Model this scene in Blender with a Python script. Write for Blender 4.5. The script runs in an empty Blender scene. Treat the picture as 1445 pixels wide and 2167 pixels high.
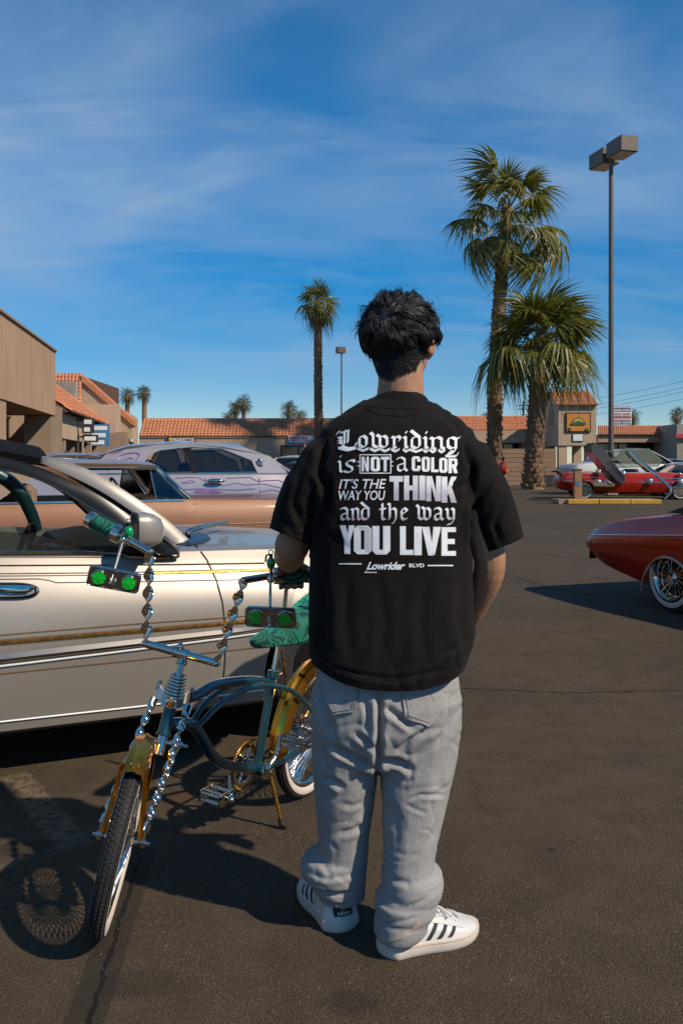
import bpy, bmesh, math, random
import numpy as np
from mathutils import Vector as V, Matrix, Quaternion, noise as mnoise
from mathutils.bvhtree import BVHTree
R = math.radians
SC = bpy.context.scene
COL = SC.collection
random.seed(7)
# ---------------------------------------------------------------- camera
FPX, CX, HY, CAMZ = 1900.0, 722.5, 985.0, 1.28
cam = bpy.data.cameras.new('camera'); cam_o = bpy.data.objects.new('camera', cam); COL.objects.link(cam_o)
cam_o.location = (0, 0, CAMZ); cam_o.rotation_euler = (R(90), 0, 0)
cam.sensor_fit = 'VERTICAL'; cam.sensor_height = 36.0; cam.lens = FPX / 2167 * 36.0
cam.shift_y = -(2167 / 2 - HY) / 2167
cam.clip_start = 0.05; cam.clip_end = 2000
SC.camera = cam_o
# ---------------------------------------------------------------- world and sun
SUN_EL = R(41); SX, SY = 0.835, -0.55
SUNV = V((SX * math.cos(SUN_EL), SY * math.cos(SUN_EL), math.sin(SUN_EL)))
w = bpy.data.worlds.new('World'); SC.world = w; w.use_nodes = True
nt = w.node_tree; nt.nodes.clear(); N = nt.nodes.new; L = nt.links.new
out = N('ShaderNodeOutputWorld'); bg = N('ShaderNodeBackground'); bg.inputs['Strength'].default_value = 0.080
sky = N('ShaderNodeTexSky'); sky.sky_type = 'NISHITA'; sky.sun_disc = False
sky.sun_elevation = SUN_EL; sky.sun_rotation = math.atan2(SX, SY)
sky.altitude = 1500; sky.air_density = 1.0; sky.dust_density = 0.0; sky.ozone_density = 2.5
hs = N('ShaderNodeHueSaturation'); hs.inputs['Saturation'].default_value = 1.6; hs.inputs['Hue'].default_value = 0.497
L(sky.outputs[0], hs.inputs['Color'])
tc = N('ShaderNodeTexCoord'); sep = N('ShaderNodeSeparateXYZ'); L(tc.outputs['Generated'], sep.inputs[0])
def wm(op, a, b=None, c=None):
    n = N('ShaderNodeMath'); n.operation = op
    for i, q in enumerate((a, b, c)):
        if q is None: continue
        if isinstance(q, (int, float)): n.inputs[i].default_value = q
        else: L(q, n.inputs[i])
    return n.outputs[0]
zz = wm('ADD', wm('MAXIMUM', sep.outputs['Z'], 0.0), 0.16)
comb = N('ShaderNodeCombineXYZ')
L(wm('DIVIDE', sep.outputs['X'], zz), comb.inputs[0]); L(wm('DIVIDE', sep.outputs['Y'], zz), comb.inputs[1])
def cloud(scale, rot, sy, lo, hi, dist, det=7, loc=(0, 0, 0)):
    mp = N('ShaderNodeMapping'); mp.inputs['Rotation'].default_value = (0, 0, R(rot)); mp.inputs['Scale'].default_value = (scale, scale * sy, 1); mp.inputs['Location'].default_value = loc
    L(comb.outputs[0], mp.inputs[0])
    nz = N('ShaderNodeTexNoise'); nz.inputs['Scale'].default_value = 1; nz.inputs['Detail'].default_value = det
    nz.inputs['Roughness'].default_value = 0.55; nz.inputs['Distortion'].default_value = dist
    L(mp.outputs[0], nz.inputs[0])
    mr = N('ShaderNodeMapRange'); mr.interpolation_type = 'SMOOTHSTEP'
    mr.inputs[1].default_value = lo; mr.inputs[2].default_value = hi
    L(nz.outputs[0], mr.inputs[0]); return mr.outputs[0]
c1 = cloud(0.42, 36, 1.6, 0.28, 0.76, 0.9, 5)
c2 = cloud(0.95, 20, 2.0, 0.38, 0.84, 1.2, 5)
c3 = cloud(0.24, 62, 1.2, 0.38, 0.62, 0.3, 4, (.6, 1.4, 0))
cm = wm('MULTIPLY', wm('ADD', wm('MULTIPLY', c1, 0.75), wm('MULTIPLY', c2, 0.45)), wm('ADD', wm('MULTIPLY', c3, 0.85), 0.15))
lowf = N('ShaderNodeMapRange'); lowf.interpolation_type = 'SMOOTHSTEP'; lowf.inputs[1].default_value = -.02; lowf.inputs[2].default_value = .22; lowf.inputs[3].default_value = .12
L(sep.outputs['Z'], lowf.inputs[0])
cm = wm('MINIMUM', wm('MULTIPLY', wm('MULTIPLY', cm, lowf.outputs[0]), 1.1), 0.85)
mx = N('ShaderNodeMix'); mx.data_type = 'RGBA'
hz = N('ShaderNodeMix'); hz.data_type = 'RGBA'; hz.inputs['A'].default_value = (.70, .66, .70, 1); hz.inputs['B'].default_value = (1, 1, 1, 1)
hr = N('ShaderNodeMapRange'); hr.interpolation_type = 'SMOOTHSTEP'; hr.inputs[2].default_value = .34; L(sep.outputs['Z'], hr.inputs[0]); L(hr.outputs[0], hz.inputs['Factor'])
hm_ = N('ShaderNodeMix'); hm_.data_type = 'RGBA'; hm_.blend_type = 'MULTIPLY'; hm_.inputs['Factor'].default_value = 1; L(hs.outputs[0], hm_.inputs['A']); L(hz.outputs['Result'], hm_.inputs['B'])
L(cm, mx.inputs['Factor']); L(hm_.outputs['Result'], mx.inputs['A']); mx.inputs['B'].default_value = (2.7, 3.7, 5.0, 1)
L(mx.outputs['Result'], bg.inputs[0]); L(bg.outputs[0], out.inputs[0])
sun = bpy.data.lights.new('sun', 'SUN'); sun.energy = 2.85; sun.angle = R(1.0); sun.color = (1.0, 0.87, 0.70)
sun_o = bpy.data.objects.new('sun', sun); COL.objects.link(sun_o)
sun_o.rotation_euler = (-SUNV).to_track_quat('-Z', 'Y').to_euler()
SC.view_settings.view_transform = 'Standard'; SC.view_settings.look = 'None'
SC.view_settings.exposure = 0.68; SC.view_settings.gamma = 1.0; SC.view_settings.use_curve_mapping = False
SC.cycles.use_denoising = True
SC.cycles.max_bounces = 8; SC.cycles.glossy_bounces = 4; SC.cycles.transparent_max_bounces = 12
SC.cycles.caustics_reflective = False; SC.cycles.caustics_refractive = False
# ---------------------------------------------------------------- helpers
def P(x, y, Y): return V(((x - CX) / FPX * Y, Y, CAMZ - (y - HY) / FPX * Y))   # a photograph pixel at a known depth
def ray(x, y): return V(((x - CX) / FPX, 1.0, -(y - HY) / FPX))
CAMP = V((0, 0, CAMZ))
def plane_hit(x, y, p0, n):
    d = ray(x, y); return CAMP + d * ((V(p0) - CAMP).dot(n) / d.dot(n))
def ground(x, y):
    d = ray(x, y); return CAMP + d * (CAMZ / -d.z)

ORG = {}
def thing(name, label, cat, loc, group=None):
    o = bpy.data.objects.new(name, None); COL.objects.link(o); o.location = loc; o.empty_display_size = .1
    o['label'] = label; o['category'] = cat
    if group: o['group'] = group
    ORG[o] = V(loc); return o
def tag(o, label, cat, group=None):
    o['label'] = label; o['category'] = cat
    if group: o['group'] = group
    return o

class MB:
    def __init__(s): s.v = []; s.f = []; s.m = []; s.mi = 0; s.col = None
    def add(s, vs, fs):
        b = len(s.v); s.v += [tuple(p) for p in vs]; s.f += [tuple(i + b for i in f) for f in fs]; s.m += [s.mi] * len(fs); return s
    def box(s, c, d, rot=None):
        c = V(c); h = V(d) / 2
        vs = [V((x * h.x, y * h.y, z * h.z)) for x in (-1, 1) for y in (-1, 1) for z in (-1, 1)]
        if rot is not None: vs = [rot @ q for q in vs]
        return s.add([c + q for q in vs], [(0, 1, 3, 2), (4, 6, 7, 5), (0, 4, 5, 1), (2, 3, 7, 6), (0, 2, 6, 4), (1, 5, 7, 3)])
    def bbox(s, c, d, b=.01, rot=None):           # box with chamfered edges
        c = V(c); h = V(d) / 2; vs = []; idx = {}
        b = min(b, h.x * .9, h.y * .9, h.z * .9)
        for sx in (-1, 1):
            for sy in (-1, 1):
                for sz in (-1, 1):
                    for k in range(3):
                        q = V((sx * (h.x - b), sy * (h.y - b), sz * (h.z - b))); q[k] += (sx, sy, sz)[k] * b
                        idx[(sx, sy, sz, k)] = len(vs); vs.append(q)
        fs = []
        for k in range(3):
            a, e = (k + 1) % 3, (k + 2) % 3
            for sg in (-1, 1):
                f = []
                for (sa, se) in ((-1, -1), (1, -1), (1, 1), (-1, 1)):
                    t = [0, 0, 0]; t[k] = sg; t[a] = sa; t[e] = se; f.append(idx[(*t, k)])
                fs.append(f if sg > 0 else f[::-1])
            for sa in (-1, 1):
                for se in (-1, 1):
                    t0 = [0, 0, 0]; t1 = [0, 0, 0]; t0[k] = -1; t1[k] = 1; t0[a] = t1[a] = sa; t0[e] = t1[e] = se
                    f = [idx[(*t0, a)], idx[(*t1, a)], idx[(*t1, e)], idx[(*t0, e)]]
                    fs.append(f if sa * se < 0 else f[::-1])
        for sx in (-1, 1):
            for sy in (-1, 1):
                for sz in (-1, 1):
                    f = [idx[(sx, sy, sz, k)] for k in range(3)]
                    fs.append(f if sx * sy * sz > 0 else f[::-1])
        if rot is not None: vs = [rot @ q for q in vs]
        return s.add([c + q for q in vs], fs)
    def loft(s, rings, cap=True, close=True, loop=False):
        n = len(rings[0]); vs = [p for r in rings for p in r]; fs = []
        m = len(rings)
        for i in range(m if loop else m - 1):
            j = (i + 1) % m
            for k in range(n if close else n - 1):
                q = (k + 1) % n
                fs.append((i * n + k, i * n + q, j * n + q, j * n + k))
        if cap and not loop and close:
            fs.append(tuple(range(n))[::-1]); fs.append(tuple((m - 1) * n + k for k in range(n)))
        return s.add(vs, fs)
    def tube(s, path, r, n=10, cap=True, loop=False):
        path = [V(p) for p in path]; rr = r if isinstance(r, (list, tuple)) else [r] * len(path)
        rings = []; up = None
        for i, p in enumerate(path):
            if loop: t = path[(i + 1) % len(path)] - path[i - 1]
            else: t = path[min(i + 1, len(path) - 1)] - path[max(i - 1, 0)]
            t.normalize()
            if up is None:
                up = t.orthogonal().normalized()
            else:
                up = (up - t * up.dot(t)); up = up.normalized() if up.length > 1e-6 else t.orthogonal().normalized()
            b = t.cross(up)
            rings.append([p + (up * math.cos(2 * math.pi * k / n) + b * math.sin(2 * math.pi * k / n)) * rr[i] for k in range(n)])
        return s.loft(rings, cap, True, loop)
    def cyl(s, a, b, r, n=16, r2=None): return s.tube([a, b], [r, r if r2 is None else r2], n)
    def twist(s, a, b, wa, wb, turns, n=None, ph=0, ends=.06):   # flat bar twisted about its own axis
        a = V(a); b = V(b); t = (b - a); Ln = t.length; t.normalize(); u = t.orthogonal().normalized(); v = t.cross(u)
        n = n or max(8, int(turns * 14)); rings = []
        for i in range(n + 1):
            q = i / n; an = ph + 2 * math.pi * turns * min(1, max(0, (q - ends) / (1 - 2 * ends)))
            c, d = math.cos(an), math.sin(an); e1 = u * c + v * d; e2 = v * c - u * d
            rings.append([a + t * (Ln * q) + e1 * (x * wa / 2) + e2 * (y * wb / 2) for x, y in ((-1, -.6), (-.8, -1), (.8, -1), (1, -.6), (1, .6), (.8, 1), (-.8, 1), (-1, .6))])
        return s.loft(rings)
    def lathe(s, c, ax, prof, n=24, loop=False, start=None):     # prof: (distance along axis, radius)
        c = V(c); ax = V(ax).normalized(); u = (start or ax.orthogonal()).normalized(); v = ax.cross(u)
        rings = [[c + ax * h + (u * math.cos(2 * math.pi * k / n) + v * math.sin(2 * math.pi * k / n)) * r for k in range(n)] for h, r in prof]
        return s.loft(rings, not loop, True, loop)
    def ell(s, c, rad, nu=16, nv=10, rot=None):
        c = V(c); rings = []
        for i in range(nv + 1):
            th = math.pi * (i + (0.02 if i == 0 else -0.02 if i == nv else 0)) / nv
            ring = [V((rad[0] * math.sin(th) * math.cos(2 * math.pi * k / nu), rad[1] * math.sin(th) * math.sin(2 * math.pi * k / nu), -rad[2] * math.cos(th))) for k in range(nu)]
            rings.append([c + (rot @ q if rot is not None else q) for q in ring])
        return s.loft(rings)
    def poly(s, pts, th):                         # planar polygon extruded along vector th
        pts = [V(p) for p in pts]; th = V(th); n = len(pts)
        return s.add(pts + [p + th for p in pts], [tuple(range(n))[::-1], tuple(range(n, 2 * n))] + [(i, (i + 1) % n, n + (i + 1) % n, n + i) for i in range(n)])
    def quad(s, a, b, c, d): return s.add([a, b, c, d], [(0, 1, 2, 3)])
    def mesh(s, name, off=V((0, 0, 0)), fix=True):
        me = bpy.data.meshes.new(name)
        me.from_pydata([(p[0] - off.x, p[1] - off.y, p[2] - off.z) for p in s.v], [], s.f)
        if any(s.m): me.polygons.foreach_set('material_index', s.m)
        if fix:
            b = bmesh.new(); b.from_mesh(me); bmesh.ops.recalc_face_normals(b, faces=b.faces); b.to_mesh(me); b.free()
        return me
    def build(s, name, mats, parent=None, smooth=40, kind=None, loc=None, fix=True):
        off = ORG.get(parent, V((0, 0, 0))) if parent else (V(loc) if loc is not None else V((0, 0, 0)))
        me = s.mesh(name, off, fix)
        return finish(me, name, mats, parent, smooth, kind, None if parent else off)
def finish(me, name, mats, parent=None, smooth=40, kind=None, loc=None):
    for m in (mats if isinstance(mats, (list, tuple)) else [mats]): me.materials.append(m)
    if smooth:
        me.shade_smooth()
        if smooth < 170: me.set_sharp_from_angle(angle=R(smooth))
    o = bpy.data.objects.new(name, me); COL.objects.link(o)
    if parent is not None:
        o.parent = parent; ORG[o] = ORG[parent]
    elif loc is not None:
        o.location = loc; ORG[o] = V(loc)
    if kind: o['kind'] = kind
    return o
def bez(pts, n=8):                                # Catmull-Rom through points
    pts = [V(p) for p in pts]; q = [pts[0] * 2 - pts[1]] + pts + [pts[-1] * 2 - pts[-2]]; o = []
    for i in range(1, len(q) - 2):
        for k in range(n):
            t = k / n; a, b, c, d = q[i - 1], q[i], q[i + 1], q[i + 2]
            o.append(.5 * ((2 * b) + (c - a) * t + (2 * a - 5 * b + 4 * c - d) * t * t + (3 * b - a - 3 * c + d) * t ** 3))
    o.append(pts[-1]); return o
def evaluated(me, mods):                          # run modifiers on a mesh and give back the result
    o = bpy.data.objects.new('work_mesh', me); COL.objects.link(o)
    for kind, kw in mods:
        m = o.modifiers.new('m', kind)
        for k, v in kw.items(): setattr(m, k, v)
    dg = bpy.context.evaluated_depsgraph_get(); r = bpy.data.meshes.new_from_object(o.evaluated_get(dg), depsgraph=dg)
    bpy.data.objects.remove(o); return r
def verts_np(me):
    a = np.empty(len(me.vertices) * 3, np.float32); me.vertices.foreach_get('co', a); return a.reshape(-1, 3)
def normals_np(me):
    a = np.empty(len(me.vertices) * 3, np.float32); me.vertex_normals.foreach_get('vector', a); return a.reshape(-1, 3)
def set_verts(me, a): me.vertices.foreach_set('co', np.ascontiguousarray(a, np.float32).ravel()); me.update()
def bvh_of(me, off=V((0, 0, 0))):
    return BVHTree.FromPolygons([v.co + off for v in me.vertices], [tuple(p.vertices) for p in me.polygons])
def cast(bvh, x, y, lift=.002):
    d = ray(x, y).normalized(); h = bvh.ray_cast(CAMP, d, 300)
    if h[0] is None: return None, None
    n = h[1] if h[1].dot(d) < 0 else -h[1]
    return h[0] + n * lift, n
def ribbon_on(mb, bvh, pts, wpx, lift=.003, step=8, thick=.003, round_=False):
    """a strip lying on a surface along a line seen in the photograph, wpx wide there"""
    dense = []
    for (x0, y0), (x1, y1) in zip(pts, pts[1:]):
        n = max(1, int(math.hypot(x1 - x0, y1 - y0) / step)); dense += [(x0 + (x1 - x0) * i / n, y0 + (y1 - y0) * i / n) for i in range(n)]
    dense.append(pts[-1]); rings = []
    for i, (x, y) in enumerate(dense):
        a = dense[max(0, i - 1)]; b = dense[min(len(dense) - 1, i + 1)]; tx, ty = b[0] - a[0], b[1] - a[1]; l = math.hypot(tx, ty) or 1
        ww = wpx[0] + (wpx[1] - wpx[0]) * i / max(1, len(dense) - 1) if isinstance(wpx, tuple) else wpx
        nx, ny = -ty / l * ww / 2, tx / l * ww / 2; r = []
        for q in (-1, 0, 1):
            p, n = cast(bvh, x + nx * q, y + ny * q, lift + (thick if q == 0 and round_ else 0))
            if p is None: break
            r.append(p)
        if len(r) == 3: rings.append(r)
        elif rings: 
            if len(rings) > 1: mb.loft(rings, False, False)
            rings = []
    if len(rings) > 1: mb.loft(rings, False, False)
def patch_on(mb, bvh, poly, lift=.002, step=6):
    """fill a photograph-space polygon with a grid laid on a surface"""
    bm = bmesh.new(); vs = [bm.verts.new((x, y, 0)) for x, y in poly]; bm.faces.new(vs)
    xs = [p[0] for p in poly]; ys = [p[1] for p in poly]
    for ax, lo, hi in ((0, min(xs), max(xs)), (1, min(ys), max(ys))):
        k = lo + step
        while k < hi:
            co = [0, 0, 0]; co[ax] = k; no = [0, 0, 0]; no[ax] = 1
            bmesh.ops.bisect_plane(bm, geom=bm.verts[:] + bm.edges[:] + bm.faces[:], plane_co=co, plane_no=no); k += step
    bm.verts.index_update(); out = []; last = None
    for v in bm.verts:
        p, n = cast(bvh, v.co.x, v.co.y, lift)
        out.append(p)
    ok = [p is not None for p in out]
    fs = [tuple(v.index for v in f.verts) for f in bm.faces if all(ok[v.index] for v in f.verts)]
    mb.add([p if p is not None else V((0, 0, 0)) for p in out], fs); bm.free()
# ---------------------------------------------------------------- materials
MATS = {}
def pm(name, col, rough=.6, metal=0., var=.12, vscale=6., bump=0., bscale=200., coat=0., spec=.5, alpha=1., trans=0., sss=0., rvar=0., stretch=(1, 1, 1), sheen=0.):
    m = bpy.data.materials.new(name); m.use_nodes = True; t = m.node_tree; b = t.nodes['Principled BSDF']
    b.inputs['Roughness'].default_value = rough; b.inputs['Metallic'].default_value = metal
    b.inputs['Specular IOR Level'].default_value = spec
    if coat: b.inputs['Coat Weight'].default_value = coat; b.inputs['Coat Roughness'].default_value = .04
    if alpha < 1: b.inputs['Alpha'].default_value = alpha
    if trans: b.inputs['Transmission Weight'].default_value = trans
    if sheen: b.inputs['Sheen Weight'].default_value = sheen; b.inputs['Sheen Roughness'].default_value = .4
    if sss: b.inputs['Subsurface Weight'].default_value = sss; b.inputs['Subsurface Radius'].default_value = (.012, .005, .003); b.inputs['Subsurface Scale'].default_value = .5
    tc = t.nodes.new('ShaderNodeTexCoord'); mp = t.nodes.new('ShaderNodeMapping'); mp.inputs['Scale'].default_value = stretch
    t.links.new(tc.outputs['Object'], mp.inputs[0])
    nz = t.nodes.new('ShaderNodeTexNoise'); nz.inputs['Scale'].default_value = vscale; nz.inputs['Detail'].default_value = 6
    t.links.new(mp.outputs[0], nz.inputs[0])
    mx = t.nodes.new('ShaderNodeMix'); mx.data_type = 'RGBA'
    mx.inputs['A'].default_value = (*[max(0, c * (1 - 2 * var)) for c in col[:3]], 1); mx.inputs['B'].default_value = (*[c * (1 + 2 * var) for c in col[:3]], 1)
    t.links.new(nz.outputs[0], mx.inputs['Factor']); t.links.new(mx.outputs['Result'], b.inputs['Base Color'])
    if rvar:
        mr = t.nodes.new('ShaderNodeMapRange'); mr.inputs[3].default_value = max(0, rough - rvar); mr.inputs[4].default_value = rough + rvar
        t.links.new(nz.outputs[0], mr.inputs[0]); t.links.new(mr.outputs[0], b.inputs['Roughness'])
    if bump:
        n2 = t.nodes.new('ShaderNodeTexNoise'); n2.inputs['Scale'].default_value = bscale; n2.inputs['Detail'].default_value = 4
        t.links.new(mp.outputs[0], n2.inputs[0])
        bp = t.nodes.new('ShaderNodeBump'); bp.inputs['Strength'].default_value = bump; bp.inputs['Distance'].default_value = .01
        t.links.new(n2.outputs[0], bp.inputs['Height']); t.links.new(bp.outputs[0], b.inputs['Normal'])
    MATS[name] = m; return m
def nodes(m): return m.node_tree, m.node_tree.nodes['Principled BSDF']
def mathn(t, op, a, b=None, clamp=False):
    n = t.nodes.new('ShaderNodeMath'); n.operation = op; n.use_clamp = clamp
    for i, q in enumerate((a, b)):
        if q is None: continue
        if isinstance(q, (int, float)): n.inputs[i].default_value = q
        else: t.links.new(q, n.inputs[i])
    return n.outputs[0]
def noisen(t, vec, scale, det=4, rough=.5, dist=0):
    n = t.nodes.new('ShaderNodeTexNoise'); n.inputs['Scale'].default_value = scale; n.inputs['Detail'].default_value = det
    n.inputs['Roughness'].default_value = rough; n.inputs['Distortion'].default_value = dist
    if vec is not None: t.links.new(vec, n.inputs[0])
    return n.outputs[0]
def mixn(t, f, a, b):
    n = t.nodes.new('ShaderNodeMix'); n.data_type = 'RGBA'
    for k, q in (('Factor', f), ('A', a), ('B', b)):
        if isinstance(q, (int, float)): n.inputs[k].default_value = q
        elif isinstance(q, tuple): n.inputs[k].default_value = (*q[:3], 1)
        else: t.links.new(q, n.inputs[k])
    return n.outputs['Result']
def rangen(t, v, a, b, c=0., d=1., smooth=True):
    n = t.nodes.new('ShaderNodeMapRange'); n.interpolation_type = 'SMOOTHSTEP' if smooth else 'LINEAR'
    for i, q in enumerate((a, b, c, d)): n.inputs[i + 1].default_value = q
    t.links.new(v, n.inputs[0]); return n.outputs[0]
def text_mesh(body, size=1., bold=0., shear=0., spacing=1.):
    cu = bpy.data.curves.new('txt', 'FONT'); cu.body = body; cu.size = size; cu.offset = bold; cu.shear = shear; cu.space_character = spacing
    cu.align_x = 'LEFT'; cu.resolution_u = 3
    o = bpy.data.objects.new('txt', cu); COL.objects.link(o)
    dg = bpy.context.evaluated_depsgraph_get(); me = bpy.data.meshes.new_from_object(o.evaluated_get(dg), depsgraph=dg)
    bpy.data.objects.remove(o); bpy.data.curves.remove(cu)
    vs = [tuple(v.co) for v in me.vertices]; fs = [tuple(p.vertices) for p in me.polygons]; bpy.data.meshes.remove(me)
    xs = [p[0] for p in vs]; ys = [p[1] for p in vs]
    return [((p[0] - min(xs)) / (max(xs) - min(xs)), (p[1] - min(ys)) / (max(ys) - min(ys))) for p in vs], fs
def text_quad(mb, body, a, b, c, d, bold=.0, shear=0., spacing=1.):
    """text filling the flat quad a (lower left), b (lower right), c (upper right), d (upper left)"""
    vs, fs = text_mesh(body, 1., bold, shear, spacing); a, b, c, d = map(V, (a, b, c, d))
    mb.add([a * (1 - x) * (1 - y) + b * x * (1 - y) + c * x * y + d * (1 - x) * y for x, y in vs], fs)
# ---------------------------------------------------------------- setting materials
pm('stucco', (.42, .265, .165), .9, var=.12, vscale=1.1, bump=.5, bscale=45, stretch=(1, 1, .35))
def streaky(m, dark=(.27, .17, .105)):
    t, b = nodes(m); tc = t.nodes.new('ShaderNodeTexCoord'); mp = t.nodes.new('ShaderNodeMapping'); mp.inputs['Scale'].default_value = (2.6, 2.6, .22)
    t.links.new(tc.outputs['Object'], mp.inputs[0]); f = noisen(t, mp.outputs[0], 1.5, 7, .65)
    old = b.inputs['Base Color'].links[0].from_socket
    t.links.new(mixn(t, rangen(t, f, .5, .78, 0, .75), old, dark), b.inputs['Base Color'])
streaky(MATS['stucco'])
pm('stucco_pale', (.47, .335, .225), .9, var=.08, vscale=.8, bump=.4, bscale=40); streaky(MATS['stucco_pale'], (.34, .25, .17))
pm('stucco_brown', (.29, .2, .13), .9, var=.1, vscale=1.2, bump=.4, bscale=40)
pm('tan_wall', (.30, .19, .12), .9, var=.2, vscale=2.5, stretch=(.25, 1, 5))
pm('tile', (.50, .195, .088), .8, var=.25, vscale=5.5)
pm('tile_under', (.10, .05, .03), .9)
pm('dark_glass', (.02, .022, .025), .08, spec=.8)
pm('dark_frame', (.035, .03, .028), .6)
pm('pole_paint', (.115, .095, .075), .55, var=.08)
pm('trunk', (.25, .14, .07), .95, var=.3, vscale=6, bump=.8, bscale=18, stretch=(1, 1, 2.5))
pm('boot', (.225, .135, .072), .95, var=.35, vscale=9)
pm('frond', (.165, .152, .02), .42, var=.35, vscale=1.3, spec=.6)
pm('frond_far', (.06, .062, .015), .5, var=.35, vscale=.8)
t, b = nodes(MATS['frond']); tl = t.nodes.new('ShaderNodeBsdfTranslucent'); tl.inputs[0].default_value = (.16, .17, .015, 1); mxs = t.nodes.new('ShaderNodeMixShader'); mxs.inputs[0].default_value = .3
o_ = [n for n in t.nodes if n.type == 'OUTPUT_MATERIAL'][0]; t.links.new(b.outputs[0], mxs.inputs[1]); t.links.new(tl.outputs[0], mxs.inputs[2]); t.links.new(mxs.outputs[0], o_.inputs[0])
pm('petiole', (.16, .15, .05), .5)
pm('sign_white', (.78, .77, .74), .5, var=.03)
pm('sign_red', (.45, .045, .05), .5); pm('sign_blue', (.05, .19, .38), .5)
pm('sign_brown', (.11, .055, .028), .5, var=.25, vscale=4); pm('sign_frame', (.05, .03, .02), .5)
pm('sign_orange', (.62, .235, .035), .5, var=.1); pm('sign_green', (.035, .11, .04), .5); pm('sign_yellow', (.72, .42, .05), .5)
pm('kerb_yellow', (.50, .27, .035), .8, var=.25, vscale=3); pm('kerb_top', (.33, .23, .14), .9, var=.2)
pm('post_brown', (.31, .16, .07), .7, var=.1)
pm('grey_stone', (.30, .26, .21), .9, var=.15, vscale=3)
# asphalt, with wear and stains of its own
m = bpy.data.materials.new('asphalt'); m.use_nodes = True; MATS['asphalt'] = m; t, b = nodes(m)
g = t.nodes.new('ShaderNodeNewGeometry'); pos = g.outputs['Position']; sp = t.nodes.new('ShaderNodeSeparateXYZ'); t.links.new(pos, sp.inputs[0])
big = noisen(t, pos, .55, 5, .6); mid = noisen(t, pos, 5, 6, .65); fine = noisen(t, pos, 170, 3, .6)
vor = t.nodes.new('ShaderNodeTexVoronoi'); vor.inputs['Scale'].default_value = 150; t.links.new(pos, vor.inputs[0])
vs_ = t.nodes.new('ShaderNodeSeparateColor'); t.links.new(vor.outputs['Color'], vs_.inputs[0])
col = mixn(t, rangen(t, mid, .25, .75), (.062, .0440, .0262), (.098, .070, .0415))
col = mixn(t, rangen(t, big, .40, .62, 0, .45), col, (.046, .0345, .0225))
speck = mathn(t, 'MULTIPLY', rangen(t, vs_.outputs[0], .66, .95), rangen(t, vor.outputs['Distance'], .55, .25))
col = mixn(t, mathn(t, 'MULTIPLY', speck, rangen(t, noisen(t, pos, 2.2, 4), .34, .68, .25, .95)), col, (.21, .155, .10))
col = mixn(t, rangen(t, fine, .52, .36, 0, .65), col, (.012, .010, .008))
def seg_mask(a, c, half, soft=.02, rag=.0, ragscale=18, ends=.05):
    a, c = ground(*a), ground(*c); d = (c - a); ln = d.length; ux, uy = d.x / ln, d.y / ln
    dx = mathn(t, 'SUBTRACT', sp.outputs['X'], a.x); dy = mathn(t, 'SUBTRACT', sp.outputs['Y'], a.y)
    al = mathn(t, 'ADD', mathn(t, 'MULTIPLY', dx, ux), mathn(t, 'MULTIPLY', dy, uy))
    ac = mathn(t, 'ADD', mathn(t, 'MULTIPLY', dx, -uy), mathn(t, 'MULTIPLY', dy, ux))
    if rag:
        nz = noisen(t, pos, ragscale, 5, .6); ac = mathn(t, 'ADD', ac, mathn(t, 'MULTIPLY', mathn(t, 'SUBTRACT', nz, .5), rag))
    k = rangen(t, mathn(t, 'ABSOLUTE', ac), half + soft, half)
    return mathn(t, 'MULTIPLY', k, mathn(t, 'MULTIPLY', rangen(t, al, -ends, ends), rangen(t, al, ln + ends, ln - ends)))
def blot(c, rx, ry, soft=.5, rag=.6, ragscale=9):
    c = ground(*c); dx = mathn(t, 'DIVIDE', mathn(t, 'SUBTRACT', sp.outputs['X'], c.x), rx); dy = mathn(t, 'DIVIDE', mathn(t, 'SUBTRACT', sp.outputs['Y'], c.y), ry)
    r = mathn(t, 'SQRT', mathn(t, 'ADD', mathn(t, 'MULTIPLY', dx, dx), mathn(t, 'MULTIPLY', dy, dy)))
    r = mathn(t, 'ADD', r, mathn(t, 'MULTIPLY', mathn(t, 'SUBTRACT', noisen(t, pos, ragscale, 5), .5), rag)); return rangen(t, r, 1 + soft / 2, 1 - soft / 2)
holes = rangen(t, noisen(t, pos, 26, 6, .7), .40, .56)
def lay(mask, c, amt, wear=False):
    global col
    k = mathn(t, 'MULTIPLY', mask, amt)
    if wear: k = mathn(t, 'MULTIPLY', k, holes)
    col = mixn(t, k, col, c)
lay(seg_mask((30, 1640), (160, 1790), .05, .02, .06), (.17, .12, .075), 1., True)
lay(seg_mask((-60, 1860), (225, 1748), .012, .02, .05), (.13, .10, .07), .7, True)
lay(seg_mask((-60, 1885), (240, 1790), .02, .06, .12), (.075, .037, .013), .6, True)
lay(seg_mask((345, 1712), (450, 1660), .03, .05, .1), (.09, .042, .014), .75, True)
lay(seg_mask((305, 1790), (150, 2250), .042, .012, .02), (.022, .018, .014), .62)
lay(blot((50, 1795), .10, .06), (.018, .015, .012), .6)
lay(blot((300, 2080), .12, .06, .9), (.02, .017, .013), .45); lay(blot((745, 2120), .07, .05, .9), (.02, .016, .012), .5); lay(blot((1165, 1798), .014, .016), (.02, .02, .02), .8)
for a, c, h in (((297, 1812), (258, 1935), .004), ((258, 1935), (180, 2190), .005), ((960, 1456), (1200, 1466), .006), ((1200, 1466), (1500, 1460), .006),
                ((1060, 1093), (1275, 1122), .02), ((1090, 1222), (1165, 1243), .012), ((1165, 1243), (1290, 1268), .012), ((1020, 1160), (1250, 1185), .012)):
    lay(seg_mask(a, c, h, h * .8, h * 9, 14, .01), (.008, .007, .006), .9)
t.links.new(col, b.inputs['Base Color']); b.inputs['Roughness'].default_value = .88; b.inputs['Specular IOR Level'].default_value = .25
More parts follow.
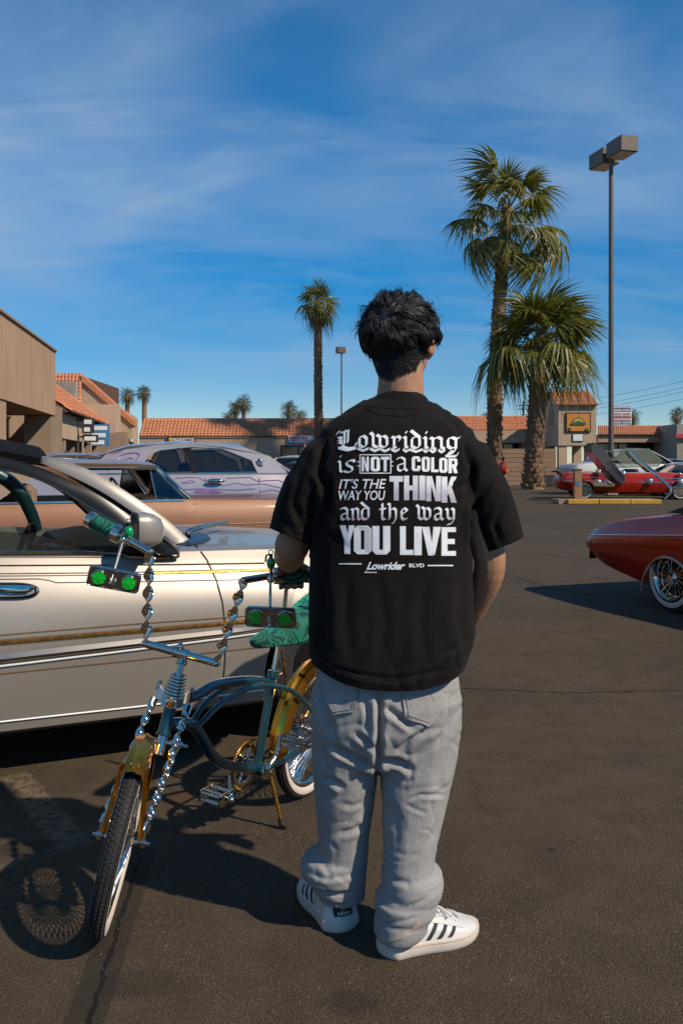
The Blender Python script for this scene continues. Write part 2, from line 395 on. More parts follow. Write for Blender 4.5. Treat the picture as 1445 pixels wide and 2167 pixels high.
bp = t.nodes.new('ShaderNodeBump'); bp.inputs['Strength'].default_value = .85; bp.inputs['Distance'].default_value = .004
t.links.new(mathn(t, 'ADD', fine, mathn(t, 'MULTIPLY', vor.outputs['Distance'], -.6)), bp.inputs['Height']); t.links.new(bp.outputs[0], b.inputs['Normal'])
g_ = MB(); n_ = 24
for i in range(n_):
    for j in range(n_):
        x0, x1 = -450 + 900 * i / n_, -450 + 900 * (i + 1) / n_; y0, y1 = -300 + 900 * j / n_, -300 + 900 * (j + 1) / n_
        g_.quad((x0, y0, 0), (x1, y0, 0), (x1, y1, 0), (x0, y1, 0))
gm = g_.mesh('parking_lot_ground'); bm = bmesh.new(); bm.from_mesh(gm); bmesh.ops.remove_doubles(bm, verts=bm.verts, dist=.001); bm.to_mesh(gm); bm.free()
go = finish(gm, 'parking_lot_ground', m, None, 0, 'structure')

def tiles(mb, e0, e1, r0, r1, ncol, nrow, rise=.05, jit=.012):
    """barrel tiles on the slope between eave e0-e1 and ridge r0-r1"""
    e0, e1, r0, r1 = map(V, (e0, e1, r0, r1)); nrm = (e1 - e0).cross(r0 - e0).normalized()
    if nrm.z < 0: nrm = -nrm
    rnd = random.Random(3)
    for j in range(nrow):
        for i in range(ncol):
            u0, u1 = i / ncol, (i + .97) / ncol; v0, v1 = max(0, (j - .12) / nrow), (j + 1) / nrow
            f = lambda u, v: (e0 * (1 - u) + e1 * u) * (1 - v) + (r0 * (1 - u) + r1 * u) * v
            l0, l1 = rise * .9 + rnd.uniform(-jit, jit), rise * .25; rows = []
            for v, l in ((v0, l0), (v1, l1)):
                rows.append([f(u0 + (u1 - u0) * k / 4, v) + nrm * (l + (0, .035, .05, .035, 0)[k] * rise / .05) for k in range(5)])
            b0 = [f(u0, v0), f(u1, v0)]
            mb.add(rows[0] + rows[1] + b0, [(k, k + 1, 6 + k, 5 + k) for k in range(4)] + [(10, 11, 4, 3, 2, 1, 0)])
def facade(d, n0, o):                             # local frame: t along the facade, n outwards
    d = V((*d, 0)).normalized(); nn = V((*n0, 0)).normalized(); o = V(o)
    return lambda tt, n, z: o + d * tt + nn * n + V((0, 0, z))
def fbox(mb, F, t0, t1, n0, n1, z0, z1):
    vs = [F(a, b_, c) for a in (t0, t1) for b_ in (n0, n1) for c in (z0, z1)]
    mb.add(vs, [(0, 1, 3, 2), (4, 6, 7, 5), (0, 4, 5, 1), (2, 3, 7, 6), (0, 2, 6, 4), (1, 5, 7, 3)])
LF = facade((-.143, 1), (1, .143), (-9.54, 30, 0))
# left shop, near: deep stucco fascia carried on piers
o = thing('shop_building', 'large tan stucco shop with plain deep fascia over a dark open walkway', 'building', LF(-6, -3, 0))
q = MB(); fbox(q, LF, -22, 0, -3.6, 0, 2.94, 5.07); q.build('fascia', MATS['stucco'], o, 0)
q = MB(); fbox(q, LF, -22, .0, -3.75, .06, 5.07, 5.13); q.build('coping', MATS['stucco_brown'], o, 0)
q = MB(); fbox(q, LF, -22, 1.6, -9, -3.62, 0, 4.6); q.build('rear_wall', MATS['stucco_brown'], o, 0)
for a, c in ((-8.6, -7.05), (-15.6, -14.05)):
    q = MB(); fbox(q, LF, a, c, -.9, -.04, 0, 2.938); q.build('pier', MATS['stucco'], o, 0)
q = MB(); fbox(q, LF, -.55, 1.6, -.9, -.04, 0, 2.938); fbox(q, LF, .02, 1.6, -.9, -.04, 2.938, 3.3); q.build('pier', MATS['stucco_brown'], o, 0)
q = MB(); fbox(q, LF, -2.7, -2.1, -2.6, -2.0, 0, 2.936); q.build('inner_pier', MATS['stucco_pale'], o, 0)
for k in range(5):
    q = MB(); fbox(q, LF, -6.8 + k * 1.3, -5.7 + k * 1.3, -3.6, -3.56, .5, 2.3); f = q.build('window', MATS['dark_frame'], o, 0)
    q = MB(); fbox(q, LF, -6.74 + k * 1.3, -5.76 + k * 1.3, -3.56, -3.545, .56, 2.24); q.build('pane', MATS['dark_glass'], f, 0)
# left shop, second: tiled roof over signs
o = thing('shop_building', 'stucco shop with sloping terracotta tile roof beyond the plain fascia', 'building', LF(7, -2, 0))
q = MB(); fbox(q, LF, 1.62, 13.4, -3, -.1, 2.25, 3.18); q.build('sign_wall', MATS['stucco_pale'], o, 0)
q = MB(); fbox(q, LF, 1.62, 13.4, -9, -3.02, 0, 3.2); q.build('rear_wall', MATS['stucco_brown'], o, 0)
q = MB(); q.add([LF(1.6, .2, 3.16), LF(13.3, .2, 3.16), LF(13.3, -4, 6.3), LF(1.6, -4, 6.3), LF(1.6, -4, 3.1), LF(13.3, -4, 3.1)], [(0, 1, 2, 3), (1, 5, 2), (0, 3, 4)]); q.build('roof_deck', MATS['tile_under'], o, 0)
q = MB(); tiles(q, LF(1.6, .24, 3.18), LF(13.3, .24, 3.18), LF(1.6, -4, 6.34), LF(13.3, -4, 6.34), 44, 16, .06); q.build('roof_tiles', MATS['tile'], o, 60, 'stuff')
q = MB(); q.tube([LF(13.32, .22, 3.25), LF(13.32, -4, 6.4)], .09, 8); q.build('verge', MATS['tile'], o)
for k in range(4):
    q = MB(); fbox(q, LF, 2.6 + 3.2 * k, 3.1 + 3.2 * k, -.7, -.15, 0, 2.24); q.build('pier', MATS['stucco_brown'], o, 0)
for k in range(6):
    q = MB(); fbox(q, LF, 2.2 + 1.9 * k, 3.7 + 1.9 * k, -3.0, -2.96, .4, 2.2); f = q.build('window', MATS['dark_frame'], o, 0)
    q = MB(); fbox(q, LF, 2.28 + 1.9 * k, 3.62 + 1.9 * k, -2.96, -2.94, .48, 2.12); q.build('pane', MATS['dark_glass'], f, 0)
def blade(tt, n0, n1, z0, z1, mat, label, marks=0, th=.14):
    s = thing('hanging_sign', label, 'sign', LF(tt, n0, z0), 'signs hung along the left shops')
    q = MB(); fbox(q, LF, tt, tt + th, n0, n1, z0, z1); q.build('sign_board', MATS[mat], s, 0)
    q = MB()
    for k in range(marks):
        zc = z1 - (z1 - z0) * (k + .5) / marks; h = (z1 - z0) / marks * .28
        fbox(q, LF, tt - .006, tt - .002, n0 + .08, n1 - .08 - .06 * (k % 3), zc - h, zc + h)
    if marks: q.build('lettering', MATS['sign_white'] if mat != 'sign_white' else MATS['dark_frame'], s, 0)
    q = MB(); fbox(q, LF, tt + .02, tt + .1, n0 - .3, n0 - .002, z1 - .12, z1 - .06); q.build('bracket', MATS['dark_frame'], s, 0)
blade(5.4, .1, .55, 2.55, 3.15, 'dark_frame', 'upper small dark sign on the tiled shop', 2)
blade(5.5, .1, .7, 2.2, 2.5, 'dark_frame', 'lower small dark sign under the first one on the tiled shop', 1)
blade(7.6, .1, .9, 2.1, 3.0, 'sign_blue', 'blue and pink square sign on the tiled shop', 3)
blade(10.6, .1, 1.0, 1.9, 2.75, 'stucco_brown', 'plain brown square sign board on the tiled shop', 0)
for tt in (5.2, 7.5, 11.4):
    s = MB().cyl(LF(tt, .15, 0), LF(tt, .15, 2.3), .05, 8).build('metal_post', MATS['grey_stone'], None, loc=LF(tt, .15, 0))
    tag(s, {5.2: 'thin metal post beneath the small dark signs', 7.5: 'thin metal post beneath the blue and pink sign', 11.4: 'thin metal post beneath the plain brown sign'}[tt], 'post', 'metal posts by the left shops')
# left shop, third: parapet block with gable behind
o = thing('shop_building', 'tall pale stucco block with tile edged gable at end of left row', 'building', LF(20, -2, 0))
q = MB(); fbox(q, LF, 13.5, 26.7, -5.2, .54, 2.3, 4.23); fbox(q, LF, 13.5, 26.7, -9, -5.22, 0, 4.2); q.build('parapet_wall', MATS['stucco_pale'], o, 0)
for k in range(4):
    q = MB(); fbox(q, LF, 13.6 + 4 * k, 14.5 + 4 * k, -.5, .5, 0, 2.298); q.build('pier', MATS['stucco_brown'], o, 0)
q = MB(); fbox(q, LF, 13.52, 15.0, .56, 1.0, 1.9, 2.9); q.build('bulkhead', MATS['stucco_brown'], o, 0)
A = P(174, 793, 46); B_ = P(284, 889, 46); 
q = MB(); q.poly([P(168, 900, 46), P(174, 800, 46), P(281, 889, 46), P(281, 930, 46)], (0, .6, 0)); q.build('gable_wall', MATS['stucco_pale'], o, 0)
q = MB(); q.poly([A + V((0, -.12, 0)), B_ + V((0, -.12, 0)), B_ + V((0, -.12, -.3)), A + V((0, -.12, -.34))], (0, .7, 0)); q.build('verge', MATS['tile'], o, 0)
q = MB(); tiles(q, P(100, 862, 45.2), P(172, 862, 45.2), P(100, 790, 46.2), P(174.5, 790, 46.2), 10, 9, .05); q.build('roof_tiles', MATS['tile'], o, 60, 'stuff')
q = MB(); q.poly([P(96, 870, 46.4), P(171, 870, 46.4), P(171, 794, 46.4), P(96, 794, 46.4)], (0, 8, 0)); q.build('roof_deck', MATS['tile_under'], o, 0)
q = MB(); q.poly([P(112, 850, 44.6), P(160, 850, 44.6), P(160, 808, 44.6), P(112, 808, 44.6)], (0, .5, 0)); q.build('chimney', MATS['grey_stone'], o, 0)
s = thing('banner_sign', 'tall white banner in a dark frame on the pale end block', 'sign', LF(20.5, .56, 2.6))
q = MB(); fbox(q, LF, 20.3, 22.8, .545, .6, 2.55, 4.1); q.build('frame', MATS['dark_frame'], s, 0)
q = MB(); fbox(q, LF, 20.6, 22.5, .6, .612, 2.65, 4.0); q.build('banner', MATS['sign_white'], s, 0)
q = MB()
for k in range(4): fbox(q, LF, 21.2, 21.9, .614, .618, 2.85 + k * .28, 3.0 + k * .28)
q.build('lettering', MATS['sign_red'], s, 0)
# middle row of shops
o = thing('shop_building', 'long low stucco shop row with terracotta mansard behind the cars', 'building', (-6, 64, 0))
q = MB(); q.box((-6, 64.46, 1.61), (15.2, 8, 3.2)); q.build('wall', MATS['stucco_pale'], o, 0)
x0, x1 = -13.62, 1.7
q = MB(); q.add([(x0, 60.6, 3.2), (x1, 60.6, 3.2), (x1, 61.9, 4.4), (x0, 61.9, 4.4), (x0, 69, 4.4), (x1, 69, 4.4), (x0, 60.6, 3.0), (x1, 60.6, 3.0)], [(0, 1, 2, 3), (3, 2, 5, 4), (6, 7, 1, 0)]); q.build('roof_deck', MATS['tile_under'], o, 0)
q = MB(); tiles(q, (x0, 60.5, 3.24), (x1, 60.5, 3.24), (x0, 61.8, 4.44), (x1, 61.8, 4.44), 64, 7, .05); q.build('roof_tiles', MATS['tile'], o, 60, 'stuff')
q = MB(); q.tube([(x0, 61.85, 4.47), (x1, 61.85, 4.47)], .07, 6); q.build('ridge', MATS['tile'], o); 
q = MB(); q.box((x0 / 2 + x1 / 2, 60.43, 3.17), (x1 - x0, .06, .07)); q.build('fascia_board', MATS['stucco_brown'], o, 0)
q = MB(); q.poly([P(594, 1010, 60.42), P(668, 1010, 60.42), P(668, 942, 60.42), P(594, 942, 60.42)], (0, .03, 0)); f = q.build('window', MATS['dark_frame'], o, 0)
for a in (597, 633):
    q = MB(); q.poly([P(a, 1005, 60.39), P(a + 33, 1005, 60.39), P(a + 33, 946, 60.39), P(a, 946, 60.39)], (0, .015, 0)); q.build('pane', MATS['dark_glass'], f, 0)
def flat_sign(name, label, x0, y0, x1, y1, Y, back, depth=.25):
    s = thing(name, label, 'sign', P((x0 + x1) / 2, y1, Y))
    q = MB(); q.poly([P(x0, y1, Y), P(x1, y1, Y), P(x1, y0, Y), P(x0, y0, Y)], (0, depth, 0)); q.build('board', MATS[back], s, 0); return s
def sign_text(s, body, x0, y0, x1, y1, Y, mat, bold=.03, **k):
    q = MB(); text_quad(q, body, P(x0, y1, Y), P(x1, y1, Y), P(x1, y0, Y), P(x0, y0, Y), bold, **k); return q.build('lettering', MATS[mat], s, 0)
s = flat_sign('shop_sign', 'brown wooden sign reading MARISCOS on the long shop row', 355, 923, 413.5, 939, 60.3, 'sign_brown', .14)
sign_text(s, 'MARISCOS', 366, 926.5, 411, 936, 60.28, 'sign_white', .03)
q = MB(); q.ell(P(361, 931, 60.28), (.12, .02, .16)); q.build('emblem', MATS['sign_yellow'], s)
s = flat_sign('shop_sign', 'blue and white health plans sign beside the shirt sleeve', 610, 922, 664, 943, 60.3, 'sign_white', .12)
sign_text(s, 'MEDICARE', 612, 923.5, 652, 930, 60.28, 'sign_red', .03)
q = MB(); q.poly([P(610.5, 942.5, 60.285), P(663.5, 942.5, 60.285), P(663.5, 931, 60.285), P(610.5, 931, 60.285)], (0, .01, 0)); q.build('panel', MATS['sign_blue'], s, 0)
sign_text(s, 'HEALTH PLANS', 612, 932, 659, 937, 60.27, 'sign_white', .02)
q = MB(); q.poly([P(620, 941.6, 60.275), P(640, 941.6, 60.275), P(640, 939, 60.275), P(620, 939, 60.275)], (0, .006, 0)); q.build('stripe', MATS['sign_red'], s, 0)
# right row with tower
o = thing('shop_building', 'low tile roofed shop row running behind the two big palms', 'building', P(1060, 985, 74))
def px_box(mb, x0, y0, x1, y1, Y, dep): mb.poly([P(x0, y1, Y), P(x1, y1, Y), P(x1, y0, Y), P(x0, y0, Y)], (0, dep, 0))
q = MB(); px_box(q, 900, 911, 1176, 937, 71.72, 6); px_box(q, 900, 937, 1176, 1018, 74.5, 4); q.build('wall', MATS['stucco_pale'], o, 0)
q = MB(); tiles(q, P(900, 911, 71.8), P(1178, 911, 71.8), P(900, 881, 74), P(1172, 881, 74), 62, 7, .055); q.build('roof_tiles', MATS['tile'], o, 60, 'stuff')
q = MB(); q.add([P(900, 911, 71.9), P(1176, 911, 71.9), P(1170, 882, 74.1), P(900, 882, 74.1)], [(0, 1, 2, 3)]); q.build('roof_deck', MATS['tile_under'], o, 0)
for a in (1000, 1050, 1104, 1148):
    q = MB(); px_box(q, a, 937, a + 13, 1016, 72.3, .5); q.build('pier', MATS['stucco_pale'], o, 0)
for a in (960, 1015, 1064, 1118):
    q = MB(); px_box(q, a, 939, a + 32, 990, 74.4, .05); f = q.build('window', MATS['dark_frame'], o, 0)
    q = MB(); px_box(q, a + 1, 940, a + 31, 988, 74.37, .02); q.build('pane', MATS['dark_glass'], f, 0)
# tower
o = thing('sign_tower', 'square stucco tower with tiled gable carrying an orange sign', 'tower', P(1220, 985, 68))
c0 = P(1181, 942, 66); c1 = P(1261, 942, 66); dep = 4.6; zt = P(0, 857, 66).z; zr = P(0, 828, 68.3).z; zb = 2.75
q = MB(); q.box(((c0.x + c1.x) / 2, 66 + dep / 2, (zb + zt) / 2), (c1.x - c0.x, dep, zt - zb)); q.build('wall', MATS['stucco_pale'], o, 0)
q = MB(); q.poly([(c0.x + .01, 66, zt + .002), (c0.x + .01, 66 + dep, zt + .002), (c0.x + .01, 66 + dep / 2, zr - .1)], (c1.x - c0.x - .02, 0, 0)); q.build('gable', MATS['stucco_pale'], o, 0)
q = MB(); tiles(q, (c0.x - .2, 65.75, zt - .05), (c1.x + .1, 65.75, zt - .05), (c0.x - .2, 66 + dep / 2, zr), (c1.x + .1, 66 + dep / 2, zr), 13, 7, .07)
tiles(q, (c0.x - .2, 66.25 + dep, zt - .05), (c1.x + .1, 66.25 + dep, zt - .05), (c0.x - .2, 66 + dep / 2, zr), (c1.x + .1, 66 + dep / 2, zr), 13, 7, .07); q.build('roof_tiles', MATS['tile'], o, 60, 'stuff')
q = MB()
for sg in (0, 1): q.add([(c0.x - .15, 65.8 + sg * (dep + .4), zt - .06), (c1.x + .06, 65.8 + sg * (dep + .4), zt - .06), (c1.x + .06, 66 + dep / 2, zr - .03), (c0.x - .15, 66 + dep / 2, zr - .03)], [(0, 1, 2, 3)])
q.build('roof_deck', MATS['tile_under'], o, 0)
q = MB(); q.poly([(c0.x - .03, 67.4, 4.3), (c0.x - .03, 69.2, 4.3), (c0.x - .03, 69.2, 5.2), (c0.x - .03, 68.3, 6.0), (c0.x - .03, 67.4, 5.2)], (.02, 0, 0)); q.build('niche', MATS['stucco_brown'], o, 0)
for xx in (c0.x + .35, c1.x - .35):
    for yy in (66.4, 66 + dep - .4):
        q = MB(); q.box((xx, yy, zb / 2 - .002), (.6, .6, zb - .004)); q.build('pier', MATS['stucco_pale'], o, 0)
s = flat_sign('shop_sign', 'orange sign with half sun emblem in a dark frame on the tower', 1196.5, 873, 1249.5, 914.5, 65.9, 'sign_frame', .2)
q = MB(); px_box(q, 1199, 875.5, 1247, 912, 65.87, .02); q.build('panel', MATS['sign_orange'], s, 0)
cc = P(1223, 897, 65.84); r_ = .47
q = MB(); q.poly([cc + V((r_ * math.cos(math.pi * k / 16), 0, r_ * math.sin(math.pi * k / 16))) for k in range(17)], (0, .01, 0)); q.build('emblem', MATS['sign_green'], s, 0)
q = MB(); q.poly([cc + V((.8 * r_ * math.cos(math.pi * k / 16), -.012, .8 * r_ * math.sin(math.pi * k / 16) + .01)) for k in range(17)], (0, .01, 0)); q.build('emblem', MATS['sign_yellow'], s, 0)
q = MB()
for k in range(7): q.ell(cc + V((-.27 + .09 * k, -.02, .06 + .10 * (1 - abs(k - 3) / 3))), (.06, .006, .09), 8, 6)
q.poly([cc + V((-.62, -.03, -.02)), cc + V((-.5, -.03, .09)), cc + V((.5, -.03, .09)), cc + V((.62, -.03, -.02)), cc + V((.45, -.03, -.07)), cc + V((-.45, -.03, -.07))], (0, .006, 0))
for dx, dz in ((-.62, -.42), (-.68, -.34), (-.56, -.36), (.62, -.36), (.7, -.42), (.54, -.42)): q.ell(cc + V((dx, -.012, dz)), (.05, .006, .1), 8, 6)
q.build('emblem', MATS['sign_green'], s, 0)
s = flat_sign('notice_board', 'small blank white notice board under the orange sign', 1211, 918, 1233.5, 934, 65.93, 'sign_frame', .06)
q = MB(); px_box(q, 1212, 919, 1232.5, 933, 65.91, .015); q.build('panel', MATS['sign_white'], s, 0)
# far right row
o = thing('shop_building', 'long orange tan shop row at far right beyond the cars', 'building', P(1350, 985, 86))
q = MB(); px_box(q, 1264, 920, 1431, 936, 84, 8); px_box(q, 1264, 936, 1431, 1010, 87, 5); q.build('wall', MATS['stucco'], o, 0)
q = MB(); tiles(q, P(1264, 921, 83.8), P(1432, 921, 83.8), P(1264, 901.5, 85.2), P(1432, 901.5, 85.2), 40, 5, .08); q.build('roof_tiles', MATS['tile'], o, 60, 'stuff')
q = MB(); q.add([P(1264, 921, 83.9), P(1432, 921, 83.9), P(1432, 902, 85.3), P(1264, 902, 85.3)], [(0, 1, 2, 3)]); q.build('roof_deck', MATS['tile_under'], o, 0)
for k in range(8):
    q = MB(); px_box(q, 1268 + 20 * k, 938, 1286 + 20 * k, 985, 86.9, .05); f = q.build('window', MATS['dark_frame'], o, 0)
    q = MB(); px_box(q, 1269 + 20 * k, 939, 1285 + 20 * k, 984, 86.87, .02); q.build('pane', MATS['dark_glass'], f, 0)
o = thing('shop_building', 'grey corner shop with a dark red band cut by the frame edge', 'building', P(1446, 985, 80))
q = MB(); px_box(q, 1431.5, 897, 1475, 1012, 80, 6); q.build('wall', MATS['grey_stone'], o, 0)
q = MB(); px_box(q, 1429, 918, 1478, 927, 79.7, .29); q.build('awning', MATS['sign_red'], o, 0)
# long low wall behind the palm
o = thing('boundary_wall', 'long low tan block wall behind the short palm trunk', 'wall', P(1060, 1010, 58))
zb = 0; zt = P(0, 949, 58).z
for k in range(8):
    q = MB(); z0 = zb + (zt - zb) * k / 8; z1 = zb + (zt - zb) * (k + .93) / 8
    q.box(((P(960, 0, 58).x + P(1176, 0, 58).x) / 2, 58.3, (z0 + z1) / 2), (P(1176, 0, 58).x - P(960, 0, 58).x, .4 - .02 * (k % 2), z1 - z0)); q.build('block_course', MATS['tan_wall'], o, 0)
q = MB(); q.box(((P(960, 0, 58).x + P(1176, 0, 58).x) / 2, 58.35, zt / 2 - .03), (P(1176, 0, 58).x - P(960, 0, 58).x - .05, .26, zt - .06)); q.build('mortar_core', MATS['stucco_brown'], o, 0)
q = MB(); c = P(1165, 1018, 55); q.bbox((c.x, 55, .36), (1.5, .6, .72), .03); s = q.build('planter_box', MATS['dark_frame'], None, 0, loc=(c.x, 55, 0)); tag(s, 'low black planter box between short palm and red car', 'planter')
# yellow kerb, brown post
o = thing('kerb_island', 'low kerb island with yellow painted edge before the red convertible', 'kerb', P(1300, 1067, 29.6))
kz = .16; a = P(1201, 1067, 29.6); c = P(1400, 1067, 29.6)
for k in range(3):
    x0, x1 = a.x + (c.x - a.x) * k / 3, a.x + (c.x - a.x) * (k + 1) / 3 - .015
    q = MB(); q.bbox(((x0 + x1) / 2, 29.7, kz / 2), (x1 - x0, .2, kz), .02); q.build('kerb_stone', MATS['kerb_yellow'], o, 0)
q = MB(); q.box(((a.x + c.x) / 2 - .1, 30.35, kz / 2 - .01), (c.x - a.x + .3, 1.09, kz - .02)); q.build('island_top', MATS['kerb_top'], o, 0)
o = thing('bollard', 'square brown post with blue sticker on the kerb island', 'post', P(1220, 1056, 30.1) * 1)
a = P(1213, 1050, 30); c = P(1228.5, 1050, 30)
q = MB(); q.bbox(((a.x + c.x) / 2, 30, .62), (c.x - a.x, .24, 1.0), .012); q.build('post', MATS['post_brown'], o, 0)
q = MB(); q.bbox(((a.x + c.x) / 2, 30, 1.14), (c.x - a.x + .03, .27, .04), .01); q.build('cap', MATS['dark_frame'], o, 0)
q = MB(); px_box(q, 1218, 1019, 1226, 1028, 29.87, .006); q.build('sticker', MATS['sign_blue'], o, 0)
q = MB(); rn_ = random.Random(5)
for k in range(170):                              # loose grit and paint chips
    c = ground(rn_.uniform(-100, 1500), 1300 + 900 * rn_.random() ** .8); s_ = rn_.uniform(.001, .0022) * (1.6 if k % 17 == 0 else 1); a = rn_.uniform(0, 3)
    e1, e2 = V((math.cos(a), math.sin(a), 0)) * s_, V((-math.sin(a), math.cos(a), 0)) * s_ * rn_.uniform(.5, 1)
    q.add([c - e1 - e2, c + e1 - e2 * .7, c + e1 * .8 + e2, c - e1 * .6 + e2, c + V((0, 0, s_ * 1.1))], [(0, 1, 4), (1, 2, 4), (2, 3, 4), (3, 0, 4)])
pm('grit', (.24, .18, .12), .9, var=.35, vscale=40)
q.build('loose_gravel', MATS['grit'], None, 0, 'stuff', loc=(0, 0, .001))
# ---------------------------------------------------------------- poles
def lamp(name, label, base, h, r, heads, size):
    o = thing(name, label, 'lamp post', base, 'parking lot lamp posts'); b = V(base)
    q = MB(); q.tube([b, b + V((0, 0, h))], [r, r * .8], 12); q.build('pole', MATS['pole_paint'], o)
    q = MB(); q.bbox(b + V((0, 0, .3)), (r * 4, r * 4, .6), .04); q.build('footing', MATS['grey_stone'], o, 0)
    for off, rot in heads:
        q = MB(); rm = Matrix.Rotation(rot, 3, 'Z'); q.bbox(b + V(off) + V((0, 0, h)), size, .02, rm); hd = q.build('lamp_head', MATS['pole_paint'], o, 0)
        q = MB(); q.box(b + V(off) + V((0, 0, h - size[2] / 2 - .012)), (size[0] * .8, size[1] * .8, .02), rm); q.build('lens', MATS['sign_white'], hd, 0)
b = P(1292, 1000, 38); b.z = 0; h = P(0, 338, 38).z
lamp('lamp_post', 'tall brown lamp post with two box heads right of the palms', b, h, .115, [((.28, -.6, .30), .25), ((-.08, .75, .26), .25)], (.80, 1.15, .64))
b = P(722.5, 1000, 66); b.z = 0
lamp('lamp_post', 'thin far lamp post with one small box head left of the hair', b, P(0, 748, 66).z, .07, [((-.06, 0, .25), .3)], (.62, .6, .44))
o = thing('utility_pole', 'distant thin wooden utility pole behind the short palm', 'utility pole', V((P(1107, 985, 120).x, 120, 0)))
q = MB(); q.cyl((ORG[o].x, 120, 0), (ORG[o].x, 120, P(0, 848, 120).z), .13, 8); q.build('pole', MATS['dark_frame'], o)
for y in (858, 866): q = MB(); q.box((ORG[o].x, 120, P(0, y, 120).z), (1.6, .12, .1)); q.build('crossarm', MATS['dark_frame'], o, 0)
for k, (y0, y1) in enumerate(((858, 793), (872, 806), (878, 816), (888, 832))):
    q = MB(); a = P(1100, y0 + 6, 120); c = P(1500, y1, 105); q.tube([a + (c - a) * s_ - V((0, 0, 1.2 * 4 * s_ * (1 - s_) * .4)) for s_ in [i / 12 for i in range(13)]], .022, 4)
    tag(q.build('power_line', MATS['dark_frame'], None, loc=a), ('highest', 'second highest', 'third highest', 'lowest')[k] + ' thin power line crossing the sky at far right', 'wire', 'power lines at far right')
o = thing('pylon_sign', 'tall faded pylon sign of red and blue panels behind the lamp post', 'sign', V((P(1315, 985, 98).x, 98, 0)))
q = MB(); px_box(q, 1296, 859, 1335.5, 899, 98, .6); q.build('cabinet', MATS['sign_white'], o, 0)
rows = ((860, 864.5, 'sign_blue', 1), (865.5, 871, 'sign_red', 2), (873, 878, 'sign_white', 2), (880, 884, 'grey_stone', 2), (886, 891, 'sign_red', 1), (892, 897, 'sign_blue', 2))
for y0, y1, mt, nn in rows:
    for k in range(nn):
        q = MB(); w_ = 38 / nn; px_box(q, 1297 + w_ * k, y0, 1296.4 + w_ * (k + 1), y1, 97.96, .03); f = q.build('panel', MATS[mt], o, 0)
        q = MB(); rr = random.Random(int(y0) + k); xx = 1298 + w_ * k
        while xx < 1295 + w_ * (k + 1): ww = rr.uniform(1, 2.4); px_box(q, xx, y0 + 1.3, xx + ww, y1 - 1.2, 97.94, .01); xx += ww + .7
        q.build('lettering', MATS['sign_red' if mt in ('sign_white', 'grey_stone') else 'sign_white'], f, 0)
for xx in (1302, 1330): q = MB(); q.cyl(P(xx, 899, 98.3), V((P(xx, 0, 98.3).x, 98.3, 0)), .15, 8); q.build('leg', MATS['dark_frame'], o)
# ---------------------------------------------------------------- palms
def frond_mesh(seed, pet=1.0, rad=1.0, n=30, droop=.5, seg=4, pw=.03):
    rn = random.Random(seed); q = MB(); q.mi = 1
    q.tube([(0, 0, 0), (pet * .5, 0, .03), (pet, 0, -.02)], [pw * 1.6, pw, pw * .7], 5); q.mi = 0
    for k in range(n):
        a = R(-118 + 236 * (k + rn.uniform(-.2, .2)) / (n - 1)); ln = rad * (1 - .38 * (abs(a) / R(118)) ** 2) * rn.uniform(.88, 1.08); d = V((math.cos(a), math.sin(a), 0)); sd = V((-math.sin(a), math.cos(a), 0))
        fold = -.34 * (abs(a) / R(118)) ** 1.5; tw = rn.uniform(-.5, .5); rows = []; bend = rn.uniform(.6, 1.5); side = rn.uniform(-.1, .1)
        for s in range(seg + 1):
            u = s / seg; wd = rad * (.012 + .075 * min(1, u * 2.1)) * (1 if u < .5 else max(.03, (1 - u) * 2)) * .72
            c = V((pet, 0, -.02)) + d * (ln * u * (1 - .15 * droop * u * u)) + sd * (side * u * u) + V((0, 0, ln * (fold * u - droop * bend * u ** 2.6)))
            up = V((0, 0, 1)) * math.sin(tw * u); pl = .3 * wd * (1 if k % 2 else -1)
            rows.append([c - (sd + up) * wd / 2 + V((0, 0, -pl)), c + (sd + up) * wd / 2 + V((0, 0, pl))])
        q.loft(rows, False, False)
    return q
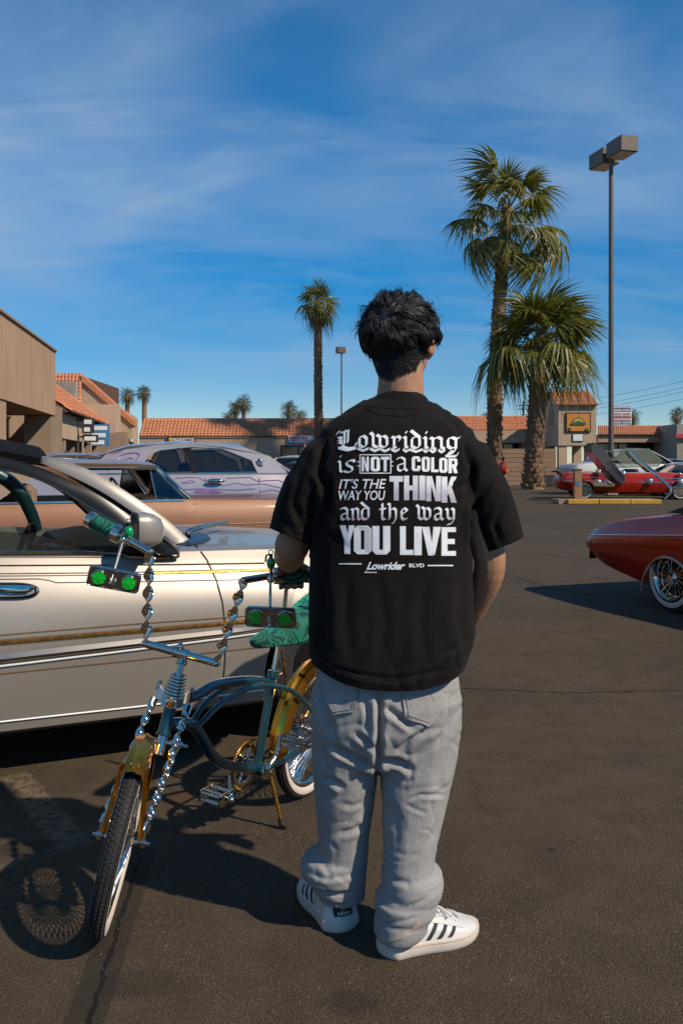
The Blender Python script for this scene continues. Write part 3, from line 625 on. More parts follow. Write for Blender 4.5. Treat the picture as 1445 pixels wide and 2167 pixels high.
def palm(name, label, base, top, r0, r1, nf, rad, pet, leaf, group=None, bark=True, lo=-62, hi=84, big=True, lean=(0, 0), seg=4, n=30, skirt=0):
    base, top = V(base), V(top); o = thing(name, label, 'palm tree', base, group); H = top.z - base.z; rn = random.Random(int(base.x * 100))
    axis = lambda u: base + (top - base) * u + V((lean[0], lean[1], 0)) * (4 * u * (1 - u))
    q = MB(); nr = 26 if big else 10; rings = []
    for i in range(nr + 1):
        u = i / nr; r = (r0 + (r1 - r0) * u ** .7) * (1 + .25 * math.exp(-u * 18)); c = axis(u)
        rings.append([c + V((math.cos(2 * math.pi * k / 14), math.sin(2 * math.pi * k / 14), 0)) * r * (1 + rn.uniform(-.06, .06)) for k in range(14)])
    q.loft(rings); tr = q.build('trunk', MATS['trunk'], o)
    if bark == 'boots':                             # each old leaf base a piece of its own
        b_ = MB(); b_.add([(-.5, 0, 0), (.5, 0, 0), (.34, .32, .9), (-.34, .32, .9), (0, .52, 1.25), (-.5, -.1, .5), (.5, -.1, .5), (0, .26, .35)], [(0, 1, 7), (0, 7, 3), (1, 2, 7), (7, 2, 4, 3), (0, 3, 5), (1, 6, 2), (3, 4, 2)])
        me = b_.mesh('boot'); me.materials.append(MATS['boot'])
        nrow, ncol = 30, 10
        for j in range(nrow):
            for i in range(ncol):
                u = (j + .25 + rn.uniform(-.15, .15)) / nrow * .97; a = 2 * math.pi * (i + .5 * (j % 2) + rn.uniform(-.15, .15)) / ncol; r = (r0 + (r1 - r0) * u ** .7) * (1 + .25 * math.exp(-u * 18))
                bo = bpy.data.objects.new('boot', me); COL.objects.link(bo); bo.parent = o; s = rn.uniform(.85, 1.2) * r * .62
                c = axis(u) + V((math.cos(a), math.sin(a), 0)) * r * .93 - base
                bo.matrix_local = Matrix.Translation(c) @ Matrix.Rotation(a - math.pi / 2, 4, 'Z') @ Matrix.Rotation(rn.uniform(-.2, .25), 4, 'Y') @ Matrix.Diagonal((s * .95, s * rn.uniform(.7, 1.2), s * .8, 1))
    elif bark:
        q = MB(); nn = int(H / (r0 * .62)); ncol = 9
        for j in range(nn):
            for i in range(ncol):
                u = (j + rn.uniform(0, .7)) / nn * .99; a = 2 * math.pi * (i + .5 * (j % 2) + rn.uniform(-.2, .2)) / ncol; r = (r0 + (r1 - r0) * u ** .7); e = V((math.cos(a), math.sin(a), 0)); sd = V((-e.y, e.x, 0)); c = axis(u)
                w_, h_ = r * .3, r * .62; p = rn.uniform(.1, .34)
                q.add([c + e * r * .97 - sd * w_, c + e * r * .97 + sd * w_, c + e * r * (1 + p) + sd * w_ * .5 + V((0, 0, h_)), c + e * r * (1 + p) - sd * w_ * .5 + V((0, 0, h_)), c + e * r * .9 + V((0, 0, h_ * .8))], [(0, 1, 2, 3), (3, 2, 4), (1, 4, 2), (0, 3, 4)])
        q.build('trunk_boots', MATS['boot'], o, 0, 'stuff')
    protos = [frond_mesh(s + int(base.x * 7), pet * (.8 + .12 * s), rad * (.85 + .1 * s), n, (.42, .8, .6, 1.0)[s], seg, .03 if big else .05) for s in range(4)]
    crown = MB(); mes = []
    if big:
        for pr in protos:
            me = pr.mesh('frond', fix=False); me.materials.append(MATS[leaf]); me.materials.append(MATS['petiole']); mes.append(me)
    for i in range(nf):
        u = (i + .5) / nf; el = R(hi + (lo - hi) * u ** .85 + rn.uniform(-9, 9)); az = i * 2.39996 + rn.uniform(-.3, .3); s = rn.uniform(.85, 1.12) * (.72 if u < .08 else 1)
        k = rn.choice((0, 0, 2) if u < .3 else (0, 2, 1) if u < .7 else (1, 3, 3))
        mt = Matrix.Translation(top - base + V((0, 0, -.35 * u * rad))) @ Matrix.Rotation(az, 4, 'Z') @ Matrix.Rotation(-el, 4, 'Y') @ Matrix.Rotation(rn.uniform(-.5, .5), 4, 'X') @ Matrix.Scale(s, 4)
        if big:
            fo = bpy.data.objects.new('frond', mes[k]); COL.objects.link(fo); fo.parent = o; fo.matrix_local = mt
        else:
            crown.mi = 0; pr = protos[k]; b0 = len(crown.v); mt = Matrix.Translation(base) @ mt
            crown.v += [tuple(mt @ V(p)) for p in pr.v]; crown.f += [tuple(x + b0 for x in f) for f in pr.f]; crown.m += pr.m
    if not big: crown.build('crown', [MATS[leaf], MATS['petiole']], o, 0, fix=False)
    return o
palm('palm_tree', 'tallest palm with full green crown left of the double lamp', V((P(1046, 0, 53).x, 53, 0)), P(1074, 440, 53), .45, .33, 40, 1.9, 2.3, 'frond', 'palms on the parking lot', True, -52, 86, lean=(-.25, 0))
palm('palm_tree', 'shorter palm with rough booted trunk and spiky crown before the tower', V((P(1127, 0, 48).x, 48, 0)), P(1143, 712, 48), .50, .42, 44, 1.95, 1.75, 'frond', 'palms on the parking lot', 'boots', -22, 88, n=34)
palm('palm_tree', 'tall slender palm rising behind the left shoulder of the person', V((P(678, 0, 58).x, 58, 0)), P(674, 632, 58), .28, .23, 30, 1.05, .75, 'frond', 'palms on the parking lot', True, -60, 84, lean=(-.08, 0), n=22)
for x, y, Y, r, lab, yb in ((270, 832, 95, 1.15, 'left palm of the distant pair over the left shops', 985), (306, 828, 95, 1.15, 'right palm of the distant pair over the left shops', 985),
                        (516, 850, 100, 1.35, 'highest palm of the clump over the middle roof', 985), (499, 858, 102, 1.2, 'palm leaning close beside the highest one over the middle roof', 985), (485, 882, 98, 1.0, 'lowest palm at left of the clump over the middle roof', 985),
                        (611, 862, 100, 1.35, 'palm over the middle roof left of the slender palm', 985), (634, 878, 104, 1.2, 'low palm between that one and the slender palm trunk', 985),
                        (1030, 880, 100, 1.0, 'palm top just showing over the roof behind the tallest trunk', 985),
                        (1338, 879, 100, 1.1, 'small palm in front of the pylon sign', 985), (1431, 874, 100, 1.15, 'small palm at far right by the frame edge', 985)):
    palm('palm_tree', 'distant ' + lab if not lab.startswith('left') and not lab.startswith('right') else lab, V((P(x, 0, Y).x, Y, 0)), P(x, y, Y), .3, .24, 22, r * .62, r * .45, 'frond_far', 'distant palms over the roofs', False, -50, 84, False, seg=3, n=14)
# ---------------------------------------------------------------- vehicles
pm('paint_silver', (.325, .288, .243), .42, .40, var=.03, vscale=2, coat=.4)
pm('paint_copper', (.215, .085, .027), .5, .12, var=.05, vscale=2, coat=.4)
pm('paint_copper_roof', (.235, .155, .092), .5, .08, var=.04, vscale=2, coat=.6)
pm('paint_lilac', (.42, .38, .385), .28, .45, var=.05, vscale=3, coat=.8)
pm('paint_grey', (.25, .215, .185), .35, .5, var=.05, coat=.6)
pm('paint_dark', (.06, .05, .06), .3, .3, var=.05, coat=.8)
pm('paint_red', (.46, .02, .003), .25, .1, var=.06, vscale=2, coat=.45)
pm('paint_white', (.50, .49, .46), .4, .0, var=.05, coat=.5)
pm('paint_teal', (.10, .20, .23), .35, .2, var=.05, coat=.6)
pm('paint_pink', (.52, .35, .30), .4, .1, var=.05, coat=.6)
pm('chrome', (.72, .635, .53), .09, 1., var=.02, spec=.8, rvar=.05)
pm('chrome_dark', (.36, .32, .27), .2, 1., var=.05)
pm('gold', (.95, .43, .055), .24, 1., var=.08, vscale=12, rvar=.06)
pm('gold_leaf', (.40, .20, .045), .38, .85, var=.5, vscale=55)
pm('pin_copper', (.27, .13, .05), .5, .3); pm('pin_dark', (.16, .13, .11), .5); pm('pin_purple', (.27, .17, .36), .4, .2, var=.2)
pm('rubber', (.017, .016, .015), .75, var=.15, vscale=30, bump=.2, bscale=90)
pm('whitewall', (.62, .53, .44), .6, var=.08, vscale=12)
pm('black_trim', (.009, .009, .009), .3, var=.1, spec=.3); pm('vinyl', (.010, .009, .009), .8, spec=.15, var=.15, vscale=40, bump=.9, bscale=420)
pm('seat_dark', (.03, .027, .024), .7, var=.15); pm('teal_reflection', (.008, .045, .05), .35, var=.3, vscale=5); pm('tan_trim', (.20, .12, .07), .7)
pm('under', (.008, .008, .008), .9)
pm('lamp_red', (.30, .02, .015), .2, coat=.5); pm('lamp_clear', (.55, .55, .52), .12, .5, coat=.6)
m = bpy.data.materials.new('car_glass'); m.use_nodes = True; MATS['car_glass'] = m; t, b = nodes(m)
def glass_mat(m, tint, mixk, rough=.03):
    t = m.node_tree; t.nodes.clear(); o = t.nodes.new('ShaderNodeOutputMaterial'); tr = t.nodes.new('ShaderNodeBsdfTransparent'); tr.inputs[0].default_value = (*tint, 1)
    gl = t.nodes.new('ShaderNodeBsdfGlossy'); gl.inputs['Roughness'].default_value = rough; gl.inputs[0].default_value = (.9, .9, .9, 1)
    fr = t.nodes.new('ShaderNodeFresnel'); fr.inputs[0].default_value = 1.45; mxs = t.nodes.new('ShaderNodeMixShader')
    ad = mathn(t, 'ADD', mathn(t, 'MULTIPLY', fr.outputs[0], 1.0), mixk, True); t.links.new(ad, mxs.inputs[0]); t.links.new(tr.outputs[0], mxs.inputs[1]); t.links.new(gl.outputs[0], mxs.inputs[2]); t.links.new(mxs.outputs[0], o.inputs[0])
glass_mat(m, (.62, .68, .64), .02)
m2 = bpy.data.materials.new('tinted_glass'); m2.use_nodes = True; MATS['tinted_glass'] = m2; glass_mat(m2, (.48, .51, .50), .03)
m3 = bpy.data.materials.new('show_glass'); m3.use_nodes = True; MATS['show_glass'] = m3; glass_mat(m3, (.50, .58, .60), .10, .06)

class Frame:                                      # car coordinates: s forward, y towards the viewer's side, z up
    def __init__(f, o, t, width=0):
        f.t = V((*t, 0)).normalized(); f.n = V((f.t.y, -f.t.x, 0)); f.o = V(o)
    def __call__(f, s, y, z): return f.o + f.t * s + f.n * y + V((0, 0, z))
    def hit(f, x, y, off):                        # pixel on the vertical plane at distance off from the centre line -> (s, z)
        p = plane_hit(x, y, f.o + f.n * off, f.n); q = p - f.o; return q.dot(f.t), p.z
def pchip(xs, ys, xq):
    xs, ys = np.array(xs, float), np.array(ys, float); h = np.diff(xs); d = np.diff(ys) / h; m = np.zeros(len(xs)); m[0], m[-1] = d[0], d[-1]
    for i in range(1, len(xs) - 1):
        if d[i - 1] * d[i] > 0:
            w1, w2 = 2 * h[i] + h[i - 1], h[i] + 2 * h[i - 1]; m[i] = (w1 + w2) / (w1 / d[i - 1] + w2 / d[i])
    k = np.clip(np.searchsorted(xs, xq) - 1, 0, len(h) - 1); u = (xq - xs[k]) / h[k]
    return ys[k] * (2 * u ** 3 - 3 * u ** 2 + 1) + m[k] * h[k] * (u ** 3 - 2 * u ** 2 + u) + ys[k + 1] * (-2 * u ** 3 + 3 * u ** 2) + m[k + 1] * h[k] * (u ** 3 - u ** 2)
def car_body(F, st, wheels, rad, name, mats, root, n=70, arch=1.12, az=1.0):
    """st rows: s, rocker half width, rocker z, widest half width, widest z, shoulder half width, shoulder z, centre z"""
    st = np.array(st, float); xs = np.unique(np.concatenate([np.linspace(st[0, 0], st[-1, 0], n), st[:, 0]]))
    c = [pchip(st[:, 0], st[:, k], xs) for k in range(1, 8)]; rings = []
    for i, s in enumerate(xs):
        wb, zb, wm, zm, ws, zs, zt = [a[i] for a in c]; tub = zt < zs - .08
        h = [(0, zb), (wb * .93, zb), (wb, zb + .03), ((wb + wm * 1.6) / 2.6, zb + (zm - zb) * .45), (wm - .004, zm - (zm - zb) * .2), (wm, zm), (wm - (wm - ws) * .35, zm + (zs - zm) * .5), (ws, zs - .03), (ws - .02, zs)]
        h += [(ws - .075, zs), (ws - .085, (zs + zt) / 2), (ws - .10, zt), (0, zt)] if tub else [(ws - .06, zs + .012), (ws * .8, zs + (zt - zs) * .5), (ws * .45, zs + (zt - zs) * .9), (0, zt)]
        rings.append([F(s, y, z) for y, z in h] + [F(s, -y, z) for y, z in h[-2:0:-1]])
    q = MB(); q.loft(rings); me = q.mesh(name); 
    for mt in mats: me.materials.append(mt)
    cut = MB()
    for s in wheels:
        for sg in (1, -1): cut.cyl(F(s, sg * .55, rad * az), F(s, sg * 1.4, rad * az), rad * arch, 40)
    cm_ = cut.mesh('cut'); 
    for mt in mats: cm_.materials.append(mt)
    for p in cm_.polygons: p.material_index = len(mats) - 1
    co = bpy.data.objects.new('cut', cm_); COL.objects.link(co)
    me = evaluated(me, [('BOOLEAN', dict(object=co, operation='DIFFERENCE', solver='EXACT', material_mode='TRANSFER'))])
    bpy.data.objects.remove(co)
    bvh = bvh_of(me)
    mm = bpy.data.meshes.new(name); b = bmesh.new(); b.from_mesh(me); bmesh.ops.translate(b, vec=-ORG[root], verts=b.verts); b.to_mesh(mm); b.free()
    for mt in mats: pass
    return finish(mm, name, mats, root, 32), bvh
def wheel(F, root, s, y, r, w, style='wire', wall=.72, seg=36, mat_rim='chrome', big=True):
    ax = F.n if y > 0 else -F.n; c = F(s, y, r); o = MB(); rim = r * .66
    prof = [(-w / 2, rim), (-w / 2, r * .9), (-w * .42, r * .975), (-w * .3, r), (w * .3, r), (w * .42, r * .975), (w / 2, r * .9), (w * .505, r * .80), (w / 2, rim), (0, rim * .96)]
    o.lathe(c, ax, prof, seg, True); ty = o.build('wheel', MATS['rubber'], root, 35)
    if style == 'wire':
        o = MB(); o.lathe(c, ax, [(w * .495, r * .69), (w * .52, r * .72), (w * .525, r * .82), (w * .51, r * .86)], seg); 
        o2 = MB(); q = [(w * .508, r * .72), (w * .522, r * .75), (w * .520, r * .82), (w * .507, r * .86)]; o2.lathe(c, ax, q, seg); o2.f = o2.f[:-2]; o2.m = o2.m[:-2]; o2.build('whitewall', MATS['whitewall'], ty, 60)
    o = MB(); o.lathe(c, ax, [(w * .42, rim * 1.02), (w * .53, rim * 1.03), (w * .54, rim * .97), (w * .45, rim * .9), (w * .2, rim * .86), (w * .18, rim * .8)], seg); o.f = o.f[:-2]; o.m = o.m[:-2]; o.build('rim', MATS[mat_rim], ty, 40)
    o = MB(); o.lathe(c, ax, [(w * .05, rim * .9), (w * .1, rim * .86), (w * .1, .001)], seg); o.build('brake_drum', MATS['under' if big else mat_rim], ty, 40)
    if big:
        o = MB(); nsp = 36
        for k in range(nsp):
            a = 2 * math.pi * k / nsp; u = ax.orthogonal().normalized(); v = ax.cross(u); e = u * math.cos(a) + v * math.sin(a); e2 = u * math.cos(a + .25) + v * math.sin(a + .25)
            o.tube([c + ax * w * .32 + e2 * rim * .22, c + ax * w * (.42 if k % 2 else .2) + e * rim * .9], .0036, 4, False)
        o.build('spokes', MATS['chrome'], ty, 60, 'stuff')
        o = MB(); o.lathe(c, ax, [(w * .1, rim * .26), (w * .34, rim * .25), (w * .42, rim * .15), (w * .5, rim * .13), (w * .52, .001)], 18); o.build('hub_cap', MATS['chrome'], ty, 40)
    return ty
def sheet(F, pts, th, mat, root, name):           # glass or panel given by car-frame points, with real thickness
    q = MB(); p = [F(*a) for a in pts]; nrm = (p[1] - p[0]).cross(p[2] - p[0]).normalized() * th
    q.poly([a - nrm / 2 for a in p], nrm); return q.build(name, MATS[mat], root, 0)
def greenhouse(F, root, P_, mats):
    """roof, pillars and glass; P_: rows of roof (s, y, z, crown) front to rear and belt corner points"""
    roof = P_['roof']; q = MB(); rings = []
    for s, y, z, cr in roof:
        ring = []
        for k in range(13):
            u = -1 + 2 * k / 12; yy = y * math.sin(u * math.pi / 2) if abs(u) > .0 else 0; ring.append(F(s, yy, z + cr * (1 - (abs(yy) / y) ** 2.6) if y else z))
        for k in range(13):
            u = 1 - 2 * k / 12; yy = y * math.sin(u * math.pi / 2); ring.append(F(s, yy * .97, z - .035 + cr * .8 * (1 - (abs(yy) / y) ** 2.6)))
        rings.append(ring)
    q.loft(rings); ro = q.build('roof', MATS[mats['roof']], root, 50)
    b = P_['belt']; bw = P_['bw']; zb = P_['zb']; f, r = roof[0], roof[-1]
    for sg in (1, -1):
        q = MB(); q.tube([F(b[0], sg * bw, zb[0]), F((b[0] + f[0]) / 2 - .02, sg * (bw + f[1]) / 2, (zb[0] + f[2]) / 2 + .015), F(f[0], sg * f[1], f[2] - .01)], P_.get('ar', .03), 8); q.build('pillar', MATS[mats['pillar']], root)
        q = MB(); rs, rb = r[0], b[1]; cw = P_.get('cw', .25)
        q.add([F(rb, sg * bw, zb[1]), F(rb + cw * 1.6, sg * bw, zb[1]), F(rs + cw, sg * r[1], r[2] - .02), F(rs, sg * r[1], r[2] - .02), F(rb, sg * (bw - .06), zb[1]), F(rb + cw * 1.6, sg * (bw - .05), zb[1]), F(rs + cw, sg * (r[1] - .05), r[2] - .02), F(rs, sg * (r[1] - .05), r[2] - .02)],
              [(0, 1, 2, 3), (4, 7, 6, 5), (0, 4, 5, 1), (2, 6, 7, 3), (1, 5, 6, 2), (0, 3, 7, 4)]); q.build('pillar', MATS[mats['cpillar']], root)
    sheet(F, [(b[0] + .01, -bw + .04, zb[0]), (b[0] + .01, bw - .04, zb[0]), (f[0], f[1] - .04, f[2] - .01), (f[0], -f[1] + .04, f[2] - .01)], .006, 'car_glass', root, 'windscreen')
    sheet(F, [(b[1] - .03, -bw + .04, zb[1]), (b[1] - .03, bw - .04, zb[1]), (r[0] - .01, r[1] - .04, r[2] - .01), (r[0] - .01, -r[1] + .04, r[2] - .01)], .006, P_.get('rear_glass', 'tinted_glass'), root, 'rear_window')
    return ro
def side_pt(F, P_, s, u):                          # point on the side glass surface between belt (u=0) and roof (u=1)
    f = P_['roof'][0]; return (s, P_['bw'] + (f[1] - P_['bw']) * u, P_['zb'][0] + (f[2] - .03 - P_['zb'][0]) * u)

# ---- silver sedan ------------------------------------------------------------
T1 = (.9035, .4286); F1 = Frame((-1.365, 3.59, 0), T1); F1.o -= F1.n * .95
car = thing('silver_sedan', 'champagne silver sedan with black vinyl roof and gold pinstripe beside the bicycle', 'car', F1(-.4, 0, 0), 'lowrider cars parked in the left row')
ROCK = .185
st = [(-3.32, .70, .34, .80, .55, .72, .80, .82), (-3.26, .80, .28, .90, .58, .80, .90, .93), (-2.9, .88, .24, .965, .62, .85, .96, 1.0), (-2.25, .92, .2, .985, .62, .88, .955, 1.0), (-1.92, .93, ROCK, .988, .62, .885, .95, 1.0), (-1.88, .93, ROCK, .988, .62, .885, .95, .70),
      (-1.0, .945, ROCK, .99, .62, .893, .94, .62), (0, .95, ROCK, .99, .62, .895, .925, .60), (.62, .95, ROCK, .988, .62, .885, .90, .62), (.70, .95, ROCK, .988, .62, .885, .898, .905), (1.2, .94, ROCK, .985, .62, .87, .888, .908), (1.7, .925, .2, .97, .60, .84, .86, .89),
      (2.05, .89, .22, .945, .56, .80, .82, .88), (2.22, .83, .24, .90, .5, .74, .74, .80), (2.30, .72, .28, .80, .46, .66, .62, .66)]
body1, bv1 = car_body(F1, st, (1.5, -1.5), .335, 'body', [MATS['paint_silver'], MATS['under']], car, 90, 1.13)
for s in (1.5, -1.5):
    for y in (.84, -.84): wheel(F1, car, s, y, .335, .2, 'plain', big=False, mat_rim='black_trim' if y > 0 and s > 0 else 'chrome')
sA, zA = F1.hit(380, 1150, .86); sR, zR = F1.hit(103, 972, .60)
P1 = dict(roof=[(sR, .60, zR, .07), (sR - .25, .63, zR + .045, .075), (sR - .8, .64, zR + .07, .08), (sR - 1.5, .63, zR + .05, .08), (sR - 1.75, .6, zR + .0, .07)], belt=(sA, -2.05), bw=.86, zb=(zA, .97), ar=.012, cw=.35)
ro = greenhouse(F1, car, P1, dict(roof='vinyl', pillar='black_trim', cpillar='vinyl'))
# A pillar: broad body coloured outer skin, black door frame below it
def band(F, car, line_a, line_b, off_a, off_b, name, mat, depth=.03):
    """panel between two pixel lines, each point on a plane that leans in with height"""
    q = MB(); ra = []; rb = []
    for (l, o_, r) in ((line_a, off_a, ra), (line_b, off_b, rb)):
        for i, (x, y) in enumerate(l):
            o = o_[0] + (o_[1] - o_[0]) * i / (len(l) - 1); s, z = F.hit(x, y, o); r.append(F(s, o, z))
    A_, B2 = bez(ra, 6), bez(rb, 6); inn = -F.n * depth
    q.loft([[a, a * .5 + b_ * .5 + F.n * depth * .25, b_, b_ + inn, a + inn] for a, b_ in zip(A_, B2)]); return q.build(name, MATS[mat], car, 50)
hi = [(400, 1141), (345, 1093), (252, 1030), (180, 990), (112, 968), (90, 965)]
lo_ = [(372, 1152), (318, 1110), (228, 1048), (160, 1012), (98, 984), (84, 982)]
band(F1, car, hi, lo_, (.875, .60), (.885, .62), 'pillar', 'paint_silver', .05)
for sg in (1,):
    fr_hi = [(360, 1158), (305, 1112), (216, 1052), (150, 1018), (88, 990), (0, 966), (-120, 950), (-300, 948)]; fr_lo = [(274, 1150), (262, 1118), (196, 1078), (128, 1036), (70, 1008), (0, 990), (-120, 974), (-300, 972)]
    band(F1, car, fr_hi, fr_lo, (.885, .63), (.89, .66), 'window_frame', 'black_trim', .03)
q = MB(); ln = [(276, 1150), (264, 1119), (197, 1079), (129, 1037), (71, 1009.5), (0, 991.5), (-120, 976)]; pts = []
for i, (x, y) in enumerate(ln):
    o_ = .893 + (.663 - .893) * i / (len(ln) - 1); s, z = F1.hit(x, y, o_); pts.append(F1(s, o_ + .012, z))
q.tube(bez(pts, 5), .006, 6); q.build('window_trim', MATS['chrome_dark'], car)
# far side window frame so the interior is closed by a real pillar
q = MB(); q.tube(bez([F1(sA - .02, -.86, zA), F1((sA + sR) / 2, -.75, (zA + zR) / 2 + .03), F1(sR, -.62, zR - .02)], 6), .035, 8); q.build('pillar', MATS['seat_dark'], car)
q = MB(); pl = []
for x, y in ((-90, 985), (-10, 1002), (38, 1036), (62, 1078), (74, 1108), (76, 1118), (78, 1124)): s, z = F1.hit(x, y, -.78); pl.append(F1(s, -.76 + .03 * (z - .9), z))
q.tube(bez(pl, 5), [.046 - .016 * i / 30 for i in range(31)], 10); q.build('pillar_trim', MATS['teal_reflection'], car)  # teal is the windscreen shade band's reflection, painted into the pillar colour
# interior
q = MB(); q.loft([[F1(s, y, z) for y, z in ((-.76, .74), (-.76, zz_), (-.5, zz_ + .05), (0, zz_ + .035), (.4, zz_ + .05), (.72, zz_), (.76, .74))] for s, zz_ in ((.30, .77), (.36, .86), (.52, .885), (.69, .885))], True, True); q.build('dashboard', MATS['seat_dark'], car)
q = MB(); q.bbox(F1(.33, .05, .82), (.26, .10, .12), .015, Matrix.Rotation(math.atan2(T1[1], T1[0]) + math.pi / 2, 3, 'Z')); q.build('dash_screen', MATS['black_trim'], car)
q = MB(); pts = [F1(.14 + .05 * math.sin(a), .36 + .19 * math.cos(a), .83 + .17 * math.sin(a)) for a in [2 * math.pi * k / 24 for k in range(24)]]; q.tube(pts, .014, 8, False, True); q.tube([F1(.14, .18, .83), F1(.16, .36, .82), F1(.14, .54, .83)], .02, 8); q.tube([F1(.16, .36, .82), F1(.34, .36, .78)], .03, 8); q.build('steering_wheel', MATS['black_trim'], car)
for y in (.40, -.40):
    for s in (-.55, -1.45):
        q = MB(); q.bbox(F1(s + .15, y, .66), (.55, .56, .2), .06, Matrix.Rotation(math.atan2(T1[1], T1[0]), 3, 'Z')); q.bbox(F1(s - .17, y, .92), (.16, .54, .5), .06, Matrix.Rotation(math.atan2(T1[1], T1[0]), 3, 'Z')); q.bbox(F1(s - .2, y, 1.22), (.1, .28, .14), .04, Matrix.Rotation(math.atan2(T1[1], T1[0]), 3, 'Z')); q.build('seat', MATS['seat_dark'], car)
# lowered door glass edge
q = MB(); pts = []
for x, y in ((-200, 1120), (-80, 1118), (0, 1124), (70, 1131), (130, 1146), (182, 1166)): s, z = F1.hit(x, y, .872); pts.append((s, z))
q.poly([F1(s, .868, z) for s, z in pts] + [F1(pts[-1][0], .868, .84), F1(pts[0][0], .868, .84)], F1.n * .005); q.build('door_glass', MATS['show_glass'], car, 0)
def strip(pts, w_, mat, name, lift=.004, thick=.006, rnd_=True, par=None, step=9):
    q = MB(); ribbon_on(q, bv1, pts, w_, lift, step, thick, rnd_)
    if q.f: return q.build(name, MATS[mat], par or car, 60)
strip([(-8, 1394), (230, 1367), (474, 1339)], (20, 15), 'chrome_dark', 'side_moulding', .006, .012); strip([(478, 1338.5), (584, 1325)], (15, 12), 'chrome_dark', 'side_moulding', .006, .012)
strip([(-8, 1410), (230, 1381), (474, 1350)], 4, 'sign_white', 'moulding_edge', .008, .002); strip([(478, 1349), (584, 1334)], 3.5, 'sign_white', 'moulding_edge', .008, .002)
strip([(-8, 1360), (230, 1340), (476, 1319), (560, 1311)], (13, 9), 'pin_dark', 'gold_stripe_edge', .003, 0, False); strip([(-8, 1360), (230, 1340), (476, 1319), (560, 1311)], (9, 6), 'gold_leaf', 'gold_stripe', .005, .001)
strip([(-8, 1344), (280, 1320), (470, 1307), (552, 1300)], 1.6, 'pin_copper', 'pinstripe', .004, 0, False); strip([(-8, 1426), (300, 1395), (560, 1368), (600, 1362)], 1.6, 'pin_copper', 'pinstripe', .004, 0, False)
strip([(-8, 1528), (300, 1494), (560, 1459)], 4, 'sign_white', 'sill_trim', .004, .004)
strip([(-8, 1214), (250, 1212), (440, 1207), (580, 1204)], 1.6, 'pin_dark', 'pinstripe', .004, 0, False); strip([(-8, 1219), (250, 1217), (440, 1211.5), (580, 1208)], 1.4, 'pin_dark', 'pinstripe', .004, 0, False)
strip([(320, 1213.5), (440, 1211), (575, 1206)], 4, 'gold_leaf', 'pinstripe', .0045, 0, False)
strip([(-8, 1226), (80, 1225), (104, 1228), (120, 1233), (300, 1231), (460, 1228), (580, 1226)], 1.5, 'pin_dark', 'pinstripe', .004, 0, False)
strip([(-8, 1170), (180, 1171), (330, 1176)], (13, 9), 'chrome', 'belt_moulding', .004, .012); strip([(-8, 1177.5), (180, 1178), (330, 1181)], 2.5, 'black_trim', 'belt_seal', .012, .0)
strip([(-8, 1197), (200, 1196), (372, 1195), (560, 1192)], 3, 'chrome', 'crease_trim', .002, .003)
strip([(388, 1128), (412, 1150), (438, 1185), (458, 1228), (471, 1275), (477, 1330), (476, 1400), (470, 1470), (459, 1534)], 2.8, 'under', 'door_gap', .002, 0, False)
q = MB(); patch_on(q, bv1, [(368, 1151), (395, 1133), (420, 1127), (440, 1134), (447, 1141), (432, 1150), (400, 1156)], .004, 5); q.build('cowl_panel', MATS['black_trim'], car, 60)
q = MB(); p0, _ = cast(bv1, 400, 1146, .02); q.tube(bez([p0, p0 + V((.0, 0, .03)), p0 + V((.05, .25, .04)), p0 + V((.1, .7, .03))], 5), .012, 6); q.build('wiper', MATS['chrome_dark'], car)
# corner sail and mirror
pt = lambda x, y, o: F1(F1.hit(x, y, o)[0], o, F1.hit(x, y, o)[1])
q = MB(); q.poly([pt(268, 1150, .895), pt(266, 1104, .88), (pt(300, 1108, .88)), pt(372, 1158, .895), pt(376, 1174, .9), pt(268, 1170, .9)], F1.n * .012); q.build('mirror_sail', MATS['black_trim'], car, 0)
q = MB(); pts = [pt(x, y, .905) for x, y in ((262, 1177), (330, 1181), (372, 1180), (378, 1174), (372, 1160), (335, 1128))]; q.tube(bez(pts, 5), .007, 6); q.build('sail_trim', MATS['chrome'], car)
mc = pt(314, 1120, 1.01); mrot = Matrix.Rotation(math.atan2(T1[1], T1[0]), 3, 'Z'); q = MB(); rings = []
for k, (dx, sy, sz, dz) in enumerate(((-.06, .078, .066, 0), (-.056, .088, .074, 0), (-.024, .09, .075, 0), (.016, .08, .068, -.002), (.046, .06, .052, -.005), (.062, .024, .025, -.008))):
    rings.append([mc + mrot @ V((dx, sy * math.copysign(abs(math.cos(a)) ** .55, math.cos(a)), dz + sz * math.copysign(abs(math.sin(a)) ** .55, math.sin(a)))) for a in [2 * math.pi * j / 24 for j in range(24)]])
q.loft(rings); mi = q.build('door_mirror', MATS['paint_silver'], car, 50)
q = MB(); q.loft([[mc + mrot @ V((-.0605, sy * math.cos(a), sz * math.sin(a))) for a in [2 * math.pi * j / 20 for j in range(20)]] for sy, sz in ((.078, .065), (.074, .061))] + [[mc + mrot @ V((-.054, .072 * math.cos(a), .06 * math.sin(a))) for a in [2 * math.pi * j / 20 for j in range(20)]]]); q.build('mirror_glass', MATS['chrome_dark'], mi, 40)
q = MB(); q.tube([mc + mrot @ V((.0, .06, -.05)), pt(338, 1160, .9)], [.045, .035], 10); q.build('mirror_arm', MATS['black_trim'], mi)
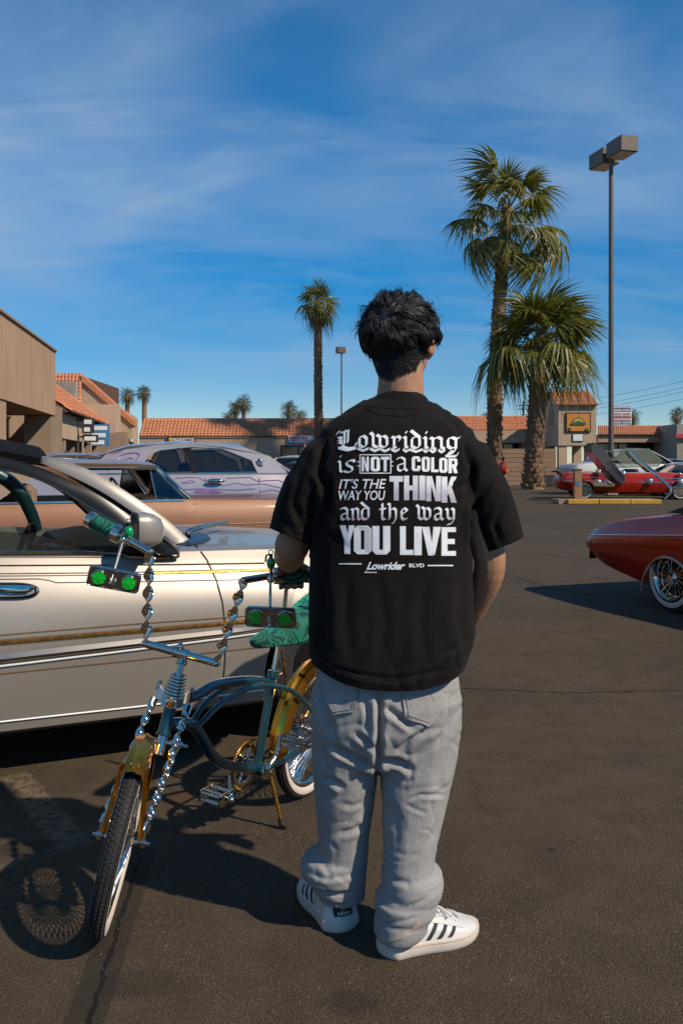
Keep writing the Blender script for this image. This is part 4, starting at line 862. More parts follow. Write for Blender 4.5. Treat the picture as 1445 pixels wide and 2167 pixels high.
# door handle
q = MB(); rings = []
def oval(cx, cy, rx, ry, lift, n=26):
    r = []
    for k in range(n):
        a = 2 * math.pi * k / n; p, nn = cast(bv1, cx + rx * math.copysign(abs(math.cos(a)) ** .7, math.cos(a)), cy + ry * math.sin(a), lift); r.append(p)
    return r
rs = [oval(18, 1251, 67, 17, .0), oval(18, 1251, 66, 16.5, .012), oval(17, 1251, 60, 13, .016), oval(16, 1251, 58, 11.5, .006)]
q.loft(rs); dh = q.build('door_handle', MATS['chrome_dark'], car, 40)
q = MB(); q.loft([oval(14, 1248, 58, 5.5, .010), oval(14, 1248, 58, 5.5, .028), oval(14, 1248, 55, 4, .032)]); q.build('pull', MATS['chrome'], dh, 40)
q = MB(); vs_, fs_ = text_mesh('TOWN CAR', 1, .03, 0, 1.15); out_ = []
for x, y in vs_: p, _ = cast(bv1, 487 + 69 * x, 1344.5 - 8 * x - 6.5 * y + 1, .006); out_.append(p)
q.add(out_, [f for f in fs_ if all(out_[i] is not None for i in f)]); q.build('badge_lettering', MATS['black_trim'], car, 0)
# bumpers and lamps (mostly hidden behind the person)
for s0, s1, z0, z1 in ((2.24, 2.36, .34, .5), (-3.42, -3.28, .36, .54)):
    q = MB(); q.loft([[F1(s0 - (.10 if s0 > 0 else -.10) * abs(y) ** 3, y * .84, z0), F1(s1 - (.12 if s0 > 0 else -.12) * abs(y) ** 3, y * .84, z0 + .02), F1(s1 - (.12 if s0 > 0 else -.12) * abs(y) ** 3, y * .84, z1), F1(s0 - (.1 if s0 > 0 else -.1) * abs(y) ** 3, y * .84, z1)] for y in [k / 6 - 1 for k in range(13)]]); q.build('bumper', MATS['chrome'], car, 40)
for y in (.56, -.56): q = MB(); q.bbox(F1(2.24, y, .585), (.12, .34, .13), .03, mrot); q.build('headlight', MATS['lamp_clear'], car)
q = MB(); q.bbox(F1(2.27, 0, .57), (.09, .6, .15), .02, mrot); q.build('grille', MATS['chrome_dark'], car)

# ---- generic parked cars -------------------------------------------------------
def sedan(name, label, F, paint, roofmat, st, P_, wheels, rad, windows, group, pillar='chrome', cp=None, glass='car_glass', seats='seat_dark', wire=True, big=False):
    car = thing(name, label, 'car', F((wheels[0] + wheels[1]) / 2, 0, 0), group)
    body, bv = car_body(F, st, wheels, rad, 'body', [MATS[paint], MATS['under']], car, 60, 1.12)
    wy = st[len(st) // 2][1] - .10
    for s in wheels:
        for y in (wy, -wy): wheel(F, car, s, y, rad, .19, 'wire' if wire else 'plain', big=big)
    greenhouse(F, car, P_, dict(roof=roofmat, pillar=pillar, cpillar=cp or paint))
    for (b0, b1, t0, t1, gl) in windows:
        for sg in (1, -1):
            a = [side_pt(F, P_, b0, .0), side_pt(F, P_, b1, 0), side_pt(F, P_, t1, 1), side_pt(F, P_, t0, 1)]
            w_ = sheet(F, [(s, sg * (y - .012), z) for s, y, z in a], .005, gl, car, 'window')
            q = MB(); q.tube([F(s, sg * y, z) for s, y, z in a], .011, 5, False, True); q.build('window_frame', MATS['chrome'], w_)
    mr = Matrix.Rotation(math.atan2(F.t.y, F.t.x), 3, 'Z'); zb = P_['zb'][0]
    for y in (.38, -.38):
        for s in (P_['belt'][0] - 1.25, P_['belt'][0] - 2.15):
            q = MB(); q.bbox(F(s + .15, y, zb - .3), (.5, .6, .18), .05, mr); q.bbox(F(s - .15, y, zb - .06), (.14, .58, .42), .05, mr); q.build('seat', MATS[seats], car)
    q = MB(); q.bbox(F(P_['belt'][0] - .22, 0, zb - .07), (.3, 1.3, .16), .05, mr); q.build('dashboard', MATS[seats], car)
    q = MB(); c = F(P_['belt'][0] - .55, -.34 if False else .34, zb + .02); e1 = F.n; e2 = (V((0, 0, 1)) - F.t * .45).normalized()
    q.tube([c + (e1 * math.cos(a) + e2 * math.sin(a)) * .19 for a in [2 * math.pi * k / 20 for k in range(20)]], .012, 6, False, True); q.tube([c - e1 * .19, c + e1 * .19], .012, 6); q.build('steering_wheel', MATS['tan_trim'], car)
    return car, body, bv
def on_side(F, bv, car, pts, w_, mat, name, lift=.004, thick=.004, rnd_=True):   # strip given in car coordinates on the viewer's side
    q = MB(); L_ = []
    for i, (s, z) in enumerate(pts):
        h = bv.ray_cast(F(s, 2.5, z), -F.n, 4)
        if h[0] is None: continue
        L_.append((h[0], F(s, 0, 0)))
    rows = []
    for i, (p, _) in enumerate(L_):
        a = L_[max(0, i - 1)][0]; b = L_[min(len(L_) - 1, i + 1)][0]; d = (b - a).normalized(); nrm = F.n; sd = nrm.cross(d).normalized() * w_ / 2
        rows.append([p - sd + nrm * lift, p + nrm * (lift + (thick if rnd_ else 0)), p + sd + nrm * lift])
    if len(rows) > 1: q.loft(rows, False, False); return q.build(name, MATS[mat], car, 60)
# copper hardtop: car frame zero at the foot of its windscreen
p0 = P(410, 1055, 8.3); F2 = Frame((p0.x, p0.y, 0), T1); F2.o -= F2.n * .86
zb2 = p0.z; s2, zr2 = F2.hit(332, 985, .60)
st2 = [(-3.5, .75, .35, .84, .58, .74, .82, .84), (-3.4, .82, .28, .90, .62, .80, .90, .92), (-2.8, 0.80, .22, .94, .735, .86, .94, .96), (-2.2, 0.81, .2, .94, .735, .875, .955, .98), (-2.15, 0.81, .2, .94, .735, .875, .96, .62), (-1, 0.82, .2, .94, .735, .885, .968, .58), (-.06, 0.82, .2, .94, .735, .885, .968, .58), (0, 0.82, .2, .94, .735, .88, .965, .985), (.8, .89, .22, .94, .7, .88, .95, .985), (1.5, .87, .24, .93, .7, .87, .93, .96), (1.9, 0.76, .28, .91, .735, .84, .90, .93), (1.98, .74, .34, .82, .62, .76, .80, .82)]
P2 = dict(roof=[(s2, .60, zr2, .035), (s2 - .2, .62, zr2 + .015, .04), (s2 - .8, .63, zr2 + .02, .045), (s2 - 1.3, .60, zr2, .04)], belt=(-.02, -2.2), bw=.85, zb=(.965, .955), ar=.016, cw=.3, rear_glass='car_glass')
cop, bd2, bv2 = sedan('copper_coupe', 'copper hardtop coupe with tan roof parked behind the silver sedan', F2, 'paint_copper', 'paint_copper_roof', st2, P2, (.86, -2.05), .32,
    [(-.34, -.06, -.34, s2 - .02, 'car_glass')], 'lowrider cars parked in the left row', cp='paint_copper_roof', seats='tan_trim')
on_side(F2, bv2, cop, [(-3.3 + .1 * i, .735 + .0 * i) for i in range(52)], .012, 'paint_copper_roof', 'side_crease')
on_side(F2, bv2, cop, [(-3.0 + .1 * i, .955) for i in range(30)], .022, 'chrome', 'belt_moulding')
on_side(F2, bv2, cop, [(0, .93), (0, .7), (-.02, .4), (-.03, .26)], .010, 'under', 'door_gap', .003, 0, False)
q = MB(); q.tube([F2(.86 + .375 * math.cos(a), .935, .33 + .375 * math.sin(a)) for a in [math.pi * k / 20 for k in range(21)]], .014, 6); q.build('arch_trim', MATS['chrome'], cop)
q = MB(); q.tube([F2(s2 - 1.4, .635, zr2 - .03), F2(s2, .615, zr2 - .03), F2(-.02, .865, .97)], .014, 6); q.build('drip_rail', MATS['chrome'], cop)
q = MB(); q.bbox(F2(-.75, -.52, .93), (.06, .2, .16), .03); q.build('headrest', MATS['tan_trim'], cop)
# lilac patterned sedan: zero at its foremost window pillar foot
p0 = P(545, 1001, 12.5); F3 = Frame((p0.x, p0.y, 0), (.97, .243)); F3.o -= F3.n * .88
zb3 = p0.z; sF, zF = F3.hit(452, 940, .64); sB = F3.hit(300, 1001, .88)[0]
st3 = [(-4.1, .78, .4, .84, .6, .74, .92, .94), (-3.9, .86, .34, .95, .7, .82, 1.07, 1.08), (-3.0, .93, .28, 1.0, .75, .87, 1.13, 1.16), (-2.35, .95, .26, 1.0, .75, .90, zb3, 1.17), (-2.3, .95, .26, 1.0, .75, .90, zb3, .75), (-.1, .95, .26, 1.0, .75, .91, zb3, .7), (.45, .95, .26, 1.0, .75, .9, zb3 - .01, .72), (.5, .95, .26, 1.0, .75, .9, zb3 - .01, 1.19), (1.3, .93, .28, .98, .72, .86, 1.12, 1.14), (1.9, .86, .32, .93, .68, .78, 1.0, 1.02), (2.05, .78, .38, .84, .6, .7, .85, .88)]
P3 = dict(roof=[(.06, .60, zF - .14, .05), (-.2, .63, zF - .045, .06), (sF, .65, zF, .03), (sF - .6, .66, zF + .01, .035), (sF - 1.15, .65, zF - .03, .03), (sF - 1.45, .60, zF - .12, .03)], belt=(.48, sB - .75), bw=.88, zb=(zb3, zb3), ar=.03, cw=.35)
sx = lambda x, y=1001, o=.88: F3.hit(x, y, o)[0]
def side3(s, u): return (s, .88 + (.66 - .88) * u, zb3 + (zF - .06 - zb3) * u)
F3w = [((316, 1000), (338, 955), (385, 949), (409, 1000)), ((417, 1000), (405, 952), (470, 951), (530, 975), (545, 1000)), ((301, 1000), (303, 985), (311, 973), (313, 1000))]
lil, bd3, bv3 = sedan('lilac_sedan', 'silver sedan painted with purple lace patterns behind the copper coupe', F3, 'paint_lilac', 'paint_lilac', st3, P3, (1.15, -2.75), .36, [], 'lowrider cars parked in the left row', pillar='paint_lilac', glass='tinted_glass')
def px3(x, y, push=0):
    u = 0
    for _ in range(4):
        o = .88 + (.66 - .88) * u; s, z = F3.hit(x, y, o); u = min(1, max(0, (z - zb3) / (zF - .06 - zb3)))
    return F3(s, o + push, z)
for poly in F3w:
    for sg in (1, -1):
        pts = [px3(x, y) for x, y in poly]
        if sg < 0: pts = [p - F3.n * (2 * (p - F3.o).dot(F3.n)) for p in pts]
        q = MB(); q.poly(pts, F3.n * .006); w_ = q.build('window', MATS['tinted_glass'], lil, 0)
        q = MB(); q.tube(pts, .016, 5, False, True); q.build('window_frame', MATS['chrome_dark'], w_)
q = MB(); q.poly([px3(x, y, .004) for x, y in ((409, 1001), (386, 948), (404, 947), (418, 1001))], F3.n * .01); q.build('centre_pillar', MATS['black_trim'], lil, 0)
for poly, nm in (([(545, 1002), (533, 975), (470, 949), (452, 941), (520, 948), (570, 965), (606, 990), (606, 1002)], 'quarter_panel'), ([(300, 1001), (302, 984), (316, 964), (340, 952), (404, 946), (470, 949), (520, 952), (470, 941), (400, 938), (330, 942), (262, 952), (236, 972), (228, 1001)], 'roof_rail'), ):
    q = MB(); q.poly([px3(x, y, -.014) for x, y in poly], F3.n * .02); q.build(nm, MATS['paint_lilac'], lil, 0)
def lace(pts, w_=.014, mat='pin_purple'):
    q = MB(); pp = bez([px3(x, y, .012) if y < 1001 else None or px3(x, y, .012) for x, y in pts], 4); q.tube(pp, w_, 4); return q.build('painted_line', MATS[mat], lil)
lace([(243, 990), (250, 968), (268, 960), (290, 958), (296, 966), (284, 978), (280, 995)]); lace([(258, 992), (262, 974), (276, 969), (283, 972)], .012)
def lace_side(pts, w_=.014): on_side(F3, bv3, lil, [(F3.hit(x, y, .97)[0], F3.hit(x, y, .97)[1]) for x, y in pts], w_, 'pin_purple', 'painted_line', .006, .003)
lace_side([(372, 1012), (400, 1010), (425, 1011), (432, 1018)]); lace_side([(384, 1022), (404, 1016), (414, 1019), (404, 1022), (384, 1022)]); lace_side([(380, 1036), (430, 1034), (500, 1037), (540, 1034)])
lace_side([(412, 1040), (440, 1037), (470, 1041), (440, 1043), (412, 1040)], .03); lace_side([(480, 1012), (530, 1010), (545, 1018), (590, 1016), (604, 1022)]); lace_side([(470, 1028), (500, 1022), (520, 1026), (560, 1024), (600, 1034)])
lace_side([(340, 1008), (356, 1016), (350, 1026), (372, 1030)]); lace_side([(550, 1040), (580, 1036), (602, 1044)]); lace_side([(485, 1046), (520, 1044), (550, 1046)])
for a, c in ((434, 436), (547, 548)): on_side(F3, bv3, lil, [(F3.hit(a, 1003, .9)[0], 1.1), (F3.hit(a + 4, 1020, .99)[0], .9), (F3.hit(c + 5, 1040, .99)[0], .5)], .012, 'under', 'door_gap', .004, 0, False)
s_, z_ = F3.hit(457, 1017.5, 1.0); q = MB(); q.ell(F3(s_, 1.0, z_), (.13, .035, .032), 14, 8, Matrix.Rotation(math.atan2(F3.t.y, F3.t.x), 3, 'Z')); q.build('door_handle', MATS['chrome'], lil)
e_ = px3(549, 983, .012); q = MB(); q.ell(e_, (.045, .015, .09), 12, 8); q.build('emblem', MATS['chrome_dark'], lil)
on_side(F3, bv3, lil, [(-3.9 + .1 * i, zb3 - .012) for i in range(58)], .025, 'chrome', 'belt_moulding')
# grey cars farther back on the left
def far_car(name, label, px_, Y, heading, paint, sc=1., wind='tinted_glass', group='cars parked in the back row'):
    p = P(px_, 985, Y); F = Frame((p.x, p.y, 0), heading); k = sc
    st = [(-2.4, .70, .35, .8, .55, .7, .8, .82), (-2.25, .8, .28, .88, .6, .78, .92, .95), (-1.4, .86, .24, .92, .62, .82, .98, 1.02), (-1.3, .86, .22, .92, .62, .84, .97, .7), (.75, .86, .22, .92, .62, .84, .94, .7), (.85, .86, .22, .92, .62, .84, .93, .98), (1.8, .84, .25, .9, .6, .8, .86, .9), (2.3, .78, .3, .84, .52, .7, .72, .76), (2.4, .68, .36, .74, .48, .6, .6, .62)]
    st = [tuple(v * k for v in r) for r in st]
    P_ = dict(roof=[(.2 * k, .58 * k, 1.36 * k, .05), (-.1 * k, .6 * k, 1.40 * k, .05), (-.7 * k, .6 * k, 1.39 * k, .05), (-1.0 * k, .57 * k, 1.34 * k, .04)], belt=(.85 * k, -1.65 * k), bw=.82 * k, zb=(.95 * k, .97 * k), ar=.03, cw=.2 * k, rear_glass=wind)
    return sedan(name, label, F, paint, paint, st, P_, (1.45 * k, -1.4 * k), .33 * k, [(-.02 * k, .6 * k, -.02 * k, .15 * k, wind), (-1.1 * k, -.1 * k, -.8 * k, -.1 * k, wind)], group, pillar=paint, wire=False)
far_car('grey_sedan', 'grey sedan with dark rear glass before the tiled left shop', 168, 18, (.75, .66), 'paint_grey', 1.06)
far_car('dark_coupe', 'dark brown car roof just above the lilac sedan', 262, 21, (.8, .6), 'paint_copper_roof', 1.10)
far_car('dark_sedan', 'dark purple car bonnet between the lilac sedan and the black sleeve', 655, 17, (-.6, -.8), 'paint_dark', .95)
far_car('white_van', 'pale car with open windscreen by the health plans shop window', 625, 34, (-.4, -.9), 'paint_white', 1.15)
# ---- red hardtop at the right edge ------------------------------------------------
wc = V((2.92, 7.84, 0)); FR = Frame(wc, (.36, -.933)); FR.n = -FR.n if FR.n.x > 0 else FR.n; FR.o = wc - FR.n * .88
def rz(x, y, o=.97): return FR.hit(x, y, o)
red = thing('red_hardtop', 'glossy dark red hardtop with low rear end cut off by the frame edge', 'car', FR(1.2, 0, 0))
stR = [(-1.27, .66, .37, .82, .50, .74, .60, .63), (-1.23, .76, .34, .92, .51, .84, .635, .665), (-1.10, .84, .30, .965, .53, .87, .68, .715), (-.8, .87, .245, .985, .56, .88, .745, .79), (-.35, .89, .18, 1.0, .60, .89, .80, .845), (.2, .9, .16, 1.0, .64, .895, .855, .90), (.75, .91, .16, 1.0, .64, .89, .87, .92), (.8, .91, .16, 1.0, .64, .89, .87, .62), (2.3, .92, .18, 1.0, .64, .88, .88, .62), (2.35, .92, .18, 1.0, .64, .88, .88, .93), (3.4, .9, .22, .98, .62, .86, .86, .92), (4.1, .82, .28, .9, .6, .78, .82, .86), (4.2, .72, .34, .8, .56, .7, .74, .76)]
bR, bvR = car_body(FR, stR, (.0, 3.0), .30, 'body', [MATS['paint_red'], MATS['under']], red, 70, 1.08, .5)
for s in (0, 3.0):
    for y in (.86, -.86): wheel(FR, red, s, y, .30, .19, 'wire', big=True)
PR = dict(roof=[(1.7, .58, 1.22, .04), (1.4, .61, 1.25, .05), (.9, .6, 1.23, .05), (.5, .56, 1.14, .04)], belt=(2.4, -.15), bw=.85, zb=(.9, .86), ar=.02, cw=.5)
greenhouse(FR, red, PR, dict(roof='vinyl', pillar='chrome', cpillar='vinyl'))
for y in (.4, -.4): q = MB(); q.bbox(FR(1.2, y, .8), (.3, .5, .5), .06); q.build('seat', MATS['seat_dark'], red)
def on_sideR(pts, w_, mat, name, lift=.004, thick=.006, rnd_=True): return on_side(FR, bvR, red, pts, w_, mat, name, lift, thick, rnd_)
on_sideR([(-1.25 + .08 * i, .585 + .0055 * min(i, 24)) for i in range(60)], .016, 'chrome', 'side_moulding')
q = MB(); q.tube([FR(.33 * math.cos(a), .988 - .012 * abs(math.cos(a)), .15 + .33 * math.sin(a)) for a in [math.pi * k / 24 for k in range(-1, 25)]], .012, 6); q.build('arch_trim', MATS['chrome'], red)
q = MB(); q.loft([[FR(-1.20 - .05 * (1 - abs(y) ** 4), y * .9, .35), FR(-1.235 - .05 * (1 - abs(y) ** 4), y * .88, .37), FR(-1.255 - .05 * (1 - abs(y) ** 4), y * .87, .48), FR(-1.24 - .05 * (1 - abs(y) ** 4), y * .87, .575), FR(-1.20 - .05 * (1 - abs(y) ** 4), y * .9, .60)] for y in [k / 10 - 1 for k in range(21)]]); q.build('bumper', MATS['chrome'], red, 40)
for k in range(9): on_sideR([(-1.13 + .01 * (k % 2), .40 + .018 * k), (-1.08, .40 + .018 * k)], .006, 'under', 'louvre', .004, 0, False)
# ---- the red convertible and the show pieces round it --------------------------------
p0 = P(1300, 1045, 34); FC = Frame((P(1325, 985, 34.6).x, 34.6, 0), (.995, -.1))
con = thing('red_convertible', 'bright red open convertible with white top edge and side headlamps behind the kerb', 'car', FC(0, 0, 0))
stC = [(-2.72, .5, .50, .55, .66, .48, .74, .76), (-2.6, .68, .40, .8, .66, .72, .90, .90), (-2.2, .82, .30, .96, .68, .88, 1.0, .96), (-1.2, .9, .24, 1.0, .68, .92, 1.03, 1.0), (-1.1, .9, .24, 1.0, .68, .92, 1.03, .65), (.8, .9, .24, 1.0, .68, .9, 1.0, .65), (.9, .9, .24, 1.0, .68, .9, 1.0, 1.02), (2.2, .88, .26, 1.0, .66, .88, .92, .98), (2.7, .82, .3, .94, .62, .82, .86, .9), (2.8, .72, .36, .84, .58, .72, .76, .78)]
bC, bvC = car_body(FC, stC, (1.75, -1.75), .33, 'body', [MATS['paint_red'], MATS['under']], con, 60)
for s in (1.75, -1.75):
    for y in (.86, -.86): wheel(FC, con, s, y, .33, .19, 'wire', big=False)
for z, a, c, mt, w_ in ((.995, -2.3, .85, 'paint_white', .05), (.84, -2.4, -.7, 'chrome', .035), (.70, -2.5, -.6, 'chrome', .03), (.80, .9, 2.6, 'chrome', .03), (.64, .2, 2.4, 'chrome', .025)):
    on_side(FC, bvC, con, [(a + (c - a) * i / 20, z) for i in range(21)], w_, mt, 'side_moulding')
sheet(FC, [(.95, -.72, 1.0), (.95, .72, 1.0), (.45, .62, 1.42), (.45, -.62, 1.42)], .008, 'show_glass', con, 'windscreen')
q = MB(); q.tube([FC(.95, -.74, 1.0), FC(.44, -.64, 1.43), FC(.44, .64, 1.43), FC(.95, .74, 1.0)], .022, 6); q.build('windscreen_frame', MATS['chrome'], con)
q = MB(); q.tube(bez([FC(-2.55, .70, .92), FC(-2.75, .62, 1.05), FC(-2.95, .52, 1.02)], 4), [.06, .05, .05, .045, .04, .04, .03, .02, .01], 6); q.build('tail_fin', MATS['under'], con)
def lampC(s, z, r, y=1.02):
    q = MB(); q.lathe(FC(s, y - .05, z), FC.n, [(0, r), (.09, r), (.11, r * .86), (.08, r * .8)], 18); h = q.build('headlight', MATS['chrome'], con, 40)
    q = MB(); q.ell(FC(s, y + .02, z), (r * .78, r * .5, r * .78), 14, 8); q.build('lens', MATS['lamp_clear'], h)
for x, y, r in ((1266, 999, .12), (1266, 1020, .14), (1288, 1020, .14), (1293, 998, .09), (1318, 1002, .13), (1314, 1016, .14), (1375, 1018, .13), (1438, 1003, .08), (1440, 1020, .15)):
    s, z = FC.hit(x, y, 1.02); lampC(s, z, r)
q = MB(); s, z = FC.hit(1277, 1022, 1.0); q.bbox(FC(s, 1.03, z - .05), (.85, .1, .22), .04); q.build('lamp_housing', MATS['chrome'], con)
q = MB(); s, z = FC.hit(1440, 1032, 1.0); q.bbox(FC(s, 1.0, z), (.9, .2, .1), .04); q.build('bumper', MATS['chrome'], con)
for s in (-.6, .15): q = MB(); q.bbox(FC(s, 0, .95), (.2, 1.4, .4), .06); q.build('seat', MATS['seat_dark'], con)
# leaning grey lid, glass panes and chrome prop
Y = 32.2
a, c = P(1246, 941, Y), P(1309, 1019, Y); d = (c - a).normalized(); nn = V((-d.z, 0, d.x)); q = MB()
q.loft([[p + nn * w_ + V((0, y, 0)) for w_, y in ((-.20 * k, -.5), (.18 * k, -.5), (.18 * k, .5), (-.20 * k, .5))] for p, k in ((a, .55), (a + (c - a) * .12, 1), (c - (c - a) * .1, .8), (c, .5))])
s = q.build('leaning_panel', MATS['paint_dark'], None, 0, loc=c); tag(s, 'dark grey thick lid leaning over the headlamp cluster of the red convertible', 'panel')
q = MB(); q.poly([P(1262, 992, 32.6), P(1392, 988, 32.6), P(1403, 975, 32.6), P(1373, 949, 32.6), P(1330, 948, 32.6), P(1268, 958, 32.6)], (0, .03, 0)); s = q.build('glass_pane', MATS['show_glass'], None, 0, loc=P(1330, 990, 32.6)); tag(s, 'wide pane of bluish glass standing above the red convertible', 'glass pane')
q = MB(); q.poly([P(1291, 973, 31.6), P(1350, 982, 31.6), P(1330, 953, 31.6)], (0, .02, 0)); s = q.build('glass_pane', MATS['show_glass'], None, 0, loc=P(1330, 982, 31.6)); tag(s, 'small triangular clear glass pane at the top of the chrome prop', 'glass pane')
q = MB(); q.poly([P(1229, 1006, 30.4), P(1230, 1046, 30.4), P(1262, 1047, 30.4)], (0, .02, 0)); s = q.build('glass_pane', MATS['show_glass'], None, 0, loc=P(1240, 1047, 30.4)); tag(s, 'triangular shard of clear glass leaning right of the brown post', 'glass pane')
q = MB(); q.tube(bez([P(1328, 953, 31.4), P(1348, 975, 31.4), P(1380, 1000, 31.4), P(1412, 1028, 31.4), P(1418, 1042, 31.4), P(1405, 1056, 31.4)], 6), .045, 8); s = q.build('chrome_prop', MATS['chrome'], None, loc=P(1405, 1056, 31.4)); tag(s, 'curved chrome rod rising from the kerb end to the glass', 'rod')
# other cars beyond
far_car('white_wagon', 'pale wagon with dark windows behind the leaning grey lid', 1348, 41, (.98, .1), 'paint_white', 1.42, 'tinted_glass', 'cars parked on the right')
far_car('blue_sedan', 'pale blue car roof behind the convertible at far right', 1425, 44, (.98, -.1), 'paint_teal', 1.12, 'tinted_glass', 'cars parked on the right')
far_car('pink_sedan', 'pale pink car end at the far right frame edge', 1462, 38, (.98, -.1), 'paint_pink', .98, 'tinted_glass', 'cars parked on the right')
for i, x in enumerate((1330, 1362, 1392)): far_car('parked_car', ('leftmost', 'middle', 'rightmost')[i] + ' of three small dark cars before the far right shops', x, 70 + 2 * i, (-.3, -.95), ('paint_dark', 'paint_grey', 'paint_teal')[i], 1., 'tinted_glass', 'cars parked before the far right shops')
# ---------------------------------------------------------------- lowrider bicycle
pm('teal_paint', (.013, .062, .075), .22, .4, var=.1, coat=1.)
pm('reflector', (.0, .50, .035), .12, 0., var=.35, vscale=160, coat=1.)
pm('green_glass', (.0, .34, .10), .1, .2, var=.3, vscale=90, coat=1.)
pm('spoke_steel', (.62, .60, .56), .18, 1.)
pm('chain_gold', (.30, .14, .035), .4, .85, var=.3, vscale=90)
m = bpy.data.materials.new('velvet'); m.use_nodes = True; MATS['velvet'] = m; t, b = nodes(m)
tc = t.nodes.new('ShaderNodeTexCoord'); n1 = t.nodes.new('ShaderNodeTexNoise'); n1.inputs['Scale'].default_value = 5.5; n1.inputs['Detail'].default_value = 1.5; t.links.new(tc.outputs['Object'], n1.inputs[0])
rr = mathn(t, 'MULTIPLY', n1.outputs[0], 26.); sn = mathn(t, 'SINE', mathn(t, 'MULTIPLY', rr, 5.2)); 
t.links.new(mixn(t, rangen(t, sn, -.7, .5), (.0006, .012, .010), (.002, .115, .070)), b.inputs['Base Color'])
b.inputs['Roughness'].default_value = .75; b.inputs['Sheen Weight'].default_value = .6; b.inputs['Sheen Tint'].default_value = (.1, .8, .5, 1)
bp = t.nodes.new('ShaderNodeBump'); bp.inputs['Strength'].default_value = .6; bp.inputs['Distance'].default_value = .003; t.links.new(sn, bp.inputs['Height']); t.links.new(bp.outputs[0], b.inputs['Normal'])

RB = V((-.137, 3.499, 0)); BU = V((-.448, -.894, 0)).normalized(); BL = V((.894, -.448, 0)).normalized(); ph = R(5)
BN = (BL * math.cos(ph) - V((0, 0, 1)) * math.sin(ph)).normalized(); BUP = (BL * math.sin(ph) + V((0, 0, 1)) * math.cos(ph)).normalized()
def Bp(x, y, off=0.): return plane_hit(x, y, RB + BN * off, BN)
bike = thing('bicycle', 'custom lowrider bicycle with gold fenders, twisted chrome bars and green velvet seat', 'bicycle', ground(430, 1720))
FC_ = V((-.604, 2.465, .255)); FA = V((.9745, .08, -.2235)).normalized(); FF = V((.082, -1, 0)); FF = (FF - FA * FF.dot(FA)).normalized(); FUP = FF.cross(FA).normalized(); FUP = FUP if FUP.z > 0 else -FUP
WR = .253
def bike_wheel(C, ax, up, fwd, steer_seed):
    q = MB(); sec = []; ns = 96; rt = .0225
    prof = []                                       # tyre section, closed: (across, radius)
    for k in range(16):
        a = 2 * math.pi * k / 16; prof.append((rt * 1.02 * math.cos(a), WR - rt + rt * math.sin(a)))
    q.lathe(C, ax, prof, ns, True, up); ty = q.build('wheel', MATS['rubber'], bike, 60)
    q = MB(); rn = random.Random(steer_seed); nb = 110     # tread blocks in four offset rows
    for k in range(nb):
        for row, xo in enumerate((-.0165, -.0060, .0060, .0165)):
            a = 2 * math.pi * (k + (.5 if row in (1, 3) else 0)) / nb; ph_ = math.asin(max(-1, min(1, xo / rt))); 
            e = up * math.cos(a) + fwd * math.sin(a); tn = fwd * math.cos(a) - up * math.sin(a)
            c = C + e * (WR - rt) + (e * math.cos(ph_) + ax * math.sin(ph_)) * rt; nn = e * math.cos(ph_) + ax * math.sin(ph_); sd = ax * math.cos(ph_) - e * math.sin(ph_)
            w_, l_, h_ = .0042, .0056, .0026
            q.add([c + sd * x * w_ + tn * y * l_ + nn * z for x, y, z in ((-1, -1, -.001), (1, -1, -.001), (1, 1, -.001), (-1, 1, -.001), (-.85, -.85, h_), (.85, -.85, h_), (.85, .85, h_), (-.85, .85, h_))], [(4, 5, 6, 7), (0, 1, 5, 4), (1, 2, 6, 5), (2, 3, 7, 6), (3, 0, 4, 7)])
    q.build('tread_blocks', MATS['rubber'], ty, 0, 'stuff')
    for sg in (1, -1):
        q = MB(); pr = []
        for a in (-75, -55, -35, -15, 5, 18):
            pr.append((sg * (rt * 1.02 * math.cos(R(a)) + .0012), WR - rt + rt * math.sin(R(a)) - (.0006)))
        q.lathe(C, ax, pr, ns, False, up); q.f = q.f[:-2]; q.m = q.m[:-2]; q.build('whitewall', MATS['whitewall'], ty, 70)
    q = MB(); q.lathe(C, ax, [(-.015, WR - .040), (-.016, WR - .045), (-.012, WR - .054), (0, WR - .060), (.012, WR - .054), (.016, WR - .045), (.015, WR - .040), (0, WR - .05)], ns, True, up); q.build('rim', MATS['chrome'], ty, 50)
    q = MB(); q.lathe(C, ax, [(-.046, .004), (-.046, .009), (-.036, .009), (-.034, .026), (-.030, .026), (-.028, .013), (.028, .013), (.030, .026), (.034, .026), (.036, .009), (.046, .009), (.046, .004)], 20, False, up); q.build('hub', MATS['chrome'], ty, 40)
    q = MB(); n = 72
    for sg in (1, -1):
        for k in range(n):
            a = 2 * math.pi * (k + .25 * sg) / n; a2 = a + .55 * (1 if k % 2 else -1)
            q.tube([C + ax * sg * .032 + (up * math.cos(a2) + fwd * math.sin(a2)) * .024, C + ax * sg * .006 + (up * math.cos(a) + fwd * math.sin(a)) * (WR - .056)], .0013, 3, False)
    q.build('spokes', MATS['spoke_steel'], ty, 60, 'stuff')
    return ty
RC = RB + BUP * WR
bike_wheel(FC_, FA, FUP, FF, 1); bike_wheel(RC, BN, BUP, BU, 2)
